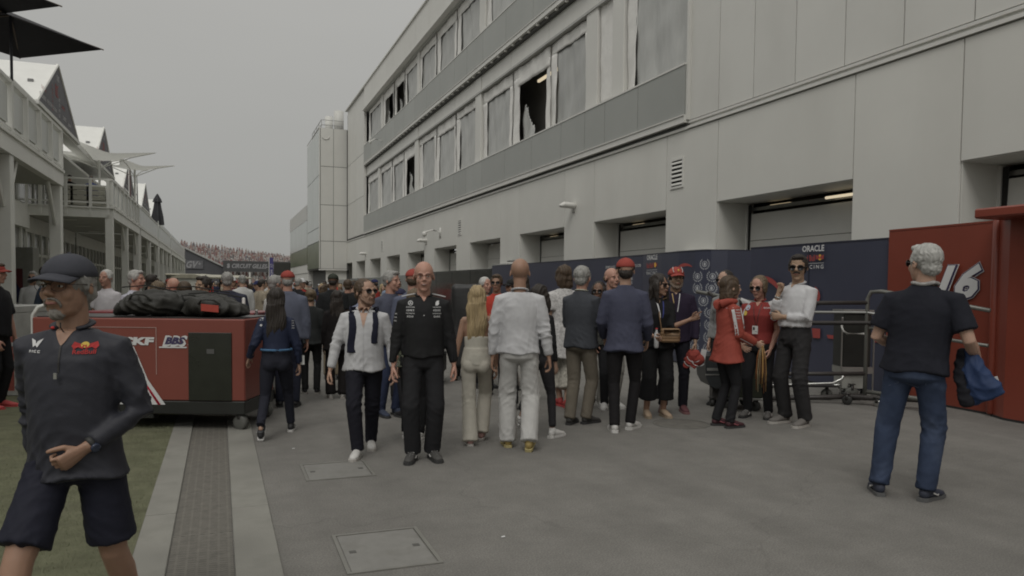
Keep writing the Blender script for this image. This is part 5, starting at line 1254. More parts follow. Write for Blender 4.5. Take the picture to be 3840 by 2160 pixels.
    if lod < 3:
        for q in (-1, 1): e.tube([(q * .014, -.0915, .024), (q * .030, -.0935, .030), (q * .050, -.080, .024)], [(.0022, .002), (.0030, .0022), (.0018, .0015)], 6, mi=4)
        w = .027 if smile else .023; up_ = .006 if smile else 0
        e.tube([(-w, -.090, -.056 + up_), (-w * .5, -.0985, -.058), (0, -.1005, -.058), (w * .5, -.0985, -.058), (w, -.090, -.056 + up_)], [(.002, .0012), (.0045, .003), (.005, .003), (.0045, .003), (.002, .0012)], 6, ref=(0, 0, 1), mi=1)
        if smile: e.tube([(-w * .6, -.0985, -.0565 + up_ * .4), (0, -.103, -.0575), (w * .6, -.0985, -.0565 + up_ * .4)], [(.001, .001), (.0022, .0015), (.001, .001)], 6, ref=(0, 0, 1), mi=2)
        e.tf(HT); body.merge(e)
    bo = build('body', body, bm, root, True)
    out_ = {'root': root, 'body': bo, 'T': T, 'HT': HT, 's': s, 'arms': arms}
    # ---- hair
    if hair and hair != 'bald':
        hg = G(); strands = 1
        if hair in ('short', 'capshort', 'crop'):
            k = 1.0 if hair != 'crop' else .985
            k = .935 if hair == 'capshort' else k; hg.ell((0, .022 if k > .95 else .014, .040 if k > .95 else .030), (.0835 * k, .099 * k, .088 * k), 20, 14)
            hg.ell((0, .062, -.020), (.064, .050, .055), 14, 10)
            for q in (-1, 1): hg.ell((q * .0755, -.004, .022), (.009, .026, .038), 10, 8)
            if hair == 'short': hg.ell((0, -.052, .094), (.056, .034, .026), 12, 8)
        elif hair == 'fringe':
            hg.ell((0, .050, -.004), (.0795, .064, .048), 16, 12)
        elif hair in ('long', 'midlong', 'bob', 'bun', 'tied'):
            hg.ell((0, .020 if hair in ('long', 'midlong', 'bob') else .027, .042), (.087, .101 if hair in ('long', 'midlong', 'bob') else .094, .090), 20, 14)
            for q in (-1, 1): hg.ell((q * .077, -.006, .0), (.016, .050, .070), 12, 8)
            if hair == 'long':
                hg.tube([(0, .045, .05), (0, .075, -.05), (0, .085, -.16), (0, .085, -.28), (0, .075, -.40), (0, .06, -.47)], [(.08, .06), (.092, .045), (.104, .036), (.104, .034), (.085, .028), (.045, .015)], 18, cap=.4)
            elif hair == 'midlong':
                hg.tube([(0, .04, .05), (0, .060, -.05), (0, .066, -.15), (0, .062, -.24)], [(.08, .06), (.092, .052), (.092, .042), (.06, .024)], 18, cap=.4)
                for q in (-1, 1): hg.tube([(q * .075, -.02, .02), (q * .086, -.025, -.06), (q * .084, -.03, -.14), (q * .07, -.035, -.22)], [(.02, .03), (.02, .032), (.018, .03), (.008, .012)], 10)
            elif hair == 'bob':
                hg.tube([(0, .03, .05), (0, .045, -.04), (0, .050, -.11), (0, .045, -.145)], [(.082, .07), (.096, .068), (.092, .058), (.07, .04)], 18, cap=.4)
            elif hair == 'bun': hg.ell((0, .10, .055), (.045, .038, .042), 12, 10); hg.ell((0, .06, -.03), (.06, .05, .05), 12, 8)
            elif hair == 'tied': hg.ell((0, .06, -.03), (.065, .052, .055), 12, 8); hg.tube([(0, .10, .0), (0, .13, -.06), (0, .12, -.14)], [.02, .026, .01], 8)
        hq = remesh(hg, max(.0058, vh), 1, .4); V = hq.V(); th = np.arctan2(V[:, 1] - .02, V[:, 0]); hz = V[:, 2]
        if hair in ('long', 'midlong', 'bob'):
            dsp = .0032 * np.sin(V[:, 0] * 260 + 3 * np.sin(hz * 12 + seed) + 2 * np.sin(hz * 27)) + .004 * np.sin(V[:, 0] * 95 + 2 * np.sin(hz * 9 + 2 * seed)); w_ = .006 * np.sin(hz * 22 + V[:, 0] * 20 + seed)
            dsp = dsp + w_ * (hz < -.05)
        else: w1 = np.sin(V[:, 0] * 61 + seed) + np.sin(V[:, 1] * 47 + hz * 33) + np.sin(hz * 71 + V[:, 0] * 39); dsp = .0013 * np.sin(V[:, 0] * 150 + 2.6 * w1) + .0014 * np.sin(V[:, 1] * 118 + hz * 60 + 3.1 * w1) + .0012 * np.sin(th * 21 + 2.2 * w1 + hz * 90)
        hq.v = [V + hq.N * dsp[:, None]]; hq.tf(HT)
        out_['hair'] = build('hair', hq, HAIR[hairm_], root, True)
    # ---- cap
    if cap:
        cg = G(); RC = euler(0, 0, capdir)
        cg.ell((0, .012, .038), (.0865, .106, .084), 22, 14); V = cg.V(); V[:, 2] = np.maximum(V[:, 2], .036 + .12 * np.maximum(0, -V[:, 1] - .03) * .3); V[:, 1] *= 1.0; cg.v = [V]; cg.ell((0, .012, .1225), (.007, .007, .004), 8, 4); cg.tf(lambda V: HT((V - np.array([0, .012, 0])) @ RC.T + np.array([0, .012, 0])))
        co_ = build('cap', cg, cap, root, True); out_['cap'] = co_
        if brim:
            bg_ = G(); V = []; n1, n2 = 12, 5
            for lay in (0, 1):
                for i in range(n1 + 1):
                    a = R(-62 + 124 * i / n1); 
                    for j in range(n2 + 1):
                        r_ = j / n2; ext = .082 * math.cos(a * .85) ** .6
                        x = math.sin(a) * (.080 + .004 * r_); y = -math.cos(a) * .094 + .012 - ext * r_; z = .044 - .020 * (abs(math.sin(a)) ** 2) * (1) - .020 * r_ - lay * .005 + .008
                        V.append((x, y, z))
            m_ = (n1 + 1) * (n2 + 1); F = []
            for i in range(n1):
                for j in range(n2):
                    a = i * (n2 + 1) + j; F.append((a, a + n2 + 1, a + n2 + 2, a + 1)); F.append((m_ + a + 1, m_ + a + n2 + 2, m_ + a + n2 + 1, m_ + a))
                a = i * (n2 + 1) + n2; F.append((a, a + n2 + 1, m_ + a + n2 + 1, m_ + a)); a = i * (n2 + 1); F.append((m_ + a, m_ + a + n2 + 1, a + n2 + 1, a))
            for j in range(n2): a = j; F.append((a, a + 1, m_ + a + 1, m_ + a)); a = n1 * (n2 + 1) + j; F.append((m_ + a, m_ + a + 1, a + 1, a))
            bg_.add(V, F); bg_.tf(lambda V: HT((V - np.array([0, .012, 0])) @ RC.T + np.array([0, .012, 0]))); build('brim', bg_, cap, co_, True)
    # ---- glasses
    if glasses:
        gg = G(); big = glasses in ('sunbig', 'sunav')
        a_, b_ = (.029, .023) if big else (.027, .019)
        for q in (-1, 1):
            cx, cy, cz = q * .033, -.101, .004 if not big else .0
            ring = [(cx + a_ * math.cos(t), cy + .10 * abs(q * a_ * math.cos(t) + .0) * (1 if q * math.cos(t) > 0 else 0) + (.006 if q * math.cos(t) > .5 else 0), cz + b_ * (math.sin(t) if glasses != 'sunsq' else max(-1, min(1, 1.35 * math.sin(t))))) for t in np.linspace(0, 2 * math.pi, 17)]
            gg.tube(ring, .0026 if glasses.startswith('sun') else .0011, 5, ref=(0, 1, 0), mi=0, cap=0)
            if glasses.startswith('sun'): gg.add(ring[:-1] + [(x, y + .004, z) for x, y, z in ring[:-1]], [tuple(range(16)), tuple(range(31, 15, -1))] + [(i, (i + 1) % 16, 16 + (i + 1) % 16, 16 + i) for i in range(16)], 1)
            gg.tube([(q * .060, -.095, .010), (q * .076, -.07, .010), (q * .084, .0, .008), (q * .084, .02, .0)], .0026 if glasses.startswith('sun') else .0016, 5, mi=0)
        gg.tube([(-.008, -.104, .010), (0, -.107, .012), (.008, -.104, .010)], .0020, 5); gg.tf(HT); out_['glasses'] = build('glasses', gg, [FRM, LENS], root, True)
    if beard:
        bg_ = G(); full = beard[0] == 'full'
        bg_.ell((0, -.062, -.096), (.030, .028, .0255), 14, 10)
        if full:
            for q in (-1, 1): bg_.tube([(q * .066, -.008, -.030), (q * .058, -.030, -.068), (q * .034, -.060, -.094), (0, -.075, -.104)], [(.012, .016), (.014, .020), (.016, .02), (.018, .018)], 8)
        bg_.tube([(-.030, -.080, -.072), (-.024, -.092, -.046), (0, -.104, -.040), (.024, -.092, -.046), (.030, -.080, -.072)], [.006, .006, .006, .006, .006], 6)
        bq = remesh(bg_, vh * .9, 1, .4); V = bq.V(); bq.v = [V + bq.N * (.0018 * np.sin(V[:, 0] * 300 + V[:, 2] * 240) * 1)[:, None]]; bq.tf(HT); build('beard', bq, beard[1], root, True)
    if stache:
        sg_ = G(); sg_.tube([(-.031, -.088, -.050), (-.018, -.100, -.043), (0, -.106, -.040), (.018, -.100, -.043), (.031, -.088, -.050)], [(.003, .004), (.006, .006), (.0065, .007), (.006, .006), (.003, .004)], 8, ref=(0, 1, 0)); sg_.tf(HT); build('moustache', sg_, stache, root, True)
    # ---- trousers
    legm = legm or cloth('trouser_black', (.018, .018, .020))
    if legs != 'none':
        tg = G(); wz = pz + .12 if tuck or thm > 1.0 else pz + .06
        if topk == 'halter': wz = pz + .14
        hw = (.166 if fem else .160) * fat; tg.tube([(px_, py_, wz), (px_, py_, pz + .04), (px_, py_ + .004, pz - .03), (px_, py_ + .006, pz - .09)], [(hw * (.86 if fem and topk == 'halter' else .96), .108 * fat), (hw, .118 * fat), (hw * 1.08, .128 * fat), (hw * 1.0, .115 * fat)], 18, cap=.35)
        if fem:
            for q in (-1, 1): tg.ell((px_ + q * .072, py_ + .055, pz - .06), (.085, .078, .09), 12, 10)
        masks = []
        for i, ((A, dr, p), K, Hp) in enumerate(zip(ank, knee, hips)):
            th_ = .088 * (.5 + .5 * fat) + bulk * .2; mid = (Hp + K) / 2
            if legs == 'trousers':
                end = A + nrm(A - K) * .012 + np.array([0, 0, hem - .09]); sh1 = K + (end - K) * .5
                tg.tube([Hp + [0, 0, .02], Hp + (K - Hp) * .28, mid, K, sh1, end], [(th_ * .95, th_ * 1.05), th_, th_ * .90, knee_r * (.7 + .3 * fat), (knee_r + hem_r) / 2 * 1.0, hem_r], 16, cap=.12)
                masks += [(K, .13, 1.0), (end, .14, 1.15), (Hp - [0, .05, .06], .12, .9)]
            elif legs == 'shorts':
                end = Hp + (K - Hp) * (leg_len or .86); tg.tube([Hp + [0, 0, .02], Hp + (K - Hp) * .28, mid, end], [(th_ * .98, th_ * 1.08), th_ * 1.02, th_ * 1.04, th_ * 1.10], 18, cap=.06); masks += [(end, .12, .6), (Hp, .14, .9)]
            elif legs == 'cropped':
                end = K + (A - K) * .62; tg.tube([Hp + [0, 0, .02], mid, K, end], [(th_, th_ * 1.06), th_ * 1.05, .092, .115], 18, cap=.05); masks += [(end, .2, .8), (K, .2, .7)]
        q_ = folds(remesh(tg, vc, 3), amp * 1.0, seed + 5, masks, base=.16) if lod < 3 else remesh(tg, vc, 3)
        out_['trousers'] = build({'shorts': 'shorts'}.get(legs, 'trousers'), q_, legm, root, True)
    # ---- top
    if topk not in ('bare',):
        topm = topm or cloth('shirt_white', (.6, .6, .6)); g2 = G(); b = bulk
        pr = [p for p in prof if p[0] >= thm - .02]; 
        if thm < .86: pr = [(thm, prof[0][1] + .012 + b * .6, prof[0][2] + .012 + b * .5, 0)] + pr
        elif pr[0][0] > thm: pr = [(thm, pr[0][1], pr[0][2], pr[0][3])] + pr
        if topk == 'halter':
            pr = [p for p in FEM if p[0] <= 1.25]
        nk_ = .040 if topk not in ('halter',) else 0
        pr = [p for p in pr if p[0] <= (1.45 if collar else 1.48)]
        g2.tube([T((0, y, z)) for z, a, b_, y in pr], [((a * fat + .008 + b) * (1 if z < 1.42 else .97), (b_ * fat + .008 + b * .8)) for z, a, b_, y in pr], 22, cap=.12)
        if fem and topk != 'halter':
            for q in (-1, 1): g2.ell(T((q * .07, -.085, 1.26)), (.062, .052, .06), 12, 8)
        masks = [(T((0, -.1, .93)), .14, .8), (T((0, .1, .98)), .16, .8)]
        if topk != 'halter':
            for (S_, E_, W_, f, hdv, sh, n_, arm) in arms:
                rr = ar + .009 + b
                NKs = T((0, .012, 1.425)); 
                if sleeve >= 1:
                    t_ = sleeve - 1; End = E_ + (W_ - E_) * t_; 
                    g2.tube([NKs + (S_ - NKs) * .55, S_ + [0, 0, .0], S_ + (E_ - S_) * .5, E_, E_ + (End - E_) * .5, End], [rr * .80, rr * 1.02, rr * 1.0, rr * .90, rr * .80, rr * (.68 if t_ > .7 else .88)], 14, cap=.2)
                    masks += [(E_, .11, 1.2), (S_ + (E_ - S_) * .3, .08, .6), (End, .07, .6)]
                else:
                    End = S_ + (E_ - S_) * sleeve; g2.tube([NKs + (S_ - NKs) * .55, S_ + [0, 0, .0], S_ + (End - S_) * .6, End], [rr * .80, rr * 1.06, rr * 1.14, rr * 1.2], 14, cap=.06); masks += [(End, .06, .4)]
                masks += [(S_ - np.array([np.sign(S_[0]) * .03, 0, .09]), .09, .9)]
        q_ = remesh(g2, vc, 4)
        if lod < 3:
            folds(q_, amp if topk != 'halter' else .004, seed, masks); V = q_.V(); zh = thm + dz; w_ = np.clip(1 - (V[:, 2] - zh) / .09, 0, 1) * (np.hypot(V[:, 0] - px_, V[:, 1] - py_) < .26)
            if not tuck and topk != 'halter':
                a_ = np.arctan2(V[:, 1], V[:, 0]); f_ = 1 + w_ * (.05 + .030 * np.sin(5 * a_ + seed) + .018 * np.sin(9 * a_ + 2 * seed)); V[:, 0] = px_ + (V[:, 0] - px_) * f_; V[:, 1] = py_ + (V[:, 1] - py_) * f_; V[:, 2] += w_ * .010 * np.sin(3 * a_ + seed * 1.7); q_.v = [V]
        out_['top'] = build({'jacket': 'jacket', 'tshirt': 'tshirt', 'halter': 'top', 'sweater': 'sweater', 'blazer': 'blazer', 'polo': 'polo_shirt'}.get(topk, 'shirt'), q_, topm, root, True)
        if collar:
            cg = G(); 
            ring = []
            for k in range(15):
                a = R(-145 + 290 * k / 14 + 90); rr = .062 if not fem else .054
                ring.append(T((math.cos(a) * rr * 1.12, .012 + math.sin(a) * rr * 1.08, 1.468 + .018 * math.sin(a))))
            cg.tube(ring, [(.008, .017)] * 15, 8, ref=(0, 0, 1), cap=.3); build('collar', cg, collar, root, True)
    if tuck:
        bg_ = G(); z = wz - .012; th = np.linspace(0, 2 * math.pi, 25); hw_ = hw * .98
        bg_.tube([(px_ + hw_ * math.cos(a) * 1.015, py_ + .112 * fat * math.sin(a) * 1.03, z) for a in th], [(.005, .017)] * 25, 6, ref=(1, 0, 0), cap=0); build('belt', bg_, BELT, root, True)
    # ---- shoes
    if lod < 3 or True:
        for i, (A, dr, p) in enumerate(ank):
            sgm = G(); B = [(0, .058, .050), (0, .02, .056), (0, -.05, .048), (0, -.11, .036), (0, -.165, .030)]
            sgm.tube(B, [(.033, .040), (.037, .046), (.041, .038), (.045, .027), (.033, .020)], 14, ref=(1, 0, 0), cap=.7)
            sgm.tube([(0, .028, .04), (0, .030, .105)], [.040, .038], 12, cap=.2)
            V = sgm.V(); V[:, 2] = np.maximum(V[:, 2], .018); sgm.v = [V]
            so_ = G(); pts = [(.026, .092), (.038, .06), (.037, 0), (.043, -.07), (.048, -.12), (.038, -.175), (.015, -.196)]; pl = [(x, y, 0) for x, y in pts] + [(-x, y, 0) for x, y in pts[::-1]]; so_.prism(pl, (0, 0, .024))
            ay = math.atan2(dr[0], -dr[1])
            Rz = np.array(Matrix.Rotation(ay, 3, 'Z')) @ np.array(Matrix.Rotation(p, 3, 'X'))
            Rz = np.array(Matrix.Rotation(ay, 3, 'Z')) @ np.array(Matrix.Rotation(-p, 3, 'X'))
            base = A - Rz @ np.array([0, .03, .082])
            tfm = lambda V: np.asarray(V) @ Rz.T + base
            sgm.tf(tfm); so_.tf(tfm)
            # never sink below the ground
            zmin = so_.V()[:, 2].min(); 
            for G_ in (sgm, so_): G_.tf(lambda V: V - np.array([0, 0, zmin - .001]))
            o_ = build('shoe', sgm, shoe[0], root, True); build('sole', so_, shoe[1], o_)
            if lod < 2 and len(shoe) > 2:
                lc = G(); 
                for k in range(3): y = -.045 - .028 * k; lc.tube([(-.026, y + .004, .079 - .010 * k), (0, y, .086 - .011 * k), (.026, y + .004, .079 - .010 * k)], .004, 5)
                lc.tube([(-.040, .0, .055), (-.043, -.05, .035), (-.03, -.08, .05)], .006, 5); lc.tube([(.040, .0, .055), (.043, -.05, .035), (.03, -.08, .05)], .006, 5)
                lc.tf(tfm); lc.tf(lambda V: V - np.array([0, 0, zmin - .001])); build('lace', lc, shoe[2], o_, True)
    out_['seed'] = seed; out_['P'] = P; out_['rz'] = rz; out_['ank'] = ank; out_['pz'] = pz
    return out_

def tree_of(o):
    me = o.data; return BVHTree.FromPolygons([v.co[:] for v in me.vertices], [tuple(p.vertices) for p in me.polygons])
def print_on(pp, part, items, name='print', par=None):
    """items: (V, F, material, local centre, normal, roll)"""
    if len({it[3][0] > 0 for it in items if abs(it[3][0]) > .04}) > 1:
        for q in (0, 1): print_on(pp, part, [it for it in items if (it[3][0] > 0) == bool(q)], name, par)
        return
    tr = tree_of(pp[part]); g = G(); ms = []
    for (V, F, m_, c, n, roll) in items:
        if m_ not in ms: ms.append(m_)
        c = pp['T'](np.array(c, float)); n = Vector(n).normalized(); h = tr.ray_cast(Vector(c) + n * .3, -n, .6)
        if h[0] is None: continue
        to_surface(V, F, h[0], n, (0, 0, 1), tr, ms.index(m_), g, .0035 + .0012 * ms.index(m_), R(roll))
    if g.n: return build(name, g, ms, pp['root'] if par is None else par)
def glyph_geo(w, h, seed): g = G(); glyphs(g, (0, 0, 0), (1, 0, 0), (0, 1, 0), w, h, seed); return g.V(), g.f
def disc(r, n=18, sx=1): th = np.linspace(0, 2 * math.pi, n, endpoint=False); return np.stack([np.cos(th) * r * sx, np.sin(th) * r, th * 0], 1), [tuple(range(n))]
def rect(w, h): return np.array([(-w / 2, -h / 2, 0), (w / 2, -h / 2, 0), (w / 2, h / 2, 0), (-w / 2, h / 2, 0)]), [(0, 1, 2, 3)]
def ringg(r, w, n=24): th = np.linspace(0, 2 * math.pi, n, endpoint=False); return np.concatenate([np.stack([np.cos(th), np.sin(th), th * 0], 1) * r, np.stack([np.cos(th), np.sin(th), th * 0], 1) * (r - w)]), [(j, (j + 1) % n, n + (j + 1) % n, n + j) for j in range(n)]
def hrect(w, h, n=8):
    V = [(-w / 2 + w * i / n, s * h / 2, 0) for s in (-1, 1) for i in range(n + 1)]; return np.array(V), [(i, i + 1, n + 2 + i, n + 1 + i) for i in range(n)]
def vrect(w, h, n=10):
    V = [(s * w / 2, -h / 2 + h * i / n, 0) for i in range(n + 1) for s in (-1, 1)]; return np.array(V), [(2 * i, 2 * i + 1, 2 * i + 3, 2 * i + 2) for i in range(n)]

def vpatch(pp, w, h, z, m_):
    n = 7; V = []
    for i in range(n + 1):
        u = i / n; ww = w * (1 - u) ** .8 + .002
        for j in range(5): V.append((ww * (j / 2 - 1), -h * u, 0))
    F = [(i * 5 + j + 5, i * 5 + j + 6, i * 5 + j + 1, i * 5 + j) for i in range(n) for j in range(4)]
    print_on(pp, 'top', [(np.array(V), F, m_, (0, 0, z), (0, -1, .25), 0)], 'open_collar')
PWH = cloth('print_cloth_white', (.60, .60, .60)); PRD = cloth('print_cloth_red', (.42, .05, .05)); PYE = cloth('print_cloth_yellow', (.62, .45, .10)); PGD = cloth('print_gold', (.5, .36, .16))
# 1 - man in the foreground
rbN = cloth('team_navy', (.028, .029, .038), rough=.6, spec=.35)
d1 = 3.08; p = ca(CX(278, d1), d1)
a = person('bearded person in navy top, shorts and cap striding past in the foreground', at=p, h=1.735, hd=-24, ftl=[(.13, .26), (-.17, -.36)], lod=0, fat=1.05, sk='tan', lean=3,
    legs='shorts', legm=cloth('shorts_navy', (.016, .017, .028), rough=.7), topk='shirt', topm=rbN, thm=.84, sleeve=1.86, bulk=.0, collar=rbN,
    armL={'u': (.30, .08, -1), 'f': (-.62, -.50, -.50), 's': (.1, -.4, 1), 'curl': 80, 'spread': 0}, armR={'u': (.14, .42, -1), 'f': (.06, .10, -1), 'curl': 60},
    hair='capshort', hairm_='grey', cap=cloth('cap_slate', (.055, .057, .068)), glasses='clear', beard=('goatee', mat('beard_grey', (.20, .185, .165), rough=.8, var=.3, scale=60)), yaw=-12, nod=-1, jaw=1.1, shoe=(SHB, SOLB), fyaw=(5, 5), browm=BROW['grey'], amp=.024, seed=3, swide=1.02)
z = 1.335
items = []
z += .045; V, F = disc(.017, 14, .8); items.append((V * [1, .7, 1], F, PYE, (.085, 0, z + .01), (0, -1, 0), 0))
for k in (-1, 1):
    B = np.array([(0, 0, 0.), (.05, .02, 0), (.062, -.004, 0), (.05, -.022, 0), (.03, -.01, 0), (.008, -.02, 0)]) * [k, 1, 1]; B = B * .72; items.append((B if k > 0 else B[::-1], [tuple(range(6))], PRD, (.085, 0, z + .008), (0, -1, 0), 0))
V, F = fit_text('RedBull', .078, .018, bold=.02); items.append((V, F, PRD, (.085, 0, z - .018), (0, -1, 0), 0))
B = np.array([(-.03, .022, 0), (-.012, -.012, 0), (0, -.004, 0), (.012, -.012, 0), (.032, .024, 0), (.006, .012, 0), (0, .002, 0), (-.008, .014, 0)]); items.append((B[::-1], [tuple(range(8))], PWH, (-.11, 0, z + .01), (0, -1, 0), 0))
V, F = glyph_geo(.06, .012, 3); items.append((V, F, PWH, (-.108, 0, z - .018), (0, -1, 0), 0))
print_on(a, 'top', items, 'chest_emblem')
V, F = vrect(.006, .20); print_on(a, 'top', [(V, F, BELT, (0, 0, 1.38), (0, -1, 0), 0)], 'zip'); g = G(); g.box((-.006, -.008, -.012), (.006, 0, .012)); zt = a['T']((0, -.148, 1.27)); g.tf(lambda V: V + zt); build('zip_pull', g, CHR, a['root'])
Wl, fl = a['arms'][0][2], a['arms'][0][3]; g = G(); sL = a['arms'][0][5]; g.tube([Wl - fl * .030, Wl - fl * .012], [(.036, .030)] * 2, 14, ref=sL, cap=.1); wt = build('watch', g, RUB, a['root'], True); g = G(); nL = a['arms'][0][6]; c = Wl - fl * .02 - nL * .030; g.tube([c, c - nL * .010], .019, 14, cap=.1); build('watch_face', g, mat('watch_glass', (.03, .04, .07), rough=.1), wt, True)
c = a['T']((-.02, -.115, 1.46)); g = G(); g.ell(c, (.008, .006, .006), 8, 6); build('microphone_light', g, mat('mic_red', (.5, .03, .03)), a['root'], True)

# 2 - woman in navy jacket seen from behind
p2 = person('person with long dark hair and navy jacket walking away beside the carts', L=(978, 1655), Rt=(1092, 1615), top=1078, hd=176, lod=0, fem=True, hair='long', hairm_='dark', topk='jacket', topm=cloth('team_blue', (.022, .028, .055), rough=.65), thm=1.03, bulk=.012,
    legm=cloth('trouser_navy', (.020, .021, .030)), knee_r=.060, hem_r=.050, hem=.13, shoe=(SHB, SHW, SHW), fpitch=(32, 0), fyaw=(0, 4), armL={'u': (.34, .25, -1), 'f': (.25, -.55, -.6)}, armR={'u': (.30, -.05, -1), 'f': (.10, -.22, -1), 'curl': 40}, seed=8, yaw=2)
BLU = cloth('trim_blue', (.08, .17, .30)); PBL = BLU
g = G(); th = np.linspace(0, 2 * math.pi, 25)
g.tube([p2['T']((.178 * math.cos(t), .150 * math.sin(t), 1.045)) for t in th], [(.006, .014)] * 25, 6, ref=(1, 0, 0), cap=0); build('waistband', g, BLU, p2['root'], True)
its = []
V, F = rect(.035, .028); its.append((V, F, PWH, (.145, 0, 1.40), (0.2, 1, 0), 0)); V, F = disc(.013); its.append((V, F, PWH, (.145, 0, 1.33), (0.2, 1, 0), 0))
for k in range(4): V, F = glyph_geo(.035, .013, k); its.append((V, F, PWH, (-.165, 0, 1.38 - .028 * k), (-.5, 1, 0), 0))
V, F = hrect(.22, .012); its.append((V, F, BLU, (0, 0, 1.43), (0, 1, .2), 0)); print_on(p2, 'top', its, 'jacket_print')
W_, f_, = p2['arms'][1][2], p2['arms'][1][3]; g = G(); g.box((-.028, -.006, -.11), (.028, .006, .0), bev=.004); g.tf(lambda V: V + W_ + f_ * .06 + np.array([-.03, .02, .16])); 
t_ = thing('pass_card', 'white pass card swinging by the hip of the long-haired walker', 'pass', p2['P'] + Vector((0, 0, 0)), p2['rz'], None, p2['s']); build('card', g, mat('card_white', (.58, .58, .56)), t_)

# 3 - white shirt with sweater over the shoulders
wh = cloth('linen_white', (.50, .50, .51), rough=.9)
p3 = person('person in white shirt and sunglasses with navy sweater hung over the shoulders', L=(1392, 1680), Rt=(1338, 1718), top=1043, hd=-4, lod=0, fat=1.12, sk='fair', hair='crop', hairm_='brown', glasses='sun', topm=wh, thm=.86, sleeve=1.92, bulk=.003, collar=wh,
    legm=cloth('trouser_ink', (.014, .014, .020)), knee_r=.074, hem_r=.062, shoe=(SHW, SOLE), fpitch=(0, 0), fyaw=(6, 10), armL={'u': (.30, .1, -1), 'f': (.10, -.25, -1)}, armR={'u': (.34, -.02, -1), 'f': (.22, -.12, -1), 'curl': 45}, yaw=42, nod=4, seed=12, amp=.018, swide=1.02, beard=('full', mat('stubble_brown', (.20, .125, .09), rough=.8)))
sw = cloth('sweater_navy', (.014, .015, .028)); 
for k, (x0, x1, z1, wd) in enumerate(((.100, .112, 1.13, .034), (-.115, -.10, 1.04, .046))):
    tr = tree_of(p3['top']); g = G(); ps = []
    for i in range(9):
        u = i / 8; c = p3['T']((x0 + (x1 - x0) * u + .01 * math.sin(u * 5), 0, 1.43 - (1.43 - z1) * u)); h = tr.ray_cast(Vector(c) + Vector((0, -.4, 0)), Vector((0, 1, 0)), .6); ps.append(np.array(h[0]) + np.array([0, -.006, 0]) if h[0] is not None else c)
    g.tube(ps, [(wd * (.85 + .03 * i), .010) for i in range(9)], 10, ref=(1, 0, 0), cap=.3); q_ = folds(remesh(g, .006, 1), .004, k + 3, base=1); build('sweater_sleeve', q_, sw, p3['root'], True)
g = G(); g.tube([p3['T'](c) for c in ((.115, -.06, 1.44), (.13, .02, 1.462), (.09, .085, 1.45), (0, .115, 1.43), (-.09, .085, 1.45), (-.14, .02, 1.462), (-.125, -.06, 1.44))], [(.03, .012)] * 7, 10, ref=(0, 0, 1)); g.tube([p3['T'](c) for c in ((-.02, .13, 1.40), (-.03, .15, 1.2), (-.03, .15, 1.0))], [(.12, .012), (.16, .014), (.14, .012)], 12); q_ = folds(remesh(g, .010, 2), .006, 4, base=1); build('sweater_body', q_, sw, p3['root'], True)
V = np.array([(w_ * (j / 2 - 1), z_, 0) for z_, w_ in ((.085, .058), (.06, .050), (.03, .038), (0, .029), (-.04, .020), (-.08, .011), (-.12, .003)) for j in range(5)]); F = [(i * 5 + j + 5, i * 5 + j + 6, i * 5 + j + 1, i * 5 + j) for i in range(6) for j in range(4)]; print_on(p3, 'top', [(V, F, SK['fair'], (0, 0, 1.395), (0, -1, 0), 0)], 'open_neckline')
V, F = vrect(.006, .42, 14); print_on(p3, 'top', [(V, F, cloth('placket', (.45, .45, .46)), (0, 0, 1.10), (0, -1, 0), 0)], 'placket')

# 4 - bald smiling man in black team top
blk = cloth('team_black', (.016, .016, .017), rough=.7)
p4 = person('bald smiling person with glasses in black shirt with white emblems', L=(1625, 1722), Rt=(1545, 1728), top=990, hd=2, lod=0, fat=1.03, sk='pink', hair='fringe', hairm_='lbrown', glasses='clear', smile=True, topm=blk, thm=.93, sleeve=1.92, bulk=.006, collar=blk,
    legm=cloth('trouser_charcoal', (.022, .022, .024)), knee_r=.078, hem_r=.075, shoe=(mat('shoe_grey', (.06, .058, .055)), SOLB, SHW), fyaw=(16, 14), armL={'u': (.20, .05, -1), 'f': (.16, -.10, -1), 'curl': 38}, armR={'u': (.20, -.02, -1), 'f': (.12, -.14, -1), 'curl': 38}, seed=17, swide=1.03, nod=-2, beard=('full', mat('stubble', (.30, .16, .11), rough=.8)) if 0 else None, amp=.009)
its = []
for sgn in (-1, 1):
    x = sgn * .115
    if sgn < 0:
        V, F = ringg(.021, .005); its.append((V, F, PWH, (x, 0, 1.395), (0, -1, 0), 0))
        for k in range(3): its.append((np.array([(-.004, 0, 0), (.004, 0, 0), (0, .018, 0)]), [(0, 1, 2)], PWH, (x, 0, 1.395), (0, -1, 0), 120 * k))
    else:
        B = np.array([(-.016, -.02, 0), (.006, -.02, 0), (.018, -.004, 0), (.014, .01, 0), (.02, .022, 0), (-.002, .02, 0), (-.014, .006, 0)]); its.append((B, [tuple(range(7))], PWH, (x, 0, 1.395), (0, -1, 0), 0))
    for k in range(4): V, F = glyph_geo((.075, .068, .078, .06)[k], (.010, .017, .010, .016)[k], 40 + k + sgn); its.append((V, F, PWH, (x, 0, 1.36 - .027 * k), (0, -1, 0), 0))
for k in range(3): V, F = glyph_geo(.03, .012, 60 + k); its.append((V, F, PWH, (-.215, 0, 1.30 - .03 * k), (-.6, -1, 0), 0))
V, F = disc(.005, 8); its.append((V, F, PWH, (0, 0, 1.29), (0, -1, 0), 0)); print_on(p4, 'top', its, 'shirt_emblems')
for sgn in (-1, 1): g = G(); g.tube([p4['T']((sgn * .075, .0, 1.475)), p4['T']((sgn * .14, .0, 1.462)), p4['T']((sgn * .19, .0, 1.45))], .005, 6); build('shoulder_piping', g, PWH, p4['root'], True)

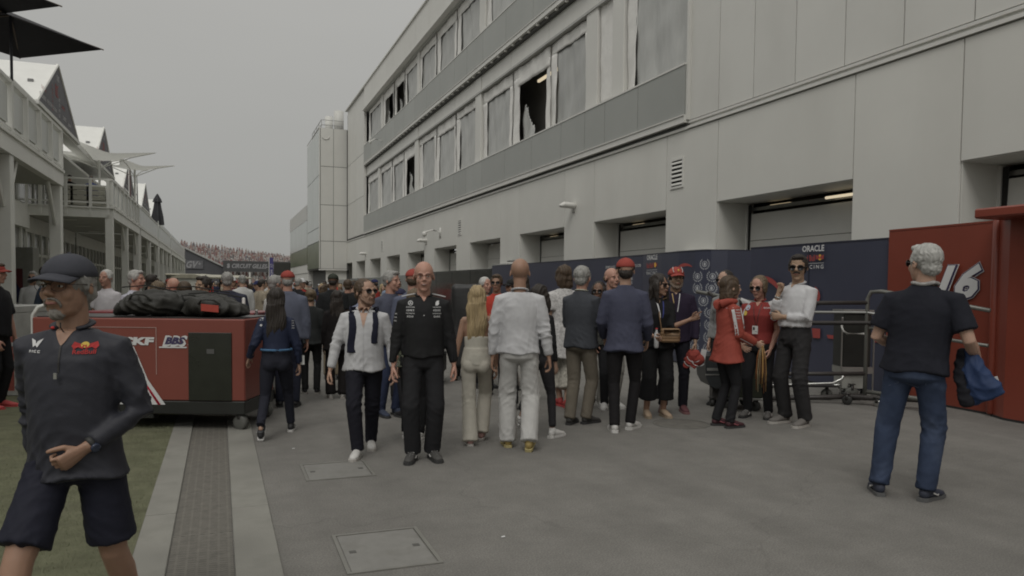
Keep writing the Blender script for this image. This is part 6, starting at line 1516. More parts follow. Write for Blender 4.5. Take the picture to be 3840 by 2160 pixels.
# 5 - blonde woman, bare back, cream trousers
p5 = person('person with long blond hair, bare back and wide cream trousers', L=(1762, 1668), Rt=(1806, 1650), top=1078, hd=178, lod=0, fem=True, sk='tan', hair='long', hairm_='blond', topk='halter', topm=cloth('cream_top', (.46, .44, .38)), legm=cloth('cream_trouser', (.47, .445, .385)), knee_r=.078, hem_r=.088, hem=.07,
    sleeve=.1, armL={'u': (.22, .06, -1), 'f': (.22, -.05, -1)}, armR={'u': (.22, .06, -1), 'f': (.05, -.25, -1)}, shoe=(mat('shoe_rose', (.40, .24, .22)), SOLE), fpitch=(0, 20), seed=21, pel=(.0, 0))
# 6 - bald man in white
p6 = person('bald person in white shirt and white trousers seen from behind', L=(1902, 1672), Rt=(1985, 1690), top=978, hd=180, lod=0, fat=1.02, sk='tan', hair='bald', topm=cloth('linen_white2', (.49, .49, .50), rough=.9), thm=.88, sleeve=1.94, bulk=.007, collar=wh,
    legm=cloth('white_trouser', (.47, .465, .45)), knee_r=.088, hem_r=.080, hem=.08, shoe=(mat('shoe_mustard', (.36, .27, .10)), mat('sole_mustard', (.40, .34, .16))), fpitch=(0, 14), fyaw=(10, 8), armL={'u': (.20, .02, -1), 'f': (.06, -.10, -1), 'curl': 40}, armR={'u': (.22, .06, -1), 'f': (.16, -.12, -1), 'curl': 40}, seed=26, amp=.020, swide=1.04)
# 6b - woman in black leggings stepping beside him, mostly hidden
p6b = person('person in black leggings and white trainers, mostly hidden behind the bald person in white', L=(1955, 1600), Rt=(2078, 1640), top=1060, hd=150, lod=1, fem=True, hair='midlong', hairm_='dark', topm=cloth('top_black', (.016, .016, .017)), thm=.9, knee_r=.052, hem_r=.042, hem=.15, legm=cloth('legging', (.025, .024, .026)), shoe=(SHW, SHW), fpitch=(30, 0), seed=31,
    armL={'u': (.15, 0, -1), 'f': (0, -.3, -1)}, armR={'u': (.15, 0, -1), 'f': (0, -.3, -1)})
# 7 - grey hair, dark sweater, khaki
p7 = person('person with grey hair in a charcoal sweater and khaki trousers turned away to the right', L=(2140, 1590), Rt=(2205, 1588), top=1005, hd=148, lod=0, fat=1.1, sk='pink', hair='short', hairm_='grey', topk='sweater', topm=cloth('sweater_charcoal', (.055, .059, .068)), thm=.86, bulk=.008, sleeve=1.9,
    legm=cloth('khaki', (.165, .145, .115)), knee_r=.072, hem_r=.064, shoe=(mat('shoe_char', (.05, .048, .045)), SOLB), fyaw=(12, 14), armL={'u': (.16, -.22, -1), 'f': (-.35, -.9, .1)}, armR={'u': (.2, -.2, -1), 'f': (-.4, -.8, .1)}, seed=35, yaw=18)
g = G(); g.tube([p7['T']((math.cos(t) * .068, .012 + math.sin(t) * .066, 1.487 + .01 * math.sin(t))) for t in np.linspace(0, 6.28, 17)], [(.007, .014)] * 17, 6, ref=(0, 0, 1), cap=0); build('collar', g, cloth('collar_cream', (.42, .44, .36)), p7['root'], True)
g = G(); g.tube([p7['T'](c) for c in ((.07, -.03, 1.47), (.05, .065, 1.478), (0, .082, 1.475), (-.05, .065, 1.478), (-.07, -.03, 1.47))], [(.003, .010)] * 5, 6, ref=(0, 0, 1)); build('lanyard', g, cloth('lanyard_black', (.02, .02, .03)), p7['root'], True)
# 8 - navy blazer, red cap backwards
redcap = cloth('cap_red', (.30, .062, .050))
p8 = person('person in navy blazer, red cap and white trainers seen from behind', L=(2302, 1618), Rt=(2368, 1608), top=975, hd=176, lod=0, fat=1.0, hair='capshort', hairm_='dark', cap=redcap, capdir=0, topk='blazer', topm=cloth('blazer_navy', (.062, .066, .100), rough=.8), thm=.82, bulk=.007, sleeve=1.94,
    armL={'u': (.22, -.02, -1), 'f': (-.05, -.75, -.7)}, armR={'u': (.22, .02, -1), 'f': (-.05, -.7, -.75)}, legm=cloth('trouser_jet', (.014, .013, .014)), knee_r=.060, hem_r=.054, shoe=(SHW, SHW, SHW), fyaw=(14, 22), yaw=10, seed=39, swide=1.05, amp=.008)
g = G(); g.tube([p8['T'](c) for c in ((0, .118, .84), (0, .122, .95))], [(.003, .002)] * 2, 6); build('vent', g, DARK, p8['root'])
# 9 - woman with brown hair behind 7
p9 = person('person with brown shoulder-length hair in a white top standing behind the charcoal sweater', L=(2095, 1520), Rt=(2125, 1530), top=1000, hd=200, lod=1, fem=True, hair='bob', hairm_='brown', topm=cloth('white_print', (.48, .47, .46), var=.35, scale=40), thm=.62, bulk=.03, legs='cropped', legm=cloth('print_trouser', (.40, .38, .33), var=.4, scale=30), shoe=(mat('shoe_red', (.42, .06, .06)), mat('shoe_red', (.42, .06, .06))), seed=44, sleeve=.6)
# 10, 11 - partly hidden listeners
p10 = person('person with blue mirrored sunglasses peering from behind the charcoal sweater', at=(gnd(2240, 1530).x, gnd(2240, 1530).y), top=1062, hd=-12, lod=1, fem=True, hair='tied', hairm_='dark', sk='brown', glasses='sunbig', topm=cloth('top_olive', (.05, .05, .045)), seed=47, legm=cloth('trouser_black', (.018, .018, .02)), shoe=(SHW, SHW))
p11 = person('person with thinning hair in a pale shirt half hidden behind the navy blazer', L=(2255, 1528), Rt=(2310, 1528), top=1010, hd=25, lod=1, sk='pink', hair='fringe', hairm_='lbrown', topm=cloth('shirt_bluegrey', (.16, .18, .22)), legm=cloth('trouser_stone', (.33, .32, .29)), shoe=(SHW, SHW), seed=49, yaw=10)
# 12 - pointing woman
jet = cloth('dress_black', (.014, .014, .015))
p12 = person('person in black with sunglasses and wide cropped trousers pointing to the right', L=(2490, 1562), Rt=(2425, 1562), top=1035, hd=18, lod=0, fem=True, fat=1.12, sk='tan', hair='midlong', hairm_='dark', glasses='sunbig', topk='shirt', topm=jet, thm=.86, sleeve=1.15, bulk=.014, legs='cropped', legm=jet,
    armL={'u': (-.05, -.35, -.75), 'f': (.75, -.40, .38), 's': (0, 0, 1), 'curl': 70, 'point': True}, armR={'u': (.12, -.05, -1), 'f': (-.25, -.85, -.3), 'curl': 60}, yaw=38, shoe=(mat('clog_tan', (.36, .27, .19)), mat('sole_tan', (.33, .27, .2))), seed=53)
for sgn in (-1, 1): 
    V, F = vrect(.014, .20); print_on(p12, 'top', [(V, F, PWH if sgn < 0 else cloth('lanyard_blue', (.05, .06, .2)), (sgn * .028, 0, 1.33), (0, -1, 0), sgn * -8)], 'lanyard')
# bag
def local_thing(pp, name, label, cat, off): t = thing(name, label, cat, pp['P'], pp['rz'], None, pp['s']); return t
t_ = local_thing(p12, 'handbag', 'tan quilted handbag hanging at the hip of the pointing person', 'handbag', 0)
c0 = p12['T']((.10, -.20, 1.02)); TAN = mat('bag_tan', (.22, .135, .070), rough=.5, bump=.003, bscale=30)
g = G(); g.box((-.115, -.04, -.085), (.115, .04, .085), bev=.02); q_ = remesh(g, .007, 3); V = q_.V(); q_.v = [V + q_.N * (.006 * np.abs(np.sin(V[:, 2] * 70)))[:, None]]; q_.tf(lambda V: V + c0); build('body', q_, TAN, t_, True)
g = G(); g.tube([c0 + np.array(v) for v in ((-.11, 0, .07), (-.13, .03, .25), (-.10, .12, .42), (.0, .16, .45))], .007, 6); g.box(c0 + np.array((-.1, -.052, .0)), c0 + np.array((.1, -.044, .075)), bev=.003); build('strap_and_flap', g, TAN, t_, True)
# water bottle
t_ = local_thing(p12, 'water_bottle', 'clear white-labelled bottle held at the waist of the pointing person', 'bottle', 0); c1 = p12['arms'][1][2] + p12['arms'][1][4] * .07; g = G(); g.tube([c1 + np.array((0, 0, -.10)), c1 + np.array((0, 0, .05)), c1 + np.array((0, 0, .085)), c1 + np.array((0, 0, .11))], [.028, .028, .012, .012], 12); build('bottle', g, mat('bottle_white', (.5, .5, .5), rough=.25), t_, True); g = G(); g.tube([c1 + np.array((0, 0, .108)), c1 + np.array((0, 0, .125))], .014, 10, cap=.1); build('cap', g, PRD, t_, True)
# 13 - man in red cap, dark purple polo
pur = cloth('polo_plum', (.026, .019, .036))
p13 = person('person in red cap with yellow badge and dark plum polo', L=(2562, 1545), Rt=(2485, 1540), top=1008, hd=6, lod=0, fat=1.08, sk='olive', hair='capshort', hairm_='dark', cap=redcap, beard=('full', mat('stubble_grey', (.19, .145, .115), rough=.9)), topm=pur, thm=.86, sleeve=1.9, bulk=.008, collar=pur, legm=cloth('trouser_ink', (.014, .014, .02)),
    armL={'u': (.26, .0, -1), 'f': (-.02, -.30, -1), 'curl': 60}, armR={'u': (.15, 0, -1), 'f': (0, -.4, -1)}, shoe=(mat('shoe_wine', (.10, .035, .04)), mat('sole_wine', (.2, .1, .1))), seed=57, yaw=8)
c = p13['HT'](np.array([0, -.098, .082])); g = G(); g.ell(c, (.011, .005, .014), 10, 8); build('badge', g, PYE, p13['cap'], True)
c = p13['HT'](np.array([0, -.10, .082])); g = G()
for sgn in (-1, 1): g.tube([p13['HT'](np.array(v)) for v in ((sgn * .045, -.085, .06), (sgn * .052, -.065, .09), (sgn * .045, -.03, .118))], .0035, 5)
build('piping', g, PWH, p13['cap'], True)
for sgn in (-1, 1): V, F = vrect(.010, .22); print_on(p13, 'top', [(V, F, PGD if sgn < 0 else PWH, (sgn * .03, 0, 1.33), (0, -1, 0), sgn * -8)], 'lanyard')
t_ = local_thing(p13, 'red_caps', 'bunch of red caps with white piping held low by the person in the plum polo', 'caps', 0); c1 = p13['arms'][0][2] + p13['arms'][0][4] * .10
for k, (dx, dy, dz_, rr) in enumerate(((-.02, -.02, -.07, .085), (-.06, -.01, -.13, .075), (.03, -.03, -.12, .08))):
    g = G(); g.ell((0, 0, 0), (rr, rr * .8, rr * .9), 14, 10); g.tube([(-rr * .5, -rr * .4, -rr * .6), (-rr * .9, -rr * .6, -rr * 1.1)], [(.05, .012), (.04, .008)], 8); q_ = remesh(g, .008, 2); q_ = folds(q_, .012, k + 1, base=1); q_.tf(lambda V: V + c1 + np.array([dx, dy, dz_])); build('cap', q_, redcap, t_, True)
    g = G(); g.tube([c1 + np.array([dx, dy, dz_]) + np.array([rr * math.cos(a_) * 1.0, -rr * .8, rr * .9 * math.sin(a_)]) for a_ in np.linspace(3.3, 5.6, 8)], .005, 5); build('piping', g, PWH, t_, True)
t_ = local_thing(p13, 'paper_leaflet', 'white folded paper held with the red caps', 'paper', 0); g = G(); g.box((0, -.002, -.12), (.07, .002, .03)); g.tf(lambda V: V @ euler(0, 12, 20).T + c1 + np.array([.07, .0, -.02])); build('sheet', g, TXW, t_)

# 14 - red hooded jacket
redj = cloth('jacket_red', (.29, .062, .045), rough=.7)
p14 = person('person with brown hair in long red hooded jacket holding gold lanyards', L=(2745, 1605), Rt=(2695, 1595), top=1043, hd=118, lod=0, fem=True, sk='fair', hair='bob', hairm_='brown', topk='jacket', topm=redj, thm=.77, bulk=.026, sleeve=1.92, legm=cloth('trouser_black', (.018, .018, .02)), knee_r=.058, hem_r=.055,
    armL={'u': (.15, -.1, -1), 'f': (-.1, -.75, -.5)}, armR={'u': (.10, -.18, -1), 'f': (-.10, -.92, -.42), 'curl': 55}, shoe=(mat('shoe_pinkblack', (.06, .02, .025)), SOLB, mat('lace_pink', (.4, .12, .14))), fyaw=(0, -15), yaw=0, seed=61, amp=.012)
g = G(); g.tube([p14['T'](c) for c in ((.10, -.03, 1.47), (.10, .06, 1.47), (.05, .13, 1.44), (0, .15, 1.42), (-.05, .13, 1.44), (-.10, .06, 1.47), (-.10, -.03, 1.47))], [.030, .038, .05, .055, .05, .038, .03], 12); q_ = folds(remesh(g, .009, 3), .010, 6, base=.8); build('hood', q_, redj, p14['root'], True)
# white panels on the right shoulder and arm (seen by the camera) with small print
S_, E_, W_ = p14['arms'][1][0], p14['arms'][1][1], p14['arms'][1][2]; tr = tree_of(p14['top'])
def limb_print(pp, i, t0, t1, off, wd, m_, nm, nview=(-.8, .5, 0), n=12, seg=0):
    """strip of cloth running along an arm, laid on the sleeve"""
    tr = tree_of(pp['top']); S_, E_, W_ = pp['arms'][i][:3]; g = G(); V = []; nv = nrm(nview)
    for k in range(n + 1):
        t_ = t0 + (t1 - t0) * k / n; c = S_ + (E_ - S_) * t_ if t_ <= 1 else E_ + (W_ - E_) * (t_ - 1); ax = nrm(E_ - S_) if t_ <= 1 else nrm(W_ - E_); sd = nrm(np.cross(ax, nv))
        for q in (-1, 1):
            p0 = Vector(c + sd * (off + q * wd / 2) + nv * .25); h = tr.ray_cast(p0, Vector(-nv), .4); V.append(np.array(h[0]) + nv * .004 if h[0] is not None else c + sd * (off + q * wd / 2) + nv * .07)
    g.add(V, [(2 * k, 2 * k + 1, 2 * k + 3, 2 * k + 2) for k in range(n)]); o = build(nm, g, m_, pp['root'], True); return o
limb_print(p14, 1, -.12, 1.0, .045, .028, PWH, 'sleeve_stripe', (-1, .1, .05)); limb_print(p14, 1, -.12, .8, -.052, .022, PWH, 'sleeve_stripe', (-1, .1, .05)); limb_print(p14, 1, 1.0, 1.85, .045, .008, PWH, 'sleeve_stripe', (-1, .1, .05))
limb_print(p14, 1, -.35, -.05, -.02, .14, PWH, 'shoulder_panel', (-.8, -.2, .8), 5)
its = []
for k in range(4): V, F = glyph_geo(.062, .014, 70 + k); its.append((V, F, PWH, (-.2, .0, 1.375 - .032 * k), (-1, .1, 0), 0))
print_on(p14, 'top', its, 'sleeve_print')
# golden lanyards hanging from her hand
t_ = local_thing(p14, 'lanyard_bunch', 'bunch of gold and orange lanyards dangling from the hand of the red jacket', 'lanyards', 0); c1 = p14['arms'][1][2] + p14['arms'][1][4] * .09; r_ = random.Random(4)
for k in range(18):
    x, y = r_.uniform(-.035, .035), r_.uniform(-.03, .03); ln = r_.uniform(.38, .56); g = G(); g.tube([c1 + np.array((x * .4, y * .4, .01)), c1 + np.array((x * 1.4, y * 1.4, -.12)), c1 + np.array((x * 1.7 + r_.uniform(-.01, .01), y * 1.7, -.3)), c1 + np.array((x * 1.6 + r_.uniform(-.015, .015), y * 1.6, -ln))], [(.006, .002)] * 4, 5, ref=(r_.uniform(-1, 1), 1, 0), cap=0); build('lanyard', g, mat('lan_%d' % (k % 4), ((.38, .22, .07), (.30, .12, .04), (.45, .36, .22), (.12, .06, .03))[k % 4], rough=.5), t_, True)
# 14b hidden one behind
p14b = person('person with dark hair almost hidden behind the red hooded jacket, dark glasses showing', at=(gnd(2712, 1520).x, gnd(2712, 1520).y), top=1020, hd=-35, lod=1, hair='tied', fem=True, hairm_='dark', glasses='sunbig', topm=cloth('shirt_greypale', (.25, .25, .25)), seed=66)
# 15 - woman in red and white polo
p15 = person('person in red and white polo with sunglasses and a pass on a lanyard', L=(2880, 1568), Rt=(2800, 1562), top=1042, hd=-14, lod=0, fem=True, fat=1.22, sk='pink', hair='tied', hairm_='lbrown', glasses='sunav', topk='polo', topm=cloth('polo_red', (.24, .042, .038)), thm=.94, sleeve=.62, bulk=.010, collar=cloth('polo_red', (.34, .04, .036)),
    legm=cloth('trouser_black', (.018, .018, .02)), knee_r=.066, hem_r=.056, shoe=(mat('shoe_char2', (.10, .095, .09)), SOLB, SHW), armL={'u': (.18, 0, -1), 'f': (-.2, -.5, -1)}, armR={'u': (.20, .06, -1), 'f': (.02, -.20, -1), 'curl': 45}, yaw=-12, nod=-8, seed=71)
limb_print(p15, 1, -.30, .50, .0, .11, PWH, 'sleeve_panel', (-.5, -.8, .35), 7); limb_print(p15, 0, -.30, .50, .0, .11, PWH, 'sleeve_panel', (.5, -.8, .35), 7)
its = []; V, F = disc(.034); its.append((V, F, cloth('patch_pale', (.42, .48, .55)), (-.10, 0, 1.37), (-.2, -1, 0), 0)); V, F = disc(.030); its.append((V, F, PYE, (-.125, 0, 1.30), (-.2, -1, 0), 0)); V, F = glyph_geo(.09, .02, 5); its.append((V, F, PWH, (.11, 0, 1.37), (.1, -1, 0), 0)); print_on(p15, 'top', its, 'polo_patch')
for sgn in (-1, 1): V, F = vrect(.007, .30); print_on(p15, 'top', [(V, F, BELT, (sgn * .028, 0, 1.29), (0, -1, 0), sgn * -9)], 'lanyard')
c = p15['T']((0, -.175, 1.10)); g = G(); g.box((-.034, -.005, -.05), (.034, 0, .05), bev=.002); g.tf(lambda V: V + c + np.array([0, -.03, 0])); cd_ = build('pass_card', g, mat('card_white', (.58, .58, .56)), p15['root']); g = G(); g.box((-.024, -.0065, .0), (-.002, -.0055, .035)); g.box((.0, -.0065, -.02), (.024, -.0055, -.016)); g.tf(lambda V: V + c + np.array([0, -.03, 0])); build('card_print', g, BELT, cd_)
# 16 - moustache man
p16 = person('person with moustache and sunglasses in white shirt, fist raised to the chin', L=(3012, 1600), Rt=(2935, 1585), top=963, hd=-38, lod=0, fat=1.04, sk='olive', hair='short', hairm_='dark', glasses='sunav', stache=HAIR['dark'], topm=cloth('oxford_white', (.53, .53, .54)), thm=1.02, sleeve=1.80, bulk=.005, tuck=True, collar=wh,
    legm=cloth('trouser_charcoal2', (.030, .029, .030)), knee_r=.080, hem_r=.070, shoe=(mat('shoe_grey2', (.14, .13, .12), rough=.8), SOLE), armL={'u': (.10, -.32, -.95), 'f': (-1, -.30, .04), 'curl': 50, 's': (0, 0, 1)}, armR={'u': (.10, -.36, -.9), 'f': (-.36, -.20, 1), 'h': (-.30, .15, 1), 'curl': 72, 's': (-1, 0, 0)}, yaw=30, nod=-2, seed=75, amp=.018, lean=-1)
Wr, fr_ = p16['arms'][1][2], p16['arms'][1][3]; g = G(); g.tube([Wr - fr_ * .028, Wr - fr_ * .012], [(.033, .028)] * 2, 12, cap=.1); build('watch', g, CHR, p16['root'], True)
# 17 - big man in dark T-shirt, jeans
jean = cloth('denim', (.036, .050, .088), rough=.85, var=.28, scale=5, bump=.001, bscale=200, dirt=((.085, .11, .17), 4, .6))
p17 = person('silver haired person in dark shirt and blue jeans, back to the camera', L=(3292, 1850), Rt=(3480, 1875), top=930, hd=164, lod=0, fat=1.17, sk='fair', hair='short', hairm_='silver', glasses='sunsq', topk='tshirt', topm=cloth('tee_ink', (.017, .018, .025)), thm=.90, sleeve=.74, bulk=.005,
    legm=jean, knee_r=.078, hem_r=.066, hem=.10, shoe=(mat('shoe_ink', (.035, .04, .06)), mat('sole_grey', (.10, .10, .10)), SHW), fyaw=(30, 12), armL={'u': (.36, .05, -1), 'f': (-.35, -.85, -.30)}, armR={'u': (.36, .10, -1), 'f': (.02, -.85, -.55)}, yaw=50, nod=2, seed=82, amp=.014, swide=1.08, jaw=1.1, pel=(-.05, 0), side=-5)
g = G(); g.tube([p17['T']((math.cos(t) * .074, .016 + math.sin(t) * .070, 1.49 + .006 * math.sin(t * 3))) for t in np.linspace(0, 6.28, 21)], [(.014, .020)] * 21, 8, ref=(0, 0, 1), cap=0); q_ = folds(remesh(g, .007, 1), .006, 2, base=1); build('neck_scarf', q_, cloth('scarf_grey', (.30, .29, .28), var=.4, scale=40), p17['root'], True)
for nm, xx in (('pocket', .085), ('pocket', -.085)):
    g = G(); V = np.array([(-.06, .06, 0), (.06, .06, 0), (.062, -.05, 0), (0, -.075, 0), (-.062, -.05, 0)]); V2 = V * .94; tr = tree_of(p17['trousers']); n_ = 5
    ed = G(); to_surface(np.concatenate([V, V2]), [(i, (i + 1) % 5, 5 + (i + 1) % 5, 5 + i) for i in range(5)], p17['T']((xx, .3, .86)) if 0 else Vector((xx, .12, p17['pz'] - .075)), (0, 1, 0), (0, 0, 1), tr, 0, ed, .003); build(nm, ed, cloth('denim_seam', (.09, .11, .16)), p17['root'])
# 17b blue jacket carried at the hip
t_ = local_thing(p17, 'folded_jacket', 'blue and black jacket carried over the forearm of the silver haired person', 'jacket', 0)
W_ = p17['arms'][1][2]; SGN = -1
c1 = W_ + np.array((.0, .06, -.02))
g = G(); g.tube([c1 + np.array(v) for v in ((.02, .03, .08), (-.01, .06, -.04), (-.05, .08, -.14), (-.09, .08, -.22))], [(.04, .035), (.08, .05), (.11, .05), (.12, .03)], 14, ref=(1, 0, 0)); q_ = folds(remesh(g, .010, 2), .022, 9, base=.9, k=.8); build('body', q_, cloth('jacket_blue', (.024, .042, .10), rough=.6), t_, True)
g = G(); g.tube([c1 + np.array(v) for v in ((.07, .0, .08), (.06, .06, -.05), (.03, .09, -.18), (.02, .10, -.27))], [(.04, .03), (.055, .035), (.055, .035), (.05, .03)], 12, ref=(1, 0, 0)); q_ = folds(remesh(g, .010, 2), .016, 4, base=.9); build('sleeve', q_, cloth('jacket_black', (.016, .016, .02)), t_, True)
g = G(); g.box((-.04, -.006, -.015), (.02, .006, .015)); g.tf(lambda V: V @ euler(0, 20, 0).T + c1 + np.array((-.10, .02, -.10))); build('tag', g, TXW, t_)

vpatch(a, .040, .085, 1.452, SK['tan']); vpatch(p4, .028, .06, 1.452, SK['pink']); vpatch(p13, .024, .045, 1.452, SK['olive']); vpatch(p15, .034, .07, 1.435, SK['pink']); vpatch(p16, .026, .05, 1.452, SK['olive'])
# ------------------------------------------------------------------ people in the middle distance
C_ = lambda n, c, **k: cloth('cl_' + n, c, **k)
def mid(label, px, top, d, hd, **k):
    p = ca(CX(px, d), d); k.setdefault('lod', 2); k.setdefault('seed', int(px) % 50 + 3)
    return person(label, at=p, top=top, hd=hd, **k)
def midh(label, px, d, hd, h, **k):
    p = ca(CX(px, d), d); k.setdefault('lod', 2); k.setdefault('seed', int(px) % 50 + 3); return person(label, at=p, h=h, hd=hd, **k)
FOLD = {'armL': {'u': (.2, -.2, -1), 'f': (-.85, -.5, .1)}, 'armR': {'u': (.2, -.2, -1), 'f': (-.85, -.5, .15)}}
mid('person in red cap and pale blue sweatshirt beyond the long-haired walker', 1078, 1018, 9.6, 176, fat=1.15, sk='pink', hair='capshort', hairm_='grey', cap=redcap, capdir=0, topk='sweater', topm=C_('bluegrey', (.11, .12, .16)), bulk=.014, thm=.88, legm=C_('navyt', (.02, .022, .035)))
mid('person with grey hair and glasses in a white polo, left of the red-capped one', 1028, 1036, 10.4, 120, fat=1.1, sk='pink', hair='short', hairm_='grey', glasses='clear', topk='polo', topm=C_('polow', (.46, .46, .44)), sleeve=.65, legm=C_('beige', (.28, .25, .2)))
mid('person with pinned-up brown hair in a dark jacket walking away', 1165, 1088, 10.8, 178, fem=True, hair='bun', hairm_='lbrown', topk='jacket', topm=C_('char', (.026, .028, .028)), bulk=.02, thm=.84, legm=C_('charleg', (.022, .022, .022)), shoe=(SHB, SOLE), armR={'u': (.3, .02, -1), 'f': (.1, -.1, -1)})
mid('tall person in a dark cap and black T-shirt with back turned', 1248, 1028, 12.5, 172, fat=1.08, sk='brown', hair='capshort', hairm_='dark', cap=C_('capgreen', (.04, .045, .035)), capdir=0, topk='tshirt', topm=C_('black', (.016, .017, .018)), sleeve=.8, bulk=.012, legm=C_('khakiA', (.17, .14, .10)))
mid('person with long brown hair and black outfit walking away', 1262, 1092, 10.4, 182, fem=True, hair='long', hairm_='dark', sk='brown', topk='shirt', topm=C_('blackB', (.013, .011, .011)), thm=.78, bulk=.016, legs='trousers', hem_r=.085, knee_r=.08, legm=C_('blackB', (.013, .011, .011)), shoe=(SHW, SOLE))
mid('person with short brown hair in a black shirt farther up the lane', 1303, 1050, 14.0, 180, sk='pink', hair='crop', hairm_='brown', topm=C_('blackC', (.02, .021, .021)), bulk=.012)
mid('person in a red cap and patterned scarf near the white shirt shoulder', 1352, 1078, 11.5, 200, fem=True, hair='capshort', hairm_='brown', cap=redcap, capdir=180, topm=C_('patt', (.2, .22, .3), var=.6, scale=60))
mid('person with grey hair holding a hand to the mouth behind the white shirt', 1462, 1020, 9.0, 35, fat=1.1, sk='pink', hair='short', hairm_='grey', topk='jacket', topm=C_('slatej', (.075, .08, .11)), bulk=.014, yaw=20, armL={'u': (.1, -.5, -.8), 'f': (-.3, -.3, 1), 'h': (-.4, -.3, .8), 'curl': 70}, legm=C_('jeanA', (.035, .045, .085)), shoe=(C_('shoeblue', (.05, .06, .09)), SOLB))
mid('person in dark printed team cap beside the slate jacket', 1502, 1085, 10.2, 175, hair='capshort', hairm_='dark', cap=C_('capteam', (.03, .03, .06), var=.5, scale=60), capdir=0, topm=C_('teamB', (.025, .028, .055)))
mid('person in red cap and blue-grey sweatshirt, left of the bald smiling one', 1548, 1012, 8.9, 205, fat=1.12, sk='pink', hair='capshort', hairm_='brown', cap=redcap, capdir=0, topk='sweater', topm=C_('bluegreyB', (.095, .105, .15)), bulk=.014, yaw=-35)
mid('person with blond-brown hair and mottled green top behind the bald smiling person', 1553, 1090, 7.7, 165, fem=True, lod=1, hair='midlong', hairm_='lbrown', topm=C_('camo', (.14, .15, .11), var=.7, scale=45), thm=.85, legm=jet, hem_r=.05, shoe=(SHW, SHW))
mid('person with white cropped hair looking right beside the black covered case', 1815, 1042, 11.6, 40, fat=1.1, sk='pink', hair='crop', hairm_='white', topm=C_('pale', (.4, .4, .38)), topk='polo', sleeve=.7)
mid('person in red polo and sunglasses with folded arms', 1862, 1032, 10.8, -10, sk='tan', hair='short', hairm_='brown', glasses='sun', topk='polo', topm=C_('redpolo', (.42, .052, .036)), sleeve=.75, legm=C_('blackD', (.018, .018, .02)), **FOLD)
mid('person with a headset and dark cap near the bald head', 1925, 1048, 11.4, -60, sk='tan', hair='capshort', hairm_='dark', cap=C_('capblk', (.02, .02, .02)), topm=C_('redpoloB', (.36, .05, .04)), legm=C_('floral', (.2, .18, .16), var=.7, scale=40))
mid('person with dark hair tight behind the shaved head in white', 1958, 1030, 9.6, 190, fem=True, hair='midlong', hairm_='dark', topm=C_('blackE', (.018, .018, .018)))
# behind the red cart
mid('person with short white hair and white shirt, leftmost behind the bags', 402, 1015, 11.2, -35, sk='pink', hair='crop', hairm_='white', topm=C_('whiteA', (.52, .50, .52)), topk='polo', sleeve=.7)
mid('person with full grey hair and pale shirt looking right behind the bags', 505, 1017, 10.2, 48, fat=1.1, sk='pink', hair='short', hairm_='silver', topm=C_('paleblue', (.46, .46, .52)), sleeve=.75, topk='polo', yaw=15)
mid('person with dark brown hair in a black jacket, third along behind the bags', 566, 1032, 12.5, 140, hair='short', hairm_='dark', topm=C_('blackF', (.02, .02, .022)))
mid('shorter person with dark blond hair just above the bags', 592, 1060, 9.3, 190, fem=True, hair='bob', hairm_='lbrown', topm=C_('greyA', (.2, .2, .2)), h=1.60)
mid('bald person with wire glasses among those behind the bags', 652, 1045, 10.0, 215, sk='pink', hair='bald', glasses='clear', topm=C_('greyB', (.3, .29, .28)))
mid('person with brown hair in a bun, low behind the bags', 692, 1062, 9.2, 185, fem=True, hair='tied', hairm_='brown', topm=C_('wineA', (.12, .04, .04)), h=1.60)
mid('smiling tanned person with dark hair above the right-hand bag', 768, 1040, 9.3, -50, sk='olive', smile=True, hair='short', hairm_='dark', topm=C_('pinkA', (.35, .12, .14)), yaw=0)
mid('broad person with cropped grey hair in navy shirt, back turned', 852, 1024, 10.8, 180, fat=1.2, sk='tan', hair='crop', hairm_='grey', topm=C_('navyB', (.035, .037, .055)), bulk=.02, swide=1.1)
mid('person in a denim shirt bending forward by the planter', 145, 1000, 12.6, 70, sk='tan', hair='short', hairm_='dark', topm=C_('denimsh', (.06, .08, .115)), lean=16, nod=12, sleeve=1.3, cap=C_('capblk', (.02, .02, .02)), armR={'u': (.1, -.3, -1), 'f': (0, -.4, -1)}, armL={'u': (.1, -.3, -1), 'f': (0, -.4, -1)})
mid('person in a black T-shirt standing beyond the denim shirt', 200, 1040, 11.8, -60, sk='tan', hair='short', hairm_='dark', topk='tshirt', topm=C_('blackG', (.02, .02, .02)), sleeve=.8, legm=C_('jeanB', (.04, .05, .09)), **FOLD)
mid('person with greying hair and dark sunglasses at the far left pillar', 124, 1020, 15.5, -10, sk='tan', hair='short', hairm_='grey', glasses='sun', topm=C_('palegrey', (.38, .38, .38)))
mid('person in black shirt and red trainers cut off by the left edge', -22, 990, 9.2, 60, sk='pink', hair='short', hairm_='brown', topk='tshirt', topm=C_('blackH', (.018, .018, .02)), sleeve=.9, bulk=.01, fat=1.1, legm=C_('blackD', (.018, .018, .02)), shoe=(mat('shoe_red', (.42, .06, .06)), mat('shoe_red', (.42, .06, .06))), cap=redcap, armL={'u': (.1, -.15, -1), 'f': (0, -.25, -1)}, armR={'u': (.1, -.15, -1), 'f': (0, -.3, -1)})
# terrace guests
for px, lab, m_, hm in ((262, 'person with dark hair and jacket behind the terrace railing', C_('blackF', (.02, .02, .022)), 'dark'), (342, 'person in a blue cap and blue top sitting behind the terrace railing', C_('bluetop', (.05, .07, .2)), 'brown')):
    q = onY(px, 700, 34.02); person(lab, at=(q.x, 34.02), h=1.7, hd=180, lod=3, hairm_=hm, topm=m_, rootz=4.50, sitz=.56, ftl=[(.13, -.46), (-.13, -.46)], cap=C_('capblue', (.04, .06, .22)) if hm == 'brown' else None, hair='short', seed=3)

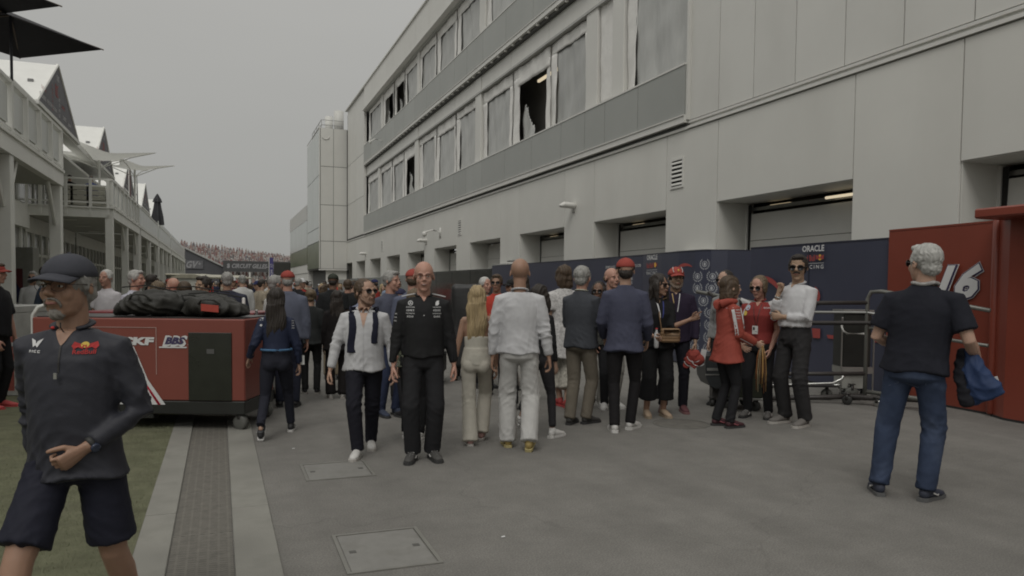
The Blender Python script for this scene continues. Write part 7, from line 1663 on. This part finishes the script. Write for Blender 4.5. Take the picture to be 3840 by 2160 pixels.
# ------------------------------------------------------------------ the crowd: copies of a few builds, coloured one by one
prot = []
specs = [dict(hd=180, hair='short', hairm_='dark'), dict(hd=180, hair='long', fem=True, hairm_='brown'), dict(hd=175, hair='capshort', cap=redcap), dict(hd=0, hair='short', hairm_='brown'), dict(hd=0, fem=True, hair='midlong', hairm_='blond'), dict(hd=10, hair='capshort', cap=C_('capwhite', (.5, .5, .5))), dict(hd=170, hair='crop', hairm_='grey', fat=1.15), dict(hd=90, hair='short', hairm_='dark', topk='polo', sleeve=.7), dict(hd=-90, hair='capshort', cap=C_('capnavy', (.03, .035, .09)))]
lanes = []
def where(px, d): return ca(CX(px, d), d)
rc = random.Random(21)
pal = [('black', (.018, .018, .02)), ('white', (.48, .48, .47)), ('red', (.36, .05, .04)), ('navy', (.025, .03, .06)), ('grey', (.16, .16, .16)), ('pale blue', (.2, .25, .33)), ('beige', (.3, .26, .2)), ('dark green', (.05, .07, .05)), ('maroon', (.12, .03, .035))]
pm = [C_('pal_' + n.replace(' ', '_'), c) for n, c in pal]; lm = [C_('leg_dark', (.02, .02, .024)), C_('leg_navy', (.03, .035, .06)), C_('leg_beige', (.26, .23, .18)), C_('leg_grey', (.12, .12, .12))]
kinds = ['short dark hair', 'long brown hair', 'a red cap', 'short brown hair', 'blond hair', 'a white cap', 'cropped grey hair', 'a polo shirt', 'a navy cap']
spots = []
def near_ok(x, y, r): return all((x - a) ** 2 + (y - b) ** 2 > r * r for a, b in spots)
tries = 0
while len(spots) < 175 and tries < 12000:
    tries += 1
    d = 17 + 50 * rc.random() ** 1.05; px = rc.uniform(560, 1500) if d > 17 else rc.uniform(900, 1420); x, y = where(px, d)
    if x < -3.2 or x > 8.9 or not near_ok(x, y, .58): continue
    if abs(px - 712) < 60 and d < 29 and d > 22 or abs(px - 797) < 60 and 21 < d < 27: continue
    spots.append((x, y))
spots.sort(key=lambda p: p[1])
used = {}; seen_labels = set()
for i, (x, y) in enumerate(spots):
    k = rc.randrange(9); ci = rc.choice((0, 0, 0, 1, 1, 2, 2, 3, 3, 4, 5, 6, 7, 8)); h = (1.76 if k not in (1, 4) else 1.65) + rc.uniform(-.09, .04)
    far = y > 26
    hd = specs[k]['hd'] + rc.uniform(-35, 35)
    if k not in used:
        s_ = dict(specs[k]); s_['hd'] = hd; pp = person('x', at=(x, y), h=h, lod=3, seed=k + 2, topm=pm[ci], legm=lm[0], **s_); r0 = pp['root']; used[k] = r0; r = r0
    else:
        r = copy_tree(used[k]); r.location = (x, y, 0); r.scale = (h / 1.75,) * 3; r.rotation_euler = (0, 0, math.atan2(-x, y) + R(hd))
    zone = 'behind the red cart' if x < -.6 else 'by the garage screens' if x > 6 else 'near the golf carts' if x < 1 and y > 20 else 'by the stair tower' if y > 30 else 'in mid lane'
    for t_ in range(60):
        li = rc.randrange(4)
        lab = '%s person with %s in %s%s, %s' % ('distant' if far else 'nearer', kinds[k], pal[ci][0], ('', ', navy trousers', ', beige trousers', ', grey trousers')[li], zone)
        if lab not in seen_labels: break
        ci = rc.choice((0, 0, 1, 1, 2, 3, 3, 4, 5, 6, 7, 8))
    seen_labels.add(lab)
    for ch in r.children:
        nm = ch.name.split('.')[0]
        if nm in ('shirt', 'polo_shirt', 'trousers'):
            ch.material_slots[0].link = 'OBJECT'; ch.material_slots[0].material = pm[ci] if nm != 'trousers' else lm[li]
    tag(r, lab, 'person', 'people crowding the lane')
bpy.data.scenes.remove(TMPS)
for o in list(bpy.data.objects):
    if o.name.startswith('tmp') or (not o.users_scene): bpy.data.objects.remove(o)
